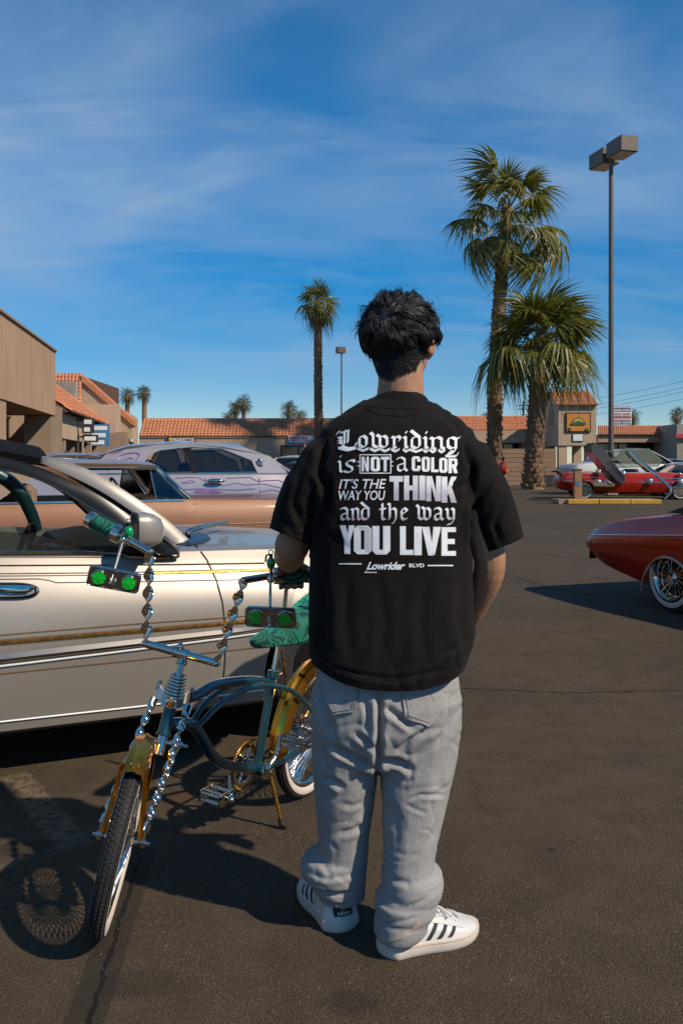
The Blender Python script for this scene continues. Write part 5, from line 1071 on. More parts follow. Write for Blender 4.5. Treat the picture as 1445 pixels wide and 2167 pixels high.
def fender(C, ax, up, fwd, r, w_, a0, a1, n=30):
    q = MB(); rings = []
    for i in range(n + 1):
        a = R(a0 + (a1 - a0) * i / n); e = fwd * math.cos(a) + up * math.sin(a); ring = []
        for k in range(13):
            x = -1 + k / 6; ring.append(C + e * (r + .010 * (1 - abs(x) ** 2.2) + (.006 * max(0, 1 - abs(x) / .35)) - .030 * max(0, abs(x) - .72) / .28) + ax * (w_ / 2 * (x if abs(x) < .72 else math.copysign(.72 + (abs(x) - .72) * .6, x))))
        for k in range(12, -1, -1):
            x = -1 + k / 6; ring.append(C + e * (r - .002 + .010 * (1 - abs(x) ** 2.2) + (.006 * max(0, 1 - abs(x) / .35)) - .028 * max(0, abs(x) - .72) / .28) + ax * (w_ / 2 * .97 * (x if abs(x) < .72 else math.copysign(.72 + (abs(x) - .72) * .6, x))))
        rings.append(ring)
    q.loft(rings); return q.build('fender', MATS['gold'], bike, 45)
ff = fender(FC_, FA, FUP, FF, .268, .074, 58, 176); rf = fender(RC, BN, BUP, BU, .270, .078, -6, 170)
for sg in (1, -1):                                 # fender stays and flat gold braces
    q = MB(); e = FF * math.cos(R(66)) + FUP * math.sin(R(66)); q.twist(FC_ + e * .262 + FA * sg * .033, FC_ + FA * sg * .050 - FUP * .0, .014, .004, .15); q.build('fender_brace', MATS['gold'], ff)
    q = MB(); e = -BU * math.cos(R(40)) + BUP * math.sin(R(40)); q.twist(RC + e * .262 + BN * sg * .034, RC + BN * sg * .058, .014, .004, .15); q.build('fender_brace', MATS['gold'], rf)
q = MB()
for sx in (-.011, .012):
    e = FF * math.cos(R(62)) + FUP * math.sin(R(62)); q.ell(FC_ + e * .286 + FA * sx, (.0045, .0045, .0045), 8, 6)
q.build('bolt', MATS['chain_gold'], ff)
# fork and steering column
SA = (FUP * math.cos(R(25)) - FF * math.sin(R(25))).normalized(); ST = V((-.487, 2.77, .695)); sp_ = lambda d: ST - SA * d
q = MB(); q.cyl(sp_(.125), sp_(.238), .0185, 20); q.lathe(sp_(.238), SA, [(-.010, .016), (-.008, .023), (0, .023), (.003, .0185)], 20); q.build('head_tube', MATS['teal_paint'], bike)
q = MB(); q.cyl(sp_(.0), sp_(.13), .0105, 16); q.lathe(sp_(.02), SA, [(-.012, .012), (-.008, .0165), (.002, .0165), (.01, .012)], 16); q.build('stem', MATS['chrome'], bike)
q = MB(); q.cyl(sp_(.236), sp_(.30), .0155, 16); q.build('steerer', MATS['chrome'], bike)
q = MB(); pts = []                                  # spring
sc = sp_(.0) + FF * .0
for k in range(7 * 14 + 1):
    u = k / (7 * 14); a = 2 * math.pi * 7 * u; e = FA * math.cos(a) + FF * math.sin(a); pts.append(sp_(.122 - .062 * u) + FF * .020 * (1 - u) + e * (.029 - .009 * u))
q.tube(pts, .0048, 8); q.build('fork_spring', MATS['chrome'], bike, 70)
cl = sp_(.138) + FF * .024
q = MB(); rings = []
for k in range(17):                                  # clover shaped yoke
    u = -1 + k / 8; c = cl + FA * (.050 * u) + SA * (.016 * u * u + .012 * max(0, abs(u) - .7)) - FF * (.030 * u * u); h = .016 + .004 * abs(u)
    rings.append([c + SA * y * h + FF * x * .006 for x, y in ((-1, -1), (1, -1), (1, 1), (-1, 1))])
q.loft(rings)
for sg in (1, -1):
    ce = cl + FA * sg * .05 + SA * .022 - FF * .03
    q.tube([ce + FF * .0 + (SA * math.sin(a) * .018 - FF * (math.cos(a) - 1) * -.016) for a in [math.pi * k / 10 for k in range(11)]], .007, 8)
q.lathe(cl + FF * .004, FF, [(0, .019), (.008, .019), (.011, .014), (.016, .014), (.017, .010)], 6); q.build('fork_yoke', MATS['chrome'], bike, 35)
q = MB(); q.lathe(cl + FF * .019, FF, [(0, .0115), (.006, .0115), (.009, .007)], 6); q.build('yoke_bolt', MATS['chain_gold'], bike, 30)
for sg in (1, -1):
    top = cl + FA * sg * .052 - SA * .002 - FF * .012; bot = FC_ + FA * sg * .060
    q = MB(); q.twist(top, bot + FUP * .03, .0235, .0095, 3.9, 120, .4); q.cyl(bot + FUP * .033, bot - FUP * .012, .006, 8); q.build('fork_leg', MATS['chrome'], bike, 50)
    top = sp_(.262) + FA * sg * .047; bot = FC_ + FA * sg * .054 - FF * .035
    q = MB(); q.twist(top + SA * .0, bot, .019, .009, 3.0, 90, 1.0); q.tube([bot, FC_ + FA * sg * .056], .006, 8); q.build('fork_leg', MATS['chrome'], bike, 50)
    q = MB(); q.lathe(FC_ + FA * sg * .055, FA * sg, [(0, .012), (.004, .012), (.005, .0095), (.014, .0095), (.014, .005), (.024, .005)], 6); q.build('axle_nut', MATS['chrome'], bike, 30)
q = MB(); q.cyl(sp_(.262) - FA * .062, sp_(.262) + FA * .062, .008, 12); q.lathe(sp_(.262) + FA * .052, FA, [(0, .010), (.01, .010), (.01, .005), (.026, .005)], 6); q.cyl(FC_ - FA * .06, FC_ + FA * .06, .005, 10); q.build('fork_crown', MATS['chrome'], bike, 35)
# handlebar
BE = [P(308, 1362, 2.77), P(458, 1403, 2.77)]; BT = [P(318, 1168, 2.75), P(516, 1228, 2.75)]; CLP = [P(263, 1137, 2.775), P(573, 1219, 2.785)]; GE = [P(194, 1101, 2.83), P(657, 1216, 2.82)]
hb = MB(); hb.tube([BE[0], BE[1]], .0125, 18); hb.lathe(BE[0] * .5 + BE[1] * .5, BE[1] - BE[0], [(-.024, .013), (-.022, .0175), (.022, .0175), (.024, .013)], 18)
for k in (0, 1): hb.ell(BE[k], (.013, .013, .013), 12, 8)
hm = hb.build('handlebar', MATS['chrome'], bike, 50)
for k in (0, 1): q = MB(); q.tube([BT[k], BT[k] + (CLP[k] - BT[k]) * .3, CLP[k], GE[k]], .0115, 16); q.ell(BT[k], (.012, .012, .012), 12, 8); q.build('bar_end', MATS['chrome'], hm, 50)
q = MB(); c = BE[0] * .5 + BE[1] * .5 + V((0, -.004, .018)); q.bbox(c + V((0, 0, .004)), (.022, .016, .022), .006); q.lathe(c + V((0, -.008, .004)), (0, -1, 0), [(0, .007), (.006, .007), (.007, .004)], 6); q.build('bar_clamp', MATS['chrome'], hm, 40)
for k in (0, 1):
    q = MB(); q.twist(BE[k] + (BT[k] - BE[k]) * .03, BT[k], .033, .0075, 2.25, 110, (1.2, .3)[k], .05); q.build('twisted_bar', MATS['chrome'], hm, 55)
for k in (0, 1):
    d = (GE[k] - CLP[k]); ln = d.length; d.normalized()
    a = CLP[k] + d * .16; q = MB(); n = 10; rr_ = []; d = d.normalized(); gl = (GE[k] - a).length
    q.lathe(a, d, [(0, .015), (.002, .0245), (gl * .5, .0255), (gl - .002, .0245), (gl, .012)], 24); g_ = q.build('grip', MATS['velvet'], hm, 50)
    q = MB(); q.lathe(CLP[k] + d * .02, d, [(-.012, .013), (-.011, .026), (.006, .0275), (.016, .0275), (.018, .020)], 24); q.build('lever_clamp', MATS['chrome'], hm, 40)
    q = MB(); q.lathe(GE[k], d, [(-.014, .0265), (.008, .0265), (.010, .023), (.010, .014), (.002, .014)], 24); q.build('grip_end', MATS['chrome'], hm, 40)
    mc = (P(242, 1226, 2.70), P(573, 1306, 2.70))[k]; ro = Matrix.Rotation(R((12.5, 1.5)[k]), 3, 'Y') @ Matrix.Rotation(R((12, -6)[k]), 3, 'Z') @ Matrix.Rotation(R(8), 3, 'X')
    st0 = CLP[k] + V((.0, -.012, -.008)); st1 = mc + ro @ V(((-.008, .002)[k], -.022, (-.006, -.018)[k]))
    q = MB(); q.tube([st0, st1], .0046, 10); q.ell(st1, (.007, .007, .007), 10, 6); q.lathe(mc + ro @ V((0, -.008, -.004)), ro @ V((0, -1, 0)), [(0, .012), (.008, .011), (.012, .007), (.018, .007)], 12); q.ell(st0, (.012, .012, .014), 10, 8); q.build('mirror_stem', MATS['chrome'], hm, 40)
    def rrect(w_, h_, r_, y, n=6):
        o = []
        for cx_, cz_, a0 in ((w_ - r_, h_ - r_, 0), (-w_ + r_, h_ - r_, 90), (-w_ + r_, -h_ + r_, 180), (w_ - r_, -h_ + r_, 270)):
            for j in range(n + 1): a = R(a0 + 90 * j / n); o.append(mc + ro @ V((cx_ + r_ * math.cos(a), y, cz_ + r_ * math.sin(a))))
        return o
    q = MB(); q.loft([rrect(.076, .029, .012, .012), rrect(.078, .031, .013, .006), rrect(.078, .031, .013, -.006), rrect(.075, .028, .011, -.010), rrect(.072, .025, .010, -.007)]); mp_ = q.build('rear_mirror', MATS['chrome_dark'], bike, 30)
    for sx in (-.0445, .0445):
        cc = mc + ro @ V((sx, -.007, 0)); ax_ = ro @ V((0, -1, 0))
        q = MB(); q.lathe(cc, ax_, [(0, .0235), (.006, .0235), (.008, .0215), (.004, .020)], 30); q.build('reflector_ring', MATS['chrome'], mp_, 40)
        q = MB(); u_, v_ = ro @ V((1, 0, 0)), ro @ V((0, 0, 1)); ns = 12
        ring = [cc + (u_ * math.cos(2 * math.pi * j / ns) + v_ * math.sin(2 * math.pi * j / ns)) * .0205 + ax_ * (.007 + (.0 if j % 2 else .0012)) for j in range(ns)]
        q.add(ring + [cc + ax_ * .0095], [(j, (j + 1) % ns, ns) for j in range(ns)]); q.build('reflector', MATS['reflector'], mp_, 0)
    gc = (P(273, 1124, 2.765), P(573.5, 1190, 2.77))[k]                   # little grenade ornament on the clamp
    q = MB(); q.lathe(gc - V((0, 0, .022)), (0, 0, 1), [(0, .005), (.006, .011), (.016, .0135), (.026, .0135), (.034, .009), (.037, .005)], 16)
    gr = q.build('grenade_ornament', MATS['green_glass'], hm, 50)
    q = MB(); q.cyl(gc + V((0, 0, .014)), gc + V((0, 0, .026)), .0055, 10); q.tube([gc + V((-.004, -.003, .024)), gc + V((-.014, -.003, .022)), gc + V((-.017, -.003, .002))], .003, 6); q.build('grenade_cap', MATS['under'], gr, 40)
    q = MB(); q.tube([gc + V((.007 * math.cos(a), -.002, .031 + .007 * math.sin(a))) for a in [2 * math.pi * j / 14 for j in range(14)]], .0017, 5, False, True); q.build('grenade_ring', MATS['chrome'], gr)
    q = MB(); q.cyl(gc - V((0, 0, .045)), gc - V((0, 0, .016)), .005, 8); q.build('ornament_stud', MATS['chrome'], gr)
# frame
fr = MB(); ht = sp_(.145); hbt = sp_(.212)
p1 = [ht, Bp(412, 1473), Bp(455, 1450), Bp(510, 1441), Bp(548, 1441), Bp(577, 1447)]; fr.tube(bez(p1, 8), .0165, 14)
p2 = [hbt, Bp(400, 1531), Bp(425, 1556), Bp(448, 1597), Bp(485, 1620), Bp(543, 1627)]; fr.tube(bez(p2, 8), .0175, 14)
nearp = [Bp(415, 1541, .012), Bp(470, 1488, .026), Bp(530, 1455, .032), Bp(572, 1451, .032), Bp(618, 1463, .045), Bp(652, 1495, .055)]; nearp.append(RC + BN * .058)
fr.tube(bez(nearp, 8), .0095, 12); farp = [p - BN * (2 * (p - RB).dot(BN)) for p in nearp]; fr.tube(bez(farp, 8), .0095, 12)
BB = Bp(543, 1626); SEATC = Bp(578, 1428)
fr.tube([SEATC, BB], .0155, 14); fr.cyl(BB - BN * .036, BB + BN * .036, .026, 20)
for sg in (1, -1): fr.tube(bez([BB + BN * sg * .03, BB + (RC - BB) * .45 + BN * sg * .05, RC + BN * sg * .058], 6), .0095, 12); fr.lathe(RC + BN * sg * .054, BN * sg, [(0, .02), (.006, .02)], 12)
frm = fr.build('frame', MATS['teal_paint'], bike, 60)
sd = (SEATC - BB).normalized(); q = MB(); q.lathe(SEATC, sd, [(-.012, .017), (-.01, .021), (.014, .021), (.016, .016)], 18); q.cyl(SEATC + BN * .0 + BU * -.02, SEATC - BU * .045, .009, 10); q.build('seat_clamp', MATS['teal_paint'], frm, 40)
q = MB(); q.lathe(SEATC - BU * .046, -BU, [(0, .008), (.006, .008), (.010, .004)], 10); q.build('clamp_bolt', MATS['chrome'], frm, 40)
q = MB(); q.tube([SEATC, Bp(589, 1372), Bp(591, 1350)], .0105, 14); q.build('seat_post', MATS['chrome'], bike)
# banana seat
q = MB(); rings = []
for x, y, hh, wd in ((538, 1364, 3, .008), (541, 1363, 9, .024), (552, 1358, 13, .034), (575, 1350, 16, .04), (605, 1341, 24, .05), (640, 1325, 34, .07), (670, 1305, 36, .09), (710, 1275, 34, .1), (750, 1245, 30, .1), (775, 1228, 14, .06)):
    a, c = Bp(x - hh * .25, y - hh), Bp(x + hh * .2, y + hh); mid = (a + c) / 2; up_ = (a - c) / 2
    rings.append([mid + up_ * math.copysign(abs(math.sin(t_)) ** .7, math.sin(t_)) + BN * wd * math.copysign(abs(math.cos(t_)) ** .8, math.cos(t_)) for t_ in [2 * math.pi * k / 20 for k in range(20)]])
q.loft(rings); q.build('seat', MATS['velvet'], bike, 60)
for sg in (1, -1):
    q = MB(); q.tube(bez([RC + BN * sg * .072, Bp(634, 1405) + BN * sg * .072, Bp(636, 1330) + BN * sg * .075, Bp(642, 1235) + BN * sg * .07], 6), .008, 12); q.build('sissy_bar', MATS['chrome'], bike)
# drive train
RG = BB - BN * .048
q = MB(); n = 40; rings_o = []
q.lathe(RG, BN, [(-.002, .060), (.002, .060), (.002, .076), (-.002, .076)], 48, True); 
for k in range(6):
    a = 2 * math.pi * k / 6; e = BU * math.cos(a) + BUP * math.sin(a); q.twist(RG + e * .018, RG + e * .062, .011, .006, .8, 14)
q.lathe(RG, BN, [(-.004, .008), (-.004, .024), (.004, .024), (.004, .008)], 20, True); q.build('chainring', MATS['chrome'], bike, 40)
q = MB(); path = []                                 # chain round ring and rear cog
CO = RC - BN * .048; dv = (CO - RG); dv = dv.normalized(); pv = BN.cross(dv).normalized(); pv = pv if pv.z > 0 else -pv
for k in range(25): a = math.pi * k / 24; path.append(RG - dv * .082 * math.sin(a) + pv * .082 * -math.cos(a))
for k in range(1, 14): path.append(RG + pv * (.082 - .048 * k / 14) + (CO - RG) * k / 14)
for k in range(13): a = math.pi * k / 12; path.append(CO + dv * .034 * math.sin(a) + pv * .034 * math.cos(a))
for k in range(1, 14): path.append(CO - pv * (.034 + .048 * k / 14) - (CO - RG) * k / 14)
fine_ = []
for i, p in enumerate(path): fine_ += [p, (p + path[(i + 1) % len(path)]) / 2]
fine2 = []
for i, p in enumerate(fine_): fine2 += [p, (p + fine_[(i + 1) % len(fine_)]) / 2]
q.tube(fine2, [(.0058 if i % 3 else .0036) for i in range(len(fine2))], 6, False, True); q.build('chain', MATS['chain_gold'], bike, 30)
q = MB(); q.lathe(CO, BN, [(-.003, .008), (-.003, .030), (.003, .030), (.003, .008)], 24, True); q.build('cog', MATS['chrome'], bike, 40)
q = MB(); q.lathe(BB + BN * .036, BN, [(0, .028), (.004, .030), (.008, .028), (.009, .018), (.014, .018), (.016, .010), (.03, .010)], 24); q.build('crank_cup', MATS['chrome'], bike, 40)
def crank(pts, name='crank_arm'):
    q = MB(); q.tube(bez(pts[:3], 4), .0085, 10); q.twist(pts[2], pts[-1], .018, .011, 2.2, 40); q.ell(pts[-1], (.012, .012, .012), 10, 8); return q.build(name, MATS['chrome'], bike, 50)
NE = Bp(596, 1560, .062); crank([BB + BN * .05, Bp(566, 1627, .055), Bp(582, 1603, .06), NE])
NF = BB - (NE - BB) + BN * ((NE - BB).dot(BN)) * 0 ; NF = BB - (NE - BB); crank([BB - BN * .055, BB - BN * .062 + (NF - BB) * .25, BB - BN * .062 + (NF - BB) * .45, NF])
def pedal(c, sg):
    o = BN * sg; f_ = BU; upv = BUP; q = MB(); q.cyl(c, c + o * .115, .0055, 10); q.bbox(c + o * .02, (.016, .02, .02), .004)
    q.lathe(c + o * .108, o, [(0, .012), (.012, .012), (.014, .008)], 12); s_ = q.build('pedal', MATS['chrome'], bike, 40)
    for r_, h_ in ((-.036, -.012), (-.036, .012), (-.018, .016), (.018, .016), (.036, -.012), (.036, .012), (.018, -.016), (-.018, -.016)):
        q = MB(); q.twist(c + o * .022 + f_ * r_ + upv * h_, c + o * .104 + f_ * r_ + upv * h_, .0095, .006, 3, 36, r_ * 50); q.build('twisted_rod', MATS['chrome'], s_, 50)
    q = MB()
    for d_ in (.022, .104): q.loft([[c + o * (d_ - .002) + f_ * x + upv * y for x, y in ((-.042, -.02), (.042, -.02), (.042, .02), (-.042, .02))], [c + o * (d_ + .002) + f_ * x + upv * y for x, y in ((-.042, -.02), (.042, -.02), (.042, .02), (-.042, .02))]])
    q.build('end_plate', MATS['chrome'], s_, 0)
pedal(NE, 1); pedal(NF, -1)
k0 = Bp(570, 1632, .025); k1 = ground(597, 1754) + V((0, 0, .012))
q = MB(); q.twist(k0, k1, .0125, .0105, 6.5, 150); q.ell(k0, (.02, .016, .02), 12, 8); q.tube([k0, BB + (RC - BB) * .18], .014, 10); ks = q.build('kickstand', MATS['gold'], bike, 50)
q = MB(); d_ = (k1 - k0).normalized(); q.tube([k1 - d_ * .028, k1 - d_ * .004, k1 + V((.016, -.006, -.002))], [.0095, .0115, .0085], 10); q.build('rubber_foot', MATS['rubber'], ks)
# ---------------------------------------------------------------- the young man seen from behind
pm('skin', (.40, .205, .115), .5, var=.17, vscale=30, bump=.16, bscale=260, sss=.15)
pm('hair', (.0105, .0095, .009), .46, var=.3, vscale=60, spec=.6)
pm('shirt', (.0105, .0086, .0078), .92, var=.18, vscale=26, bump=.35, bscale=900, spec=.18, sheen=.03)
pm('leather_white', (.62, .60, .57), .45, var=.05, vscale=14, bump=.06, bscale=120)
pm('sole', (.62, .54, .46), .7, var=.10, vscale=16); pm('sole_edge', (.40, .30, .22), .8, var=.2); pm('suede_black', (.016, .016, .016), .7); pm('hem_pale', (.40, .33, .27), .9, var=.12, vscale=60)
# grey denim: washed twill
m = pm('denim', (.33, .312, .297), .9, var=.05, vscale=3, spec=.15); t, b = nodes(m)
tc = t.nodes.new('ShaderNodeTexCoord'); mp = t.nodes.new('ShaderNodeMapping'); mp.inputs['Scale'].default_value = (1, 1, .22); t.links.new(tc.outputs['Object'], mp.inputs[0])
old = b.inputs['Base Color'].links[0].from_socket
w1 = noisen(t, mp.outputs[0], 300, 3, .7); w2 = noisen(t, tc.outputs['Object'], 330, 3, .7); w3 = noisen(t, mp.outputs[0], 9, 5, .6); w4 = noisen(t, tc.outputs['Object'], 4, 3)
c = mixn(t, rangen(t, w1, .35, .68, 0, .5), old, (.40, .39, .38)); c = mixn(t, rangen(t, w2, .42, .64, 0, .3), c, (.085, .081, .078)); c = mixn(t, rangen(t, w3, .45, .75, 0, .35), c, (.34, .325, .31)); c = mixn(t, rangen(t, w4, .55, .75, 0, .3), c, (.16, .158, .16))
t.links.new(c, b.inputs['Base Color'])
bp = t.nodes.new('ShaderNodeBump'); bp.inputs['Strength'].default_value = .5; bp.inputs['Distance'].default_value = .002; t.links.new(w1, bp.inputs['Height']); t.links.new(bp.outputs[0], b.inputs['Normal'])
pm('stitch', (.40, .36, .32), .8)
man = thing('person', 'person seen from behind in black printed t-shirt and baggy grey jeans holding the bicycle grip', 'person', (.13, 2.43, 0))
YP = 2.45
def sup(c, rx, ry, n=28, e=2.3, tilt=None):          # superellipse ring, x across and y deep
    o = []
    for k in range(n):
        a = 2 * math.pi * k / n; x = rx * math.copysign(abs(math.cos(a)) ** (2 / e), math.cos(a)); y = ry * math.copysign(abs(math.sin(a)) ** (2 / e), math.sin(a)); o.append(V((x, y, 0)))
    return [V(c) + (tilt @ p if tilt is not None else p) for p in o]
def prow(xl, xr, y, Y, dep, e=2.3, n=28):              # ring from its outline in the photograph
    a, c = P(xl, y, Y), P(xr, y, Y); return sup((a + c) / 2, (c.x - a.x) / 2, dep, n, e)
def merge(mbs, vox, smooth=2):
    q = MB()
    for b_ in mbs: q.add(b_.v, b_.f)
    me = q.mesh('form'); r = evaluated(me, [('REMESH', dict(mode='VOXEL', voxel_size=vox)), ('SMOOTH', dict(factor=.5, iterations=smooth))]); return r
def limb(mb, pts, rad, n=14): mb.tube(bez(pts, 6), list(np.interp(np.linspace(0, len(pts) - 1, (len(pts) - 1) * 6 + 1), range(len(pts)), rad)), n)
def part_mesh(me, name, mat, off=None, smooth=180, parent=None):
    b = bmesh.new(); b.from_mesh(me); bmesh.ops.translate(b, vec=-ORG[man], verts=b.verts); mm = bpy.data.meshes.new(name); b.to_mesh(mm); b.free(); return finish(mm, name, mat, parent or man, smooth)
# ---- body: torso, legs, arms, hands, head, all fused into one surface
HC = P(846, 712, 2.45) + V((0, .012, 0)); hrot = Matrix.Rotation(R(-28), 3, 'Z') @ Matrix.Rotation(R(7), 3, 'X')
bd = []
def B_():
    q = MB(); bd.append(q); return q
q = B_(); q.ell(HC + V((0, .0, .005)), (.077, .096, .086), 24, 16, hrot)                       # skull
q = B_(); q.ell(HC + hrot @ V((0, .038, -.052)), (.060, .062, .072), 20, 14, hrot)             # jaw and face
q = B_(); q.ell(HC + hrot @ V((0, .098, -.035)), (.014, .022, .024), 10, 8, hrot)              # nose
q = B_(); q.ell(HC + hrot @ V((0, .088, -.075)), (.024, .014, .012), 10, 8, hrot)              # lips
for sg in (-1, 1):
    q = B_(); q.ell(HC + hrot @ V((sg * .050, .062, -.030)), (.024, .022, .020), 10, 8, hrot)   # cheekbones
    q = B_(); er = hrot @ Matrix.Rotation(R(sg * -24), 3, 'Z') @ Matrix.Rotation(R(10), 3, 'X')
    q.ell(HC + hrot @ V((sg * .082, .006, -.030)), (.0085, .022, .033), 12, 10, er)             # ears
    q = B_(); q.ell(HC + hrot @ V((sg * .0905, -.004, -.026)), (.0055, .019, .031), 12, 10, er)
    q = B_(); q.ell(HC + hrot @ V((sg * .079, .006, -.056)), (.0075, .010, .012), 10, 8, er)
q = B_(); limb(q, [HC + V((0, -.004, -.03)), P(848, 800, 2.452), P(846, 850, 2.458), P(840, 890, 2.47)], [.064, .062, .066, .085], 20)   # neck
q = B_(); q.loft([sup(P(835, y, 2.47), w_, d_, 24) for y, w_, d_ in ((1470, .14, .10), (1400, .17, .115), (1300, .15, .10), (1180, .155, .10), (1050, .175, .11), (950, .185, .105), (905, .15, .085), (880, .08, .06))])
SHL, SHR = P(688, 955, 2.46), P(986, 962, 2.46); ELB = P(618, 1158, 2.50); WRL = P(612, 1192, 2.785)
q = B_(); limb(q, [SHL, SHL * .5 + ELB * .5, ELB], [.062, .053, .046]); 
q = B_(); limb(q, [ELB + V((0, 0, .004)), ELB * .6 + WRL * .4 + V((-.004, 0, -.006)), WRL], [.046, .046, .031])
ER = P(1036, 1220, 2.45); WRR = P(962, 1350, 2.60)
q = B_(); limb(q, [SHR, SHR * .5 + ER * .5, ER + V((.0, 0, .03)), ER * .55 + WRR * .45, WRR], [.062, .052, .043, .041, .030])
# left hand wrapped over the grip
gd = (GE[1] - CLP[1]).normalized(); gm = lambda d: CLP[1] + gd * d; RGp = .0265
def around(d, ang, r): return gm(d) + V((0, math.cos(R(ang)) * r, math.sin(R(ang)) * r)) + V((0, 0, 0))
q = B_(); q.ell(around(.062, 62, .045), (.045, .026, .017), 14, 10, Matrix.Rotation(R(-25), 3, 'X'))                  # palm over the top, far side
q = B_(); limb(q, [WRL, around(.045, 88, .047), around(.060, 40, .042)], [.030, .026, .018])
for i, (d, r_, lg) in enumerate(((.030, .0088, 10), (.052, .0096, 0), (.074, .0100, -2), (.095, .0096, 4))):
    q = B_(); limb(q, [around(d * .6 + .026, 55, .040), around(d, 8, .040), around(d + .001, -42, .0375), around(d + .002, -88, .0365), around(d + .003, -128 + lg, .0355)], [r_ * 1.15, r_ * 1.08, r_, r_ * .95, r_ * .82], 12)
q = B_(); limb(q, [around(.055, 95, .043), around(.082, 112, .042), around(.104, 128, .037), around(.122, 140, .035)], [.015, .0125, .0105, .0085], 12)   # thumb
# right hand slipped into the front pocket
hp = WRR + V((-.010, .015, -.055)); q = B_(); q.ell(hp, (.020, .038, .05), 12, 10)
for i in range(4): q = B_(); limb(q, [hp + V((0, -.026 + .018 * i, -.03)), hp + V((-.008, -.024 + .018 * i, -.075)), hp + V((-.02, -.02 + .017 * i, -.105))], [.009, .0085, .007], 10)
q = B_(); limb(q, [hp + V((0, .03, .0)), hp + V((.0, .055, -.03)), hp + V((-.002, .06, -.055))], [.012, .010, .008], 10)
LK, RK = P(728, 1690, 2.49), P(878, 1700, 2.44); LA, RA = V((-.013, 2.512, .10)), V((.152, 2.375, .10))
for hip, kn, an, tow in ((P(745, 1480, 2.46), LK, LA, V((-.055, .145, -.058))), (P(905, 1480, 2.46), RK, RA, V((.145, .06, -.058)))):
    q = B_(); limb(q, [hip + V((0, 0, .05)), hip, kn, kn * .5 + an * .5, an], [.085, .08, .055, .050, .034]); q = B_(); limb(q, [an, an + tow * .5 + V((0, 0, -.01)), an + tow], [.034, .027, .020])
q = B_(); q.ell(ELB + V((0, .0, .004)), (.049, .050, .050), 18, 12); q = B_(); q.ell(ELB * .5 + WRL * .5 + V((-.004, 0, .002)), (.042, .08, .042), 18, 12)
body = merge(bd, .0042, 5); part_mesh(body, 'body', MATS['skin'])
for i, (d, lg) in enumerate(((.030, 10), (.052, 0), (.074, -2), (.095, 4))): pass
# ---- hair
def head_hit(d): return HC + V((0, 0, .004)) + hrot @ V((d.x * .078, d.y * .097, d.z * .087))
rn = random.Random(11); hq = MB()
cap = []
def hair_edge(d):                                    # >0 where hair grows, direction in head axes (y is the face)
    fr_ = d.y; side = abs(d.x)
    low = -.88 + max(0, side - .40) * 1.35 + max(0, fr_ + .12) * 1.25 + max(0, -side + .18) * -.25
    return d.z - low
def lump(d): return mnoise.noise(d * 3.1 + V((3, 1, 7))) * .6 + mnoise.noise(d * 6.5) * .45
def thick(d):                                        # thickness of the hair mass
    top = max(0, min(1, (d.z + .85) / .85)); return .004 + (.026 + .015 * lump(d)) * top * top * (3 - 2 * top)
NU, NV = 60, 40
for j in range(NV + 1):
    ph_ = math.pi * j / NV; row = []
    for i in range(NU):
        a = 2 * math.pi * i / NU; d = V((math.sin(ph_) * math.cos(a), math.sin(ph_) * math.sin(a), math.cos(ph_))); e = hair_edge(d)
        r = 1 + (thick(d) * .72 * min(1, max(-.12, e * 4 + .1)) + .003 * mnoise.noise(d * 9)) / .09 if e > -.1 else .93
        row.append(HC + V((0, 0, .004)) + hrot @ V((d.x * .078 * r, d.y * .097 * r, d.z * .087 * r)))
    cap.append(row)
hq.loft(cap, False)
whorl = V((.06, -.72, .50)).normalized()
def strand(p, n, flow, ln, lift, w_, seg=6, droop=.55, twist=0.):
    pts = []; cd = n.cross(flow)
    for k in range(seg + 1):
        u = k / seg; pts.append(p + flow * (ln * u) + n * (lift * math.sin(u * math.pi * .75) - ln * droop * u * u) + cd * (ln * twist * u * u))
    rings = []
    for k, c in enumerate(pts):
        u = k / seg; tng = (pts[min(seg, k + 1)] - pts[max(0, k - 1)]).normalized(); s1 = tng.cross(n).normalized(); n1 = s1.cross(tng); ww = w_ * (1 - u) ** .6 * (.55 + .45 * min(1, u * 4)) + .00012
        rings.append([c + s1 * ww, c + n1 * ww * .8, c - s1 * ww, c - n1 * ww * .5])
    hq.loft(rings, False)
def flow_at(d, n, curl):
    f = hrot @ (d - whorl); f = f - n * f.dot(n)
    if f.length < 1e-3: f = n.orthogonal()
    f.normalize(); sw = n.cross(f) * 1.1
    f = (f + sw * max(0, 1 - (d - whorl).length / .8) + V((0, 0, -.7)) * max(0, -d.z + .35)).normalized()
    nz = mnoise.noise_vector(d * 2.6) * 1.3 + mnoise.noise_vector(d * 6) * .7; return (f + (nz - n * nz.dot(n)) * curl).normalized()
def rdir(sx=1, mx_=0, my=0, mz=0): return V((rn.gauss(mx_, sx), rn.gauss(my, sx), rn.gauss(mz, sx))).normalized()
hinv = hrot.transposed(); HB = HC + V((0, 0, .004))
def to_d(p):
    q = hinv @ (p - HB); return V((q.x / .078, q.y / .097, q.z / .087)).normalized()
def course(d, ln, seg, curl):                         # a path that hugs the head along the flow of the hair
    o = []
    for k in range(seg + 1):
        p = head_hit(d); n = (p - HC).normalized(); o.append((p, n, d)); d = to_d(p + flow_at(d, n, curl) * (ln / seg))
    return o
def ribbon_hair(pts, w_):
    rings = []; seg = len(pts) - 1
    for k, (c, n) in enumerate(pts):
        u = k / seg; tng = (pts[min(seg, k + 1)][0] - pts[max(0, k - 1)][0]).normalized(); s1 = tng.cross(n).normalized(); n1 = s1.cross(tng); ww = w_ * (1 - u) ** .5 * (.55 + .45 * min(1, u * 4)) + .00012
        rings.append([c + s1 * ww, c + n1 * ww * .8, c - s1 * ww, c - n1 * ww * .5])
    hq.loft(rings, False)
cnt = 0
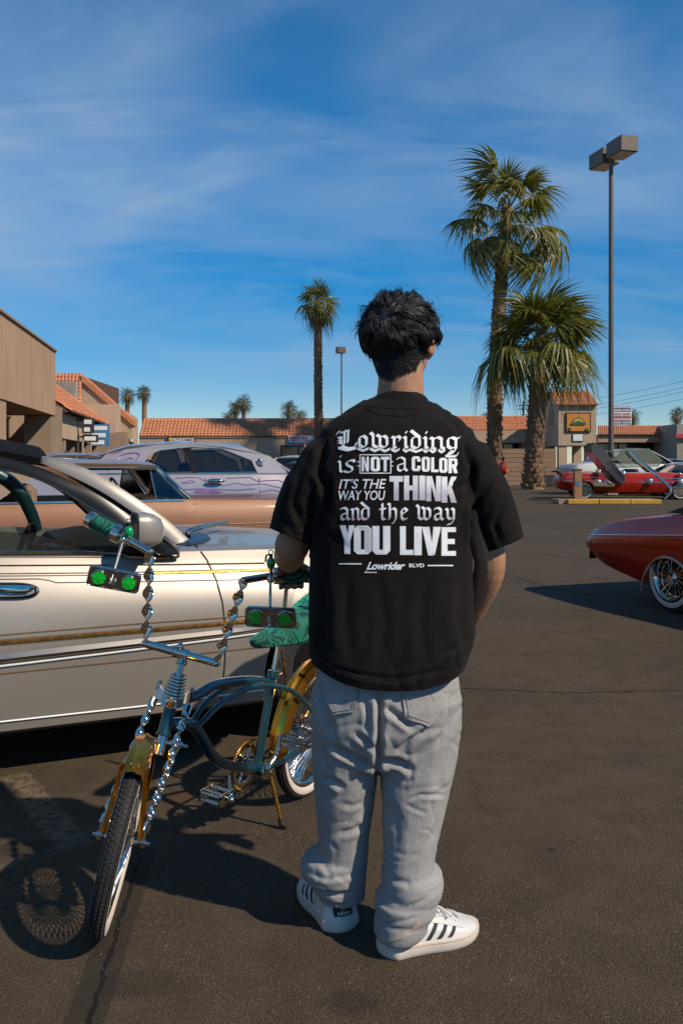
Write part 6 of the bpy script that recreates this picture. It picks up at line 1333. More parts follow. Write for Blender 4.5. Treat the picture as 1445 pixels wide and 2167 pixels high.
while cnt < 1050:                                     # locks: strands that share a wavy course
    d = rdir(); e = hair_edge(d)
    if e < 0: continue
    cnt += 1; top = max(0, min(1, (d.z + .40) / .45)); top = top * top * (3 - 2 * top); ln = (.022 + .050 * top) * rn.uniform(.75, 1.25) * min(1, .45 + e * 2.2)
    cs = course(d, ln, 8, .95); wave = rn.uniform(-1, 1) * .0075 * top; ph0 = rn.uniform(0, 6.28); rad_ = .0040 + .0050 * top; hh = rn.uniform(.35, 1.0); kick = (rn.random() ** 2.5) * .017 * top
    for _ in range(8 if top < .3 else 15):
        ox, oz = rn.gauss(0, .6), rn.uniform(-.6, .6); pts = []
        for k, (p, n, dd) in enumerate(cs):
            u = k / 8; tng = (cs[min(8, k + 1)][0] - cs[max(0, k - 1)][0]).normalized(); sd = n.cross(tng); cv = .55 + .75 * u - 1.05 * u * u
            pts.append((p + n * (thick(dd) * (hh + .15 * oz * (1 - u)) + kick * u * u + .0025 * math.sin(ph0 + u * 5) * top) + sd * (ox * rad_ * cv + wave * math.sin(ph0 + u * 4.5)), n))
        ribbon_hair(pts, (.0005 + .0005 * top) * rn.uniform(.6, 1.35))
for _ in range(4200):                                 # close cropped nape running down to a soft point
    x = rn.uniform(-1, 1); z = rn.random() ** 1.25; lim = .078 - .040 * abs(x) ** 1.4 + .010 * mnoise.noise((x * 4, 0, 3)); zz_ = -.028 - (lim + .022) * z
    a = R(-90 + x * (60 + 24 * (1 - z))); rx = .0655 + .014 * (1 - z) ; p = V((HC.x + .005, HC.y - .002, HC.z + zz_)) + hrot @ V((math.cos(a) * rx, math.sin(a) * rx * (1.0 + .22 * (1 - z)), 0)); n = (hrot @ V((math.cos(a), math.sin(a), .0))).normalized()
    f = (V((rn.gauss(0, .25), 0, -1)) + n * .25); f.normalize(); strand(p - n * .001, n, f, rn.uniform(.007, .014) * (1.2 - .6 * z), .001, rn.uniform(.0004, .0008), 3, .1)
for _ in range(110):                                  # fly-away hairs
    d = V((rn.gauss(0, .7), rn.gauss(-.1, .7), abs(rn.gauss(.6, .4)))).normalized(); p = head_hit(d); n = (p - HC).normalized(); strand(p + n * thick(d), n, flow_at(d, n, 1.3), rn.uniform(.03, .06), rn.uniform(.008, .026), rn.uniform(.00025, .0005), 8, rn.uniform(-.1, .5), rn.uniform(-1, 1))
for _ in range(70):                                   # loose curled locks along the top and left side
    d = V((rn.gauss(-.30, .5), rn.gauss(-.1, .5), abs(rn.gauss(.8, .25)))).normalized(); p = head_hit(d); n = (p - HC).normalized(); f = flow_at(d, n, 1.2); ln = rn.uniform(.035, .055); lf = rn.uniform(.010, .022); tw = rn.uniform(-.9, .9)
    for _ in range(8): strand(p + n * thick(d) * rn.uniform(.6, 1) + rdir() * .0035, n, (f + rdir() * .07).normalized(), ln * rn.uniform(.85, 1.1), lf * rn.uniform(.8, 1.2), rn.uniform(.0005, .0010), 7, rn.uniform(.3, .7), tw)
hq.build('hair', MATS['hair'], man, 180, fix=False)
# ---- shirt
sh = []
def S_():
    q = MB(); sh.append(q); return q
q = S_(); rows = []
for xl, xr, y, dep, Y, e in ((786, 904, 844, .064, 2.462, 2.0), (768, 920, 852, .074, 2.462, 2.0), (738, 946, 866, .088, 2.462, 2.1), (706, 976, 886, .104, 2.462, 2.2), (684, 998, 908, .117, 2.46, 2.3), (666, 1014, 945, .130, 2.458, 2.4), (662, 1008, 1000, .138, 2.455, 2.5), (662, 1004, 1080, .142, 2.455, 2.6), (660, 1001, 1172, .146, 2.455, 2.6), (655, 1003, 1260, .150, 2.455, 2.6), (652, 1003, 1330, .156, 2.455, 2.6), (654, 997, 1375, .160, 2.455, 2.6), (660, 985, 1410, .160, 2.455, 2.6), (668, 975, 1432, .157, 2.455, 2.6), (678, 966, 1446, .153, 2.455, 2.6), (678, 966, 1464, .15, 2.455, 2.6)):
    rows.append(prow(xl, xr, y, Y, dep, e, 40))
q.loft(rows)
def sleeve(pts):
    q = S_(); rings = []
    for c, ax, rw, rd in pts:
        ax = V(ax).normalized(); u = V((0, 1, 0)); v = ax.cross(u).normalized(); rings.append([c + v * rw * math.cos(a) + u * rd * math.sin(a) for a in [2 * math.pi * k / 28 for k in range(28)]])
    q.loft(rings)
px = .0012895
sleeve([(P(745, 955, 2.46), (-1, 0, -.5), .070, .08), (P(690, 982, 2.46), (-.8, 0, -.8), .074, .088), (P(654, 1035, 2.465), (-.5, 0, -1), .066, .088), (P(633, 1090, 2.475), (-.34, 0, -1), .062, .088), (P(618, 1135, 2.485), (-.42, 0, -1), .062, .09), (P(608, 1160, 2.49), (-.42, 0, -1), .063, .09)])
sleeve([(P(930, 955, 2.46), (1, 0, -.5), .070, .08), (P(986, 980, 2.46), (.8, 0, -.8), .074, .088), (P(1022, 1035, 2.46), (.5, 0, -1), .070, .088), (P(1044, 1090, 2.46), (.42, 0, -1), .070, .088), (P(1060, 1150, 2.46), (.40, 0, -1), .072, .09), (P(1070, 1176, 2.46), (.40, 0, -1), .073, .09)])
shirt = merge(sh, .0058, 5)
def creased(me, cre, nz, seed, back=True, clampn=.2, ridge=()):
    co = verts_np(me).astype(float); no = normals_np(me).astype(float); X = CX + FPX * co[:, 0] / co[:, 1]; Yp = HY - (co[:, 2] - CAMZ) * FPX / co[:, 1]
    d = np.zeros(len(co)); face = np.clip(-no[:, 1] * 2.2 + clampn, 0, 1)
    for pts, dep, wd in cre:
        best = np.full(len(co), 1e9); par = np.zeros(len(co)); sd_ = np.zeros(len(co)); acc = 0; tot = sum(math.hypot(b_[0] - a_[0], b_[1] - a_[1]) for a_, b_ in zip(pts, pts[1:]))
        for (x0, y0), (x1, y1) in zip(pts, pts[1:]):
            L2 = (x1 - x0) ** 2 + (y1 - y0) ** 2; tq = np.clip(((X - x0) * (x1 - x0) + (Yp - y0) * (y1 - y0)) / L2, 0, 1); dx, dy = X - x0 - tq * (x1 - x0), Yp - y0 - tq * (y1 - y0); r = np.hypot(dx, dy)
            up = r < best; best = np.where(up, r, best); par = np.where(up, (acc + tq * math.sqrt(L2)) / tot, par); sg = np.sign((x1 - x0) * dy - (y1 - y0) * dx); sd_ = np.where(up, sg, sd_); acc += math.sqrt(L2)
        taper = np.clip(np.sin(np.pi * np.clip(par * .92 + .04, 0, 1)) * 1.5, 0, 1); s = best * sd_
        d += taper * face * dep * (-np.exp(-(s / wd) ** 2) + .5 * np.exp(-((s - wd * 1.9) / (wd * 1.2)) ** 2) + .2 * np.exp(-((s + wd * 2.1) / (wd * 1.3)) ** 2))
    for sc_, amp, of in nz:
        for i in range(len(co)):
            p = co[i]; d[i] += amp * mnoise.noise((p[0] * sc_[0] + of, p[1] * sc_[1], p[2] * sc_[2] + seed))
    for (fx, fy, fz, tilt, amp, wd_, of) in ridge:
        for i in range(len(co)):
            p = co[i]; lowk = 1 if p[2] > .24 else .35; x_, z_ = p[0] + tilt * p[2], p[2] - tilt * p[0]; n0 = mnoise.noise((x_ * fx + of, p[1] * fy, z_ * fz)); k_ = .5 + .5 * mnoise.noise((p[0] * 4 + of, p[1] * 4, p[2] * 4 + 9.)); d[i] += lowk * amp * max(0, k_ * 1.6 - .45) * (-math.exp(-(n0 / wd_) ** 2) + .45 * math.exp(-((n0 - wd_ * 2.2) / (wd_ * 1.6)) ** 2))
    set_verts(me, co + no * d[:, None]); return me
cre_s = [([(690, 925), (676, 985), (700, 1055)], 0.0125, 7.2), ([(660, 985), (690, 1030), (700, 1085)], 0.0100, 6.4), ([(700, 1000), (690, 1080), (668, 1150)], 0.0112, 7.2), ([(640, 1000), (622, 1060), (640, 1120)], 0.0075, 7.2), ([(615, 1040), (600, 1090), (625, 1130)], 0.0050, 6.4),
         ([(985, 940), (1000, 1000), (985, 1060)], 0.0112, 7.2), ([(1010, 985), (990, 1020), (960, 1040)], 0.0100, 6.4), ([(1045, 1020), (1010, 1060), (1000, 1110)], 0.0088, 7.2), ([(1000, 1060), (1005, 1130), (1000, 1170)], 0.0125, 6.4), ([(1070, 1060), (1045, 1110), (1060, 1150)], 0.0063, 7.2),
         ([(745, 870), (715, 905), (700, 930)], 0.0050, 7.2), ([(930, 870), (965, 900), (980, 930)], 0.0050, 7.2), ([(668, 1200), (690, 1300), (680, 1390)], 0.0075, 11.2), ([(735, 1210), (730, 1300), (742, 1400)], 0.0050, 12.8), ([(990, 1210), (968, 1300), (985, 1380)], 0.0075, 11.2), ([(800, 1230), (815, 1320), (800, 1420)], 0.0037, 12.8), ([(905, 1225), (890, 1320), (905, 1420)], 0.0044, 12.8),
         ([(690, 1424), (830, 1440), (960, 1420)], 0.0050, 5.6), ([(930, 1390), (975, 1370), (998, 1330)], 0.0075, 6.4), ([(945, 1410), (980, 1385), (990, 1360)], 0.0063, 4.8)]
creased(shirt, cre_s, [((5, 3, 2.4), .011, 3.), ((12, 6, 4.5), .0045, 9.), ((30, 16, 9), .0012, 1.)], 2.2, True, .2, [(7, 4, 3.5, .5, .0042, .07, 3.), (9, 5, 4, -.6, .0036, .07, 11.)])
# open hems: trim the sleeve ends and the bottom, then give the cloth thickness
bm = bmesh.new(); bm.from_mesh(shirt)
def trim(bm, co_, no_, sel):
    vs = [v for v in bm.verts if sel(v.co)]; ss = set(vs); geom = vs + [e for e in bm.edges if e.verts[0] in ss and e.verts[1] in ss] + [f for f in bm.faces if all(v in ss for v in f.verts)]
    bmesh.ops.bisect_plane(bm, geom=geom, plane_co=co_, plane_no=no_, clear_outer=True)
trim(bm, P(616, 1137, 2.485), V((-.42, -.10, -1)).normalized(), lambda c: c.x < P(655, 0, 2.5).x and c.z < 1.16)
trim(bm, P(1060, 1152, 2.46), V((.40, -.06, -1)).normalized(), lambda c: c.x > P(1008, 0, 2.46).x and c.z < 1.16)
zc_ = P(0, 1424, 2.455).z; trim(bm, V((0, 2.45, zc_)), V((.0, .08, -1)).normalized(), lambda c: c.z < zc_ + .1)
for v in bm.verts:
    k_ = max(0, 1 - (v.co.z - zc_) / .14)
    v.co.z += .040 * k_ * min(1.3, (abs(v.co.x - P(826, 0, 2.45).x) / .215) ** 2.2)
bm.to_mesh(shirt); bm.free()
shirt_bvh = bvh_of(shirt)
shirt = evaluated(shirt, [('SOLIDIFY', dict(thickness=.0022, offset=-1))])
sho = part_mesh(shirt, 'shirt', MATS['shirt'])
# collar rib and hems
q = MB(); ring = []
cc = P(845, 850, 2.462)
prof_ = []
for k in range(44):
    a = 2 * math.pi * k / 44; prof_.append((cc + V((.0745 * math.cos(a), .0655 * math.sin(a) - .002, .004 - .010 * math.sin(a) - .010 * abs(math.cos(a)) ** 2)), V((math.cos(a), math.sin(a), .0))))
rings = []
for w_, h_ in ((.034, -.034), (.0185, -.0135), (.0105, -.004), (.0055, .006), (.001, .0125), (-.003, .011), (-.004, -.006)):
    ring = [p + e * w_ + V((0, 0, h_)) for p, e in prof_]
    if w_ > .012:
        for i_, p in enumerate(ring):
            hit = shirt_bvh.find_nearest(p)
            if hit[0] is not None: ring[i_] = hit[0] + (hit[1] if hit[1].dot(prof_[i_][1] + V((0, 0, .6))) > 0 else -hit[1]) * (.0012 if w_ > .03 else .0034)
    rings.append(ring)
q.loft(rings, False); q.build('collar', MATS['shirt'], man, 180)
def seam_on(bvh, pts, name, mat, par, w_=1.6, lift=.0012, th=.0012):
    q = MB(); ribbon_on(q, bvh, pts, w_, lift, 5, th, True)
    if q.f: q.build(name, MATS[mat], par, 180)
seam_on(shirt_bvh, [(577, 1098), (600, 1112), (630, 1126), (662, 1134)], 'sleeve_hem', 'shirt', man, 2.2); seam_on(shirt_bvh, [(1002, 1155), (1040, 1143), (1080, 1128), (1110, 1110)], 'sleeve_hem', 'shirt', man, 2.2)
seam_on(shirt_bvh, [(664, 1378), (700, 1412), (760, 1434), (830, 1440), (900, 1434), (955, 1408), (988, 1372)], 'bottom_hem', 'shirt', man, 2.4)
seam_on(shirt_bvh, [(770, 862), (800, 876), (842, 881), (884, 877), (914, 864)], 'neck_seam', 'shirt', man, 2.2)
# ---- print on the back: blackletter, block and script lettering laid on the cloth
inkm = bpy.data.materials.new('print_ink'); inkm.use_nodes = True; MATS['print_ink'] = inkm; t, b = nodes(inkm); at = t.nodes.new('ShaderNodeVertexColor'); at.layer_name = 'ink'
n_ = noisen(t, None, 900, 3); t.links.new(mixn(t, rangen(t, n_, .35, .75, 0, .25), at.outputs[0], (.34, .34, .36)), b.inputs['Base Color']); b.inputs['Roughness'].default_value = .55
pr = MB(); prcol = []; LIFT = [0]
WHITE = (.86, .89, .91); LILAC = (.50, .46, .53); LGREY = (.60, .62, .65); INKB = (.014, .013, .013)
Zx = lambda x: 690 + x / 4.661
Zy = lambda y: 880 + y / 4.661
def put(quad, colf, sub=(3, 3)):
    """bilinear quad in crop coordinates, laid on the cloth"""
    a, b_, c, d = quad; nu, nv = sub; base = len(pr.v); pts = []; LIFT[0] += 1; lf = .0011 + .00002 * (LIFT[0] % 40)
    for j in range(nv + 1):
        for i in range(nu + 1):
            u, v = i / nu, j / nv; x = (a[0] * (1 - u) + b_[0] * u) * (1 - v) + (d[0] * (1 - u) + c[0] * u) * v; y = (a[1] * (1 - u) + b_[1] * u) * (1 - v) + (d[1] * (1 - u) + c[1] * u) * v
            p, _ = cast(shirt_bvh, Zx(x), Zy(y), lf); pts.append(p); prcol.append(colf(x, y))
    if any(p is None for p in pts):
        del prcol[-len(pts):]; return
    pr.add(pts, [(j * (nu + 1) + i, j * (nu + 1) + i + 1, (j + 1) * (nu + 1) + i + 1, (j + 1) * (nu + 1) + i) for j in range(nv) for i in range(nu)])
def nib(lines, x0, x1, yt, yb, pen, colf, ang=40, thin=.28, slope=0.):
    """broad pen strokes; coordinates 0..1 in the letter box, y up from the baseline"""
    nx, ny = math.cos(R(ang)) * pen / 2, -math.sin(R(ang)) * pen / 2; px_, py_ = math.sin(R(ang)) * pen * thin / 2, math.cos(R(ang)) * pen * thin / 2
    for ln in lines:
        pp = [(x0 + (x1 - x0) * u, yb + (yt - yb) * v + slope * (x0 + (x1 - x0) * u)) for u, v in ln]
        for (ax, ay), (bx, by) in zip(pp, pp[1:]):
            dx, dy = bx - ax, by - ay; l = math.hypot(dx, dy) or 1; cr = abs((dx * ny - dy * nx) / l) / (pen / 2)
            if cr > .35: e = (nx, ny)
            else: k = pen * .16; e = (-dy / l * k, dx / l * k)
            put(((ax - e[0], ay - e[1]), (ax + e[0], ay + e[1]), (bx + e[0], by + e[1]), (bx - e[0], by - e[1])), colf, (2, max(1, int(l / 22))))
BLK = {
 'L': [[(.42, 1.05), (.40, .9), (.40, .28), (.26, .10)], [(.58, 1.06), (.56, .35)], [(.02, .78), (.10, .98), (.30, .92), (.62, 1.08)], [(.06, .60), (.16, .66), (.28, .56)], [(.08, .46), (.18, .50), (.28, .40)], [(.10, .32), (.20, .36), (.28, .26)], [(.10, -.02), (.30, .10), (.55, .0), (.82, .06), (.98, .24)], [(.98, .24), (.96, .34)]],
 'o': [[(.20, .82), (.20, .20), (.50, .02)], [(.20, .84), (.52, 1.0), (.82, .80)], [(.82, .82), (.82, .22), (.50, .0)]],
 'w': [[(.02, 1.25), (.16, 1.05), (.16, .22), (.34, .04)], [(.34, .04), (.50, .18), (.50, .92)], [(.34, 1.08), (.50, .92)], [(.50, .2), (.66, .02)], [(.66, .02), (.86, .22), (.86, .80), (.70, 1.02), (.58, .92)]],
 'r': [[(.10, .92), (.32, .86), (.32, .16), (.18, .06)], [(.32, .10), (.50, .02)], [(.38, .78), (.64, 1.0), (.92, .84)], [(.80, .62), (.92, .84)]],
 'i': [[(.18, .94), (.48, .86), (.48, .16), (.78, .04)], [(.42, 1.22), (.72, 1.42)]],
 'd': [[(.18, .80), (.18, .20), (.48, .02)], [(.18, .82), (.50, .98)], [(.10, 1.46), (.80, .92), (.80, .22), (.48, .0)]],
 'n': [[(.04, .92), (.22, .86), (.22, .14), (.08, .06)], [(.22, .08), (.36, .02)], [(.26, .78), (.54, 1.0), (.78, .84), (.78, .16), (.96, .02)]],
 'g': [[(.16, .82), (.16, .24), (.42, .06)], [(.16, .84), (.46, .98), (.74, .84), (1.02, .96)], [(.74, .84), (.74, .02), (.46, -.34), (.10, -.40)], [(.42, .06), (.72, .24)], [(.14, -.38), (.34, -.14), (.62, -.20)]],
 's': [[(.92, .96), (.62, 1.02), (.24, .80), (.34, .60), (.74, .42), (.78, .18), (.46, .0), (.06, .12)], [(.84, 1.06), (.96, .86)]],
 'a': [[(.16, .94), (.48, 1.02), (.74, .86), (.74, .18), (.94, .02)], [(.72, .58), (.20, .44), (.20, .14), (.42, .0), (.70, .20)], [(.10, .84), (.24, .96)]],
 't': [[(.40, 1.36), (.46, 1.12), (.40, .20), (.62, .02), (.88, .12)], [(.08, .90), (.44, .94), (.86, .92)]],
 'h': [[(.06, 1.36), (.26, 1.28), (.26, .14), (.12, .04)], [(.30, .78), (.58, 1.0), (.82, .82), (.82, .10), (.60, -.22), (.42, -.30)]],
 'e': [[(.20, .80), (.20, .20), (.48, .02), (.86, .18)], [(.20, .82), (.50, 1.0), (.84, .78), (.26, .48)]],
 'y': [[(.06, .94), (.24, .84), (.24, .26), (.48, .06), (.74, .26)], [(.58, .98), (.78, .84), (.78, .02), (.54, -.30), (.20, -.36)]]}
solid = lambda c: (lambda x, y: c)
def grad(y0, y1, c0, c1, sharp=.25):
    def f(x, y):
        u = min(1, max(0, ((y - y0) / (y1 - y0) - .5) / sharp + .5)); return tuple(a * (1 - u) + b_ * u for a, b_ in zip(c0, c1))
    return f
sl = .020                                             # the line drops a little to the right
for ch, x0, x1, yt, yb in (('L', 102, 305, 150, 318), ('o', 308, 418, 190, 308), ('w', 432, 628, 188, 308), ('r', 636, 742, 186, 308), ('i', 752, 816, 186, 306), ('d', 822, 944, 186, 308), ('i', 950, 1012, 186, 308), ('n', 1016, 1168, 188, 308), ('g', 1176, 1310, 186, 308)):
    nib(BLK[ch], x0, x1, yt, yb, 34 if ch != 'L' else 30, solid(WHITE), 42, slope=sl)
for x0, x1 in ((122, 300), (310, 420), (432, 530), (530, 628), (640, 724), (756, 822), (824, 946), (954, 1010), (1018, 1084), (1104, 1170)):      # offset outline below the letters
    m_ = (x0 + x1) / 2; nib([[(0, 1), (.5, 0), (1, 1)]], x0, x1, 316 + sl * x0, 338 + sl * x0, 26, solid(WHITE), 78)
nib([[(0, .2), (.3, 0), (.8, .1), (1, .9)]], 1172, 1304, 360, 402, 22, solid(WHITE), 78)
for ch, x0, x1, yt, yb in (('i', 112, 172, 440, 560), ('s', 172, 286, 440, 560), ('a', 682, 806, 412, 546)): nib(BLK[ch], x0, x1, yt, yb, 26, solid(WHITE), 42)
def rect(x0, y0, x1, y1, cf, sub=None): put(((x0, y0), (x1, y0), (x1, y1), (x0, y1)), cf, sub or (max(1, int((x1 - x0) / 24)), max(1, int((y1 - y0) / 24))))
for r in ((330, 380, 642, 389), (330, 561, 640, 570), (330, 389, 339, 561), (632, 389, 642, 561), (306, 451, 330, 458), (308, 492, 330, 499), (642, 449, 662, 456), (642, 492, 662, 499)): rect(*r, solid(WHITE))
def blockletter(ch, x0, x1, y0, y1, cf, st=.36, sv=.19, dy=0.):
    """condensed heavy capitals built from slabs; dy lowers the right edge"""
    def q4(*p): put(tuple((x0 + (x1 - x0) * u, y0 + (y1 - y0) * v + dy * u) for u, v in p), cf, (2, 4))
    s = st
    def bar(u0, v0, u1, v1): q4((u0, v0), (u1, v0), (u1, v1), (u0, v1))
    def ring(o=1., gap=None):
        c = .2; ou = [(c, 0), (1 - c, 0), (1, c * .6), (1, 1 - c * .6), (1 - c, 1), (c, 1), (0, 1 - c * .6), (0, c * .6)]; inn = [(s, sv), (1 - s, sv), (1 - s, sv), (1 - s, 1 - sv), (1 - s, 1 - sv), (s, 1 - sv), (s, 1 - sv), (s, sv)]
        for k in range(8):
            if gap and k in gap: continue
            q4(ou[k], ou[(k + 1) % 8], inn[(k + 1) % 8], inn[k])
    if ch == 'O': ring()
    elif ch == 'C': ring(gap=(2,)); bar(1 - s, .16, 1, .36); bar(1 - s, .64, 1, .84)
    elif ch == 'U': bar(0, 0, s, .86); bar(1 - s, 0, 1, .86); q4((0, .86), (s, .80), (s, 1 - sv * .6), (.2, 1)); q4((s, 1 - sv), (1 - s, 1 - sv), (.8, 1), (.2, 1)); q4((1 - s, .80), (1, .86), (.8, 1), (1 - s, 1 - sv * .6))
    elif ch == 'L': bar(0, 0, s * 1.1, 1); bar(s * 1.1, 1 - sv * 1.05, 1, 1)
    elif ch == 'T': bar(0, 0, 1, sv * 1.15); bar(.5 - s / 2, sv * 1.15, .5 + s / 2, 1)
    elif ch == 'H': bar(0, 0, s, 1); bar(1 - s, 0, 1, 1); bar(s, .40, 1 - s, .60)
    elif ch == 'I': bar(0, 0, 1, 1)
    elif ch == 'N': bar(0, 0, s * .9, 1); bar(1 - s * .9, 0, 1, 1); q4((s * .9, 0), (s * .9 + .06, 0), (1 - s * .9, .64), (1 - s * .9, 1)); q4((s * .9, 0), (1 - s * .9, 1), (1 - s * .9 - .05, 1), (s * .9, .36))
    elif ch == 'K': bar(0, 0, s, 1); q4((s, .44), (1 - s, 0), (1, 0), (s, .74)); q4((s * 1.0, .50), (s + .26, .34), (1, 1), (1 - s, 1))
    elif ch == 'Y': q4((0, 0), (s, 0), (.5 + s * .45, .56), (.5 - s * .45, .56)); q4((1 - s, 0), (1, 0), (.5 + s * .45, .56), (.5, .50)); bar(.5 - s * .5, .56, .5 + s * .5, 1)
    elif ch == 'V': q4((0, 0), (s, 0), (.5 + .12, 1), (.5 - .17, 1)); q4((1 - s, 0), (1, 0), (.5 + .17, 1), (.5, .72))
    elif ch == 'E': bar(0, 0, s * 1.05, 1); bar(s * 1.05, 0, 1, sv); bar(s * 1.05, .41, .92, .59); bar(s * 1.05, 1 - sv, 1, 1)
    elif ch == 'R': bar(0, 0, s, 1); q4((s, 0), (.85, 0), (1 - s * .9, sv), (s, sv)); q4((.85, 0), (1, .1), (1, .44), (1 - s * .9, sv)); q4((1 - s * .9, sv), (1, .44), (.85, .56), (1 - s * .9, .40)); q4((s, .40), (1 - s * .9, .40), (.85, .56), (s, .58)); q4((s * 1.1, .56), (.82, .54), (1, 1), (1 - s, 1))
for ch, x0, x1 in (('N', 350, 422), ('O', 440, 530), ('T', 540, 624)): blockletter(ch, x0, x1, 404, 548, solid(WHITE), .36, .17)
for i, (ch, x0, x1) in enumerate((('C', 842, 928), ('O', 940, 1020), ('L', 1032, 1104), ('O', 1112, 1192), ('R', 1202, 1292))): blockletter(ch, x0, x1, 400 + 5 * i, 546 + 5 * i, solid(WHITE), .38, .17)
gt = grad(600, 850, WHITE, LILAC, .5)
for i, (ch, x0, x1, y0, y1) in enumerate((('T', 625, 756, 594, 834), ('H', 766, 904, 590, 832), ('I', 916, 975, 590, 832), ('N', 984, 1130, 594, 842), ('K', 1136, 1284, 600, 856))): blockletter(ch, x0, x1, y0, y1, gt, .37, .20)
ga = grad(955, 985, WHITE, LILAC, .9)
for ch, x0, x1 in (('a', 132, 238), ('n', 244, 336), ('d', 334, 440), ('t', 518, 600), ('h', 600, 706), ('e', 724, 814), ('w', 886, 1044), ('a', 1050, 1156), ('y', 1168, 1280)): nib(BLK[ch], x0, x1, 908, 1028, 29, ga, 42)
for i, (ch, x0, x1) in enumerate((('Y', 136, 284), ('O', 274, 446), ('U', 454, 632), ('L', 726, 858), ('I', 866, 940), ('V', 942, 1128), ('E', 1134, 1276))):
    y0 = 1080 + 3 * i; blockletter(ch, x0, x1, y0, y0 + 282, solid(WHITE), .40, .17)
    if ch != 'I': blockletter(ch, x0 + 7, x1 - 7, y0 + 7, y0 + 275, solid(LGREY), .36, .145); blockletter(ch, x0 + 10, x1 - 10, y0 + 10, y0 + 272, solid(WHITE), .33, .125)
rect(128, 1453, 350, 1466, solid(WHITE)); rect(998, 1470, 1250, 1482, solid(WHITE))
def ftext(body, x0, x1, y0, y1, bold, shear=0, spacing=1., rise=0.):
    vs, fs = text_mesh(body, 1., bold, shear, spacing); pts = []
    for x, y in vs:
        p, _ = cast(shirt_bvh, Zx(x0 + (x1 - x0) * x), Zy(y1 - (y1 - y0) * y - rise * x), .0013); pts.append(p)
    if any(p is None for p in pts): return
    prcol.extend([WHITE] * len(pts)); pr.add(pts, fs)
ftext("IT'S THE", 126, 592, 622, 722, .012, .24, 1.0, 4); ftext('WAY YOU', 122, 582, 736, 832, .012, .16, .98)
ftext('BLVD', 816, 966, 1456, 1494, .03, 0, 1.0)
ftext('Lowrider', 398, 778, 1440, 1518, .028, .42, .93)
put(((405, 1520), (415, 1508), (388, 1546), (378, 1546)), solid(WHITE))
rect(380, 1540, 500, 1548, solid(WHITE))
pme = pr.mesh('shirt_print', ORG[man]); ca = pme.color_attributes.new('ink', 'FLOAT_COLOR', 'POINT')
for i, c in enumerate(prcol): ca.data[i].color = (*c, 1)
finish(pme, 'shirt_print', inkm, man, 0, 'stuff')
# ---- jeans
jn = []
def J_():
    q = MB(); jn.append(q); return q
q = J_(); q.loft([prow(680, 960, 1385, 2.46, .118, 2.5), prow(668, 970, 1430, 2.46, .130, 2.5), prow(659, 977, 1480, 2.46, .143, 2.5), prow(659, 976, 1530, 2.462, .142, 2.5), prow(662, 972, 1575, 2.465, .125, 2.4), prow(690, 940, 1612, 2.465, .10, 2.2)])
q = J_(); q.loft([prow(659, 818, 1470, 2.462, .125), prow(659, 806, 1540, 2.466, .118), prow(661, 802, 1600, 2.472, .110), prow(665, 797, 1650, 2.48, .102), prow(668, 790, 1700, 2.488, .095), prow(672, 783, 1750, 2.495, .088), prow(675, 779, 1800, 2.50, .082), prow(674, 776, 1840, 2.505, .080), prow(672, 772, 1895, 2.515, .078)])
q = J_(); q.loft([prow(800, 977, 1470, 2.458, .125), prow(800, 975, 1540, 2.455, .118), prow(802, 966, 1600, 2.45, .112), prow(805, 956, 1650, 2.442, .106), prow(808, 945, 1700, 2.434, .10), prow(810, 932, 1750, 2.425, .094), prow(812, 921, 1800, 2.415, .088), prow(810, 915, 1850, 2.405, .086), prow(802, 908, 1900, 2.40, .084), prow(798, 905, 1960, 2.39, .084)])
def roll(rows):                                        # stacked folds of cloth over the shoes
    q = J_(); q.loft([prow(xl, xr, y, Y, dp, 2.1, 36) for xl, xr, y, Y, dp in rows])
roll([(668, 776, 1796, 2.512, .080), (642, 778, 1810, 2.512, .098), (634, 776, 1832, 2.512, .104), (640, 772, 1852, 2.512, .098), (664, 768, 1860, 2.512, .085)])
roll([(668, 766, 1854, 2.518, .080), (656, 770, 1864, 2.518, .092), (660, 770, 1876, 2.518, .092), (680, 764, 1886, 2.518, .078)])
roll([(812, 912, 1832, 2.412, .086), (806, 934, 1842, 2.412, .100), (806, 938, 1866, 2.412, .108), (812, 934, 1888, 2.408, .100), (824, 920, 1896, 2.405, .088)])
roll([(806, 915, 1884, 2.402, .086), (793, 926, 1896, 2.40, .100), (792, 924, 1918, 2.398, .102), (800, 914, 1934, 2.395, .092)])
roll([(800, 905, 1926, 2.392, .086), (793, 909, 1938, 2.39, .094), (791, 903, 1958, 2.388, .092), (792, 892, 1972, 2.385, .086)])
jeans = merge(jn, .0044, 3)
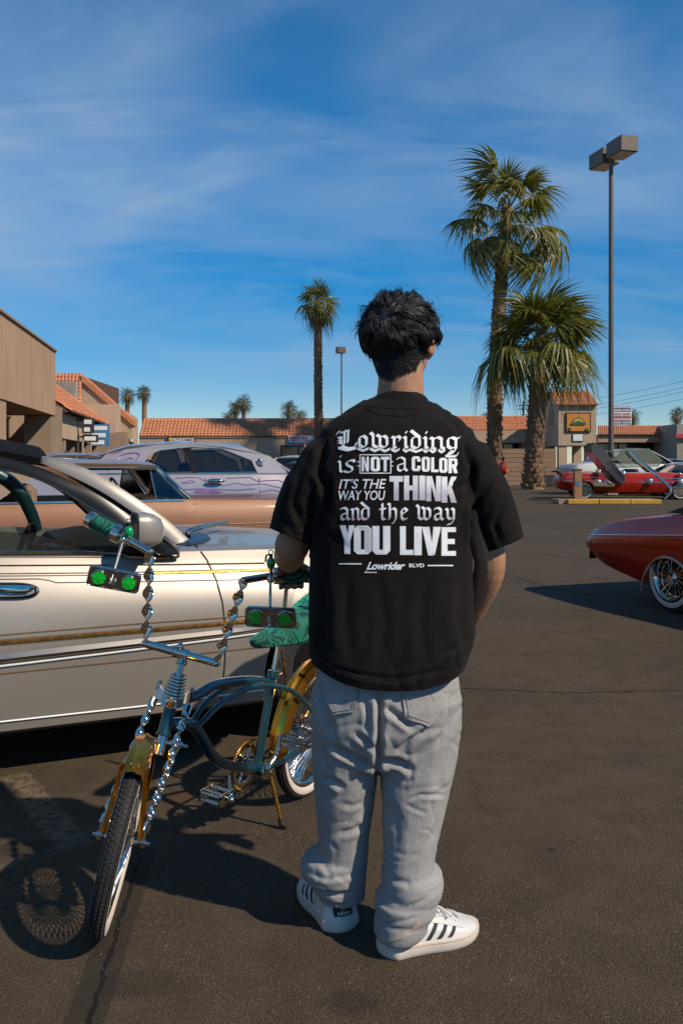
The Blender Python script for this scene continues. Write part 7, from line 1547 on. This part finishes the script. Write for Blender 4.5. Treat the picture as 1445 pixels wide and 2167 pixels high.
cre_j = [([(802, 1455), (803, 1540), (798, 1645)], 0.0208, 6.0), ([(700, 1579), (740, 1600), (796, 1628)], 0.0156, 6.8), ([(752, 1553), (775, 1570), (796, 1588)], 0.0104, 6.0), ([(813, 1495), (844, 1518), (876, 1542)], 0.0117, 6.8), ([(800, 1611), (840, 1613), (874, 1630)], 0.0156, 6.8), ([(918, 1538), (868, 1568), (838, 1596)], 0.0091, 6.8), ([(674, 1455), (690, 1518), (704, 1562)], 0.0091, 8.5),
         ([(685, 1648), (706, 1657), (724, 1666)], 0.0078, 6.0), ([(713, 1768), (745, 1758), (778, 1745)], 0.0065, 6.0), ([(862, 1694), (889, 1682), (944, 1684)], 0.0052, 4.2), ([(855, 1700), (876, 1712), (905, 1722)], 0.0026, 4.2), ([(888, 1756), (906, 1756), (918, 1768)], 0.0026, 2.5), ([(959, 1500), (945, 1545), (920, 1578)], 0.0065, 7.6), ([(770, 1480), (778, 1510), (776, 1540)], 0.0065, 5.1), ([(792, 1660), (760, 1720), (700, 1775)], 0.0046, 11.9), ([(668, 1560), (690, 1640), (676, 1720)], 0.0039, 11.9), ([(960, 1560), (930, 1640), (935, 1700)], 0.0039, 11.9), ([(812, 1690), (840, 1740), (838, 1800)], 0.0039, 10.2), ([(720, 1700), (745, 1706), (770, 1698)], 0.0033, 6.0), ([(850, 1660), (868, 1650), (872, 1622)], 0.0039, 5.1),
         ([(650, 1845), (690, 1862), (740, 1852), (768, 1858)], 0.0030, 4.8), ([(680, 1824), (698, 1850), (690, 1868)], 0.0030, 5.6), ([(730, 1838), (716, 1856), (735, 1866)], 0.0020, 4.0), ([(668, 1888), (710, 1892), (760, 1884)], 0.0025, 4.0), ([(738, 1874), (748, 1886), (766, 1884)], 0.0025, 4.0),
         ([(828, 1862), (860, 1868), (866, 1880)], 0.0040, 6.4), ([(880, 1882), (910, 1868), (928, 1862)], 0.0030, 4.8), ([(862, 1920), (890, 1908), (905, 1900)], 0.0040, 4.8), ([(800, 1910), (830, 1926), (870, 1932)], 0.0030, 4.8), ([(815, 1955), (850, 1950), (890, 1938)], 0.0030, 4.0), ([(700, 1780), (712, 1800), (708, 1818)], 0.0020, 5.6), ([(835, 1800), (860, 1812), (890, 1806)], 0.0020, 5.6)]
creased(jeans, cre_j, [((5, 4, 3), .0035, 5.), ((9, 7, 22), .0007, 2.), ((40, 24, 46), .0005, 7.)], 4.4, True, .5, [(6, 4, 7, .5, .0034, .06, 3.), (7, 5, 9, -.6, .0030, .06, 21.)])
jb = bvh_of(jeans); part_mesh(jeans, 'jeans', MATS['denim'])
for poly in ([(700, 1420), (760, 1452), (751, 1506), (706, 1511), (684, 1474), (676, 1424)], [(848, 1450), (857, 1518), (906, 1536), (950, 1492), (966, 1424), (955, 1415)]):
    q = MB(); patch_on(q, jb, poly, .0036, 6); pk = q.build('pocket', MATS['denim'], man, 180)
    cx_ = sum(p[0] for p in poly) / len(poly); cy_ = sum(p[1] for p in poly) / len(poly)
    for k_, w_ in ((1.0, 1.8), (.88, .8)):
        q = MB(); ribbon_on(q, jb, [(cx_ + (x - cx_) * k_, cy_ + (y - cy_) * k_) for x, y in poly] + [(cx_ + (poly[0][0] - cx_) * k_, cy_ + (poly[0][1] - cy_) * k_)], w_, .0040, 4, .0016, True)
        if q.f: q.build('pocket_stitching', MATS['denim'] if k_ == 1 else MATS['stitch'], pk, 180)
q = MB(); ribbon_on(q, jb, [(902, 1455), (918, 1484), (945, 1455)], .9, .0048, 4, .0006, True); q.build('pocket_stitching', MATS['stitch'], man, 180)
q = MB(); ribbon_on(q, jb, [(690, 1448), (704, 1464), (735, 1452)], .9, .0048, 4, .0006, True); q.build('pocket_stitching', MATS['stitch'], man, 180)
q = MB(); ribbon_on(q, jb, [(793, 1983), (820, 1989), (850, 1982), (872, 1968), (888, 1950)], 11, .002, 4, .0006, True)
if q.f: q.build('turned_hem', MATS['hem_pale'], man, 180)
# ---- shoes
def shoe(heel, dirv, outer):
    d = V((*dirv, 0)).normalized(); sd = V((d.y, -d.x, 0)); hl = V(heel); G = lambda u, w_, z: hl + d * u + sd * w_ + V((0, 0, z)); L_ = .292
    def half(u):                                       # footprint half width along the shoe
        x = u / L_; return .056 * (min(1, max(0, x) / .10) ** .5) * (1 - .10 * math.sin(math.pi * min(1, x / .55))) * (1 - max(0, (x - .70) / .30) ** 2.4) ** .5 * (1 + .10 * math.exp(-((x - .66) / .17) ** 2)) if 0 < x < 1 else .0
    us = [L_ * (.5 - .5 * math.cos(math.pi * k / 30)) for k in range(31)]
    q = MB(); out_l = [(u, -half(u)) for u in us] + [(u, half(u)) for u in us[::-1][1:-1]]
    lay_ = []
    for z, s_, in ((.001, .96), (.004, .99), (.010, 1.03), (.026, 1.035), (.032, 1.01), (.034, .9)):
        lay_.append([G(L_ / 2 + (u - L_ / 2) * (1 + (s_ - 1) * .5), w_ * s_, z + .010 * max(0, (u / L_ - .8) / .2) ** 2 * (1 if z < .02 else .6)) for u, w_ in out_l])
    q.loft(lay_); sole = q.build('shoe', MATS['sole'], man, 50)
    q = MB(); q.tube([G(L_ / 2 + (u - L_ / 2) * 1.006, w_ * 1.034, .027 + .006 * max(0, (u / L_ - .8) / .2) ** 2) for u, w_ in out_l], .0013, 5, False, True); q.build('sole_seam', MATS['sole_edge'], sole)
    def hgt(u): x = u / L_; return np.interp(x, [0, .04, .12, .30, .40, .62, .80, .92, 1.0], [.060, .088, .098, .100, .098, .078, .058, .046, .028])
    q = MB(); rings = []; nn = 22
    for u in us[1:-1]:
        h = hgt(u); w_ = half(u) * .97; ring = []
        for k in range(nn):
            a = math.pi * k / (nn - 1); cw = math.copysign(abs(math.cos(a)) ** (.55), math.cos(a)); ch = abs(math.sin(a)) ** .62; x = u / L_
            top_in = 1 - .42 * ch ** 2 * (1 if x < .75 else .6)
            ring.append(G(u + (.006 * ch if x < .08 else 0), w_ * cw * (top_in if ch > .2 else 1), .030 + (h - .030) * ch))
        rings.append(ring)
    q.loft(rings); up = q.build('upper', MATS['leather_white'], sole, 60)
    um = MB(); um.add([tuple(V(v)) for v in q.v], q.f); ub = BVHTree.FromPolygons([V(v) for v in um.v], um.f)
    def on(u, z, sg, lift=.001):
        h = ub.ray_cast(G(u, sg * .2, z), -sd * sg, .4); 
        if h[0] is None: return None
        return h[0] + sd * sg * lift
    for sg in (1, -1):                                 # three stripes each side
        for k in range(3):
            q = MB(); rows = []
            for j in range(6):
                v = j / 5; z = .037 + .040 * v * (1 - .10 * k); uc = .118 + .030 * k + .034 * v; r = [on(uc + e_, z, sg, .0014) for e_ in (-.0065, 0, .0065)]
                if all(r): rows.append(r)
            if len(rows) > 1: q.loft(rows, False, False); q.build('stripe', MATS['suede_black'], sole, 60)
        q = MB(); rows = []                            # eyestay edge
        for j in range(9):
            u = .12 + .105 * j / 8; z = hgt(u) * .86; r = [on(u, z + e_, sg, .0022) for e_ in (-.004, .004)]
            if all(r): rows.append(r)
        if len(rows) > 1: q.loft(rows, False, False); q.build('eyestay', MATS['leather_white'], sole, 60)
        if sg == outer:
            vs, fs = text_mesh('SUPERSTAR', 1, .01, 0, 1.1); q = MB(); pts = []
            for x, y in vs: pts.append(on(.092 + .020 * x - .004 * y + .006, .040 + .034 * x * .95 + .005 * y, sg, .0016))
            if all(pts): q.add(pts, fs); q.build('lettering', MATS['suede_black'], sole, 0)
    def onh(w_, z, lift=.0015):
        h = ub.ray_cast(G(-.1, w_, z), d, .3); return None if h[0] is None else h[0] - d * lift
    q = MB(); rows = []
    for j in range(7):                                 # heel tab
        z = .046 + .046 * j / 6; wm_ = .027 + .004 * j / 6; r = [onh(wm_ * (-1 + k / 5), z) for k in range(11)]
        if all(r): rows.append(r)
    if len(rows) > 1: q.loft(rows, False, False); q.build('heel_tab', MATS['suede_black'], sole, 60)
    q = MB(); vs, fs = text_mesh('adidas', 1, .02); pts = [onh(.018 * (x * 2 - 1), .050 + .0105 * y, .0026) for x, y in vs]
    if all(pts): q.add(pts, fs)
    for c_, an_ in ((0, 0), (-.008, 32), (.008, -32)):   # three leaf emblem with cross lines
        ring = []
        for k in range(12):
            a = 2 * math.pi * k / 12; x = .0046 * math.cos(a); y = .0085 * math.sin(a); c2, s2_ = math.cos(R(an_)), math.sin(R(an_)); ring.append(onh(c_ * .8 + x * c2 - y * s2_, .073 + x * s2_ + y * c2 - (.0015 if an_ else 0), .0026 + .0002 * (an_ != 0)))
        if all(ring): q.add(ring, [tuple(range(12))])
    if q.f: q.build('heel_emblem', MATS['leather_white'], sole, 0)
    q = MB(); rows = []
    for j in range(6):
        z = .034 + .012 * j / 5; r = [onh(w_, z, .0016) for w_ in (-.008, 0, .008)]
        if all(r): rows.append(r)
    if len(rows) > 1: q.loft(rows, False, False); q.build('heel_strip', MATS['sole'], sole, 60)
    def topz(u, w_):
        h = ub.ray_cast(G(u, w_, .3), V((0, 0, -1)), .4); return (h[0] if h[0] else G(u, w_, .06)) + V((0, 0, .003))
    for k in range(6):                                 # laces
        u = .135 + .018 * k; q = MB(); rows = []
        for j in range(9):
            w_ = (-.030 + .0075 * j) * (1 - .05 * k); p = topz(u + .006 * (j % 2) * 0 + .004 * (j - 4) / 4 * (1 if k % 2 else -1), w_) + V((0, 0, .004 * (1 - ((j - 4) / 4) ** 2))); rows.append([p - d * .0045, p + V((0, 0, .0022)), p + d * .0045])
        q.loft(rows, False, False); q.build('lace', MATS['leather_white'], sole, 180)
    q = MB(); b0 = topz(.135, 0) + V((0, 0, .008))
    for sg in (1, -1):
        q.tube(bez([b0, b0 + sd * sg * .022 + V((0, 0, .014)) + d * .006, b0 + sd * sg * .042 - V((0, 0, .004)) + d * .02, b0 + sd * sg * .028 + d * .012, b0], 5), .003, 6); q.tube(bez([b0, b0 + sd * sg * .02 + d * .03, b0 + sd * sg * .038 + d * .06 - V((0, 0, .022))], 5), .0028, 6)
    q.build('lace_bow', MATS['leather_white'], sole, 60)
    q = MB(); q.ell(G(.262, 0, .038), (.001, .001, .001))
    return sole
shoe((.008, 2.455, 0), (-.36, .93), -1); shoe((.098, 2.352, 0), (.925, .38), 1)
# ---- two small distant people
def passer(x, y, Y, label, shirt_):
    p = P(x, y, Y); b_ = thing('person', label, 'person', (p.x, Y, 0)); o = V((p.x, Y, 0)); q1 = MB()
    parts = []
    for path, rad in (([(-.09, 0, .05), (-.09, 0, .5), (-.07, 0, .9)], [.06, .07, .09]), ([(.09, -.1, .05), (.09, -.05, .5), (.07, 0, .9)], [.06, .07, .09]), ([(0, 0, .85), (0, 0, 1.15), (0, 0, 1.4)], [.15, .15, .16]), ([(-.18, 0, 1.42), (-.23, 0, 1.12), (-.2, -.1, .88)], [.055, .05, .04]), ([(.18, 0, 1.42), (.23, 0, 1.12), (.2, -.1, .88)], [.055, .05, .04]), ([(0, 0, 1.4), (0, 0, 1.52)], [.06, .055])):
        m_ = MB(); limb(m_, [o + V(p_) for p_ in path], rad, 10); parts.append(m_)
    m_ = MB(); m_.ell(o + V((0, 0, 1.62)), (.08, .1, .12)); parts.append(m_)
    me = merge(parts, .03, 2); b2 = bmesh.new(); b2.from_mesh(me); bmesh.ops.translate(b2, vec=-o, verts=b2.verts); mm = bpy.data.meshes.new('body'); b2.to_mesh(mm); b2.free(); finish(mm, 'body', MATS['skin'], b_, 180)
    q = MB(); q.loft([sup(o + V((0, 0, z)), w_, d_, 16) for z, w_, d_ in ((.8, .19, .15), (1.1, .19, .15), (1.4, .22, .14), (1.47, .12, .1))]); q.build('shirt', MATS[shirt_], b_, 180)
    q = MB(); q.ell(o + V((0, -.02, 1.66)), (.092, .112, .11)); q.build('hair', MATS['hair'], b_)
passer(142, 950, 30, 'dark haired passer-by half hidden behind the grey sedan at left', 'shirt')
passer(1064, 960, 50, 'passer-by half hidden behind the black sleeve by the tall palm', 'paint_red')
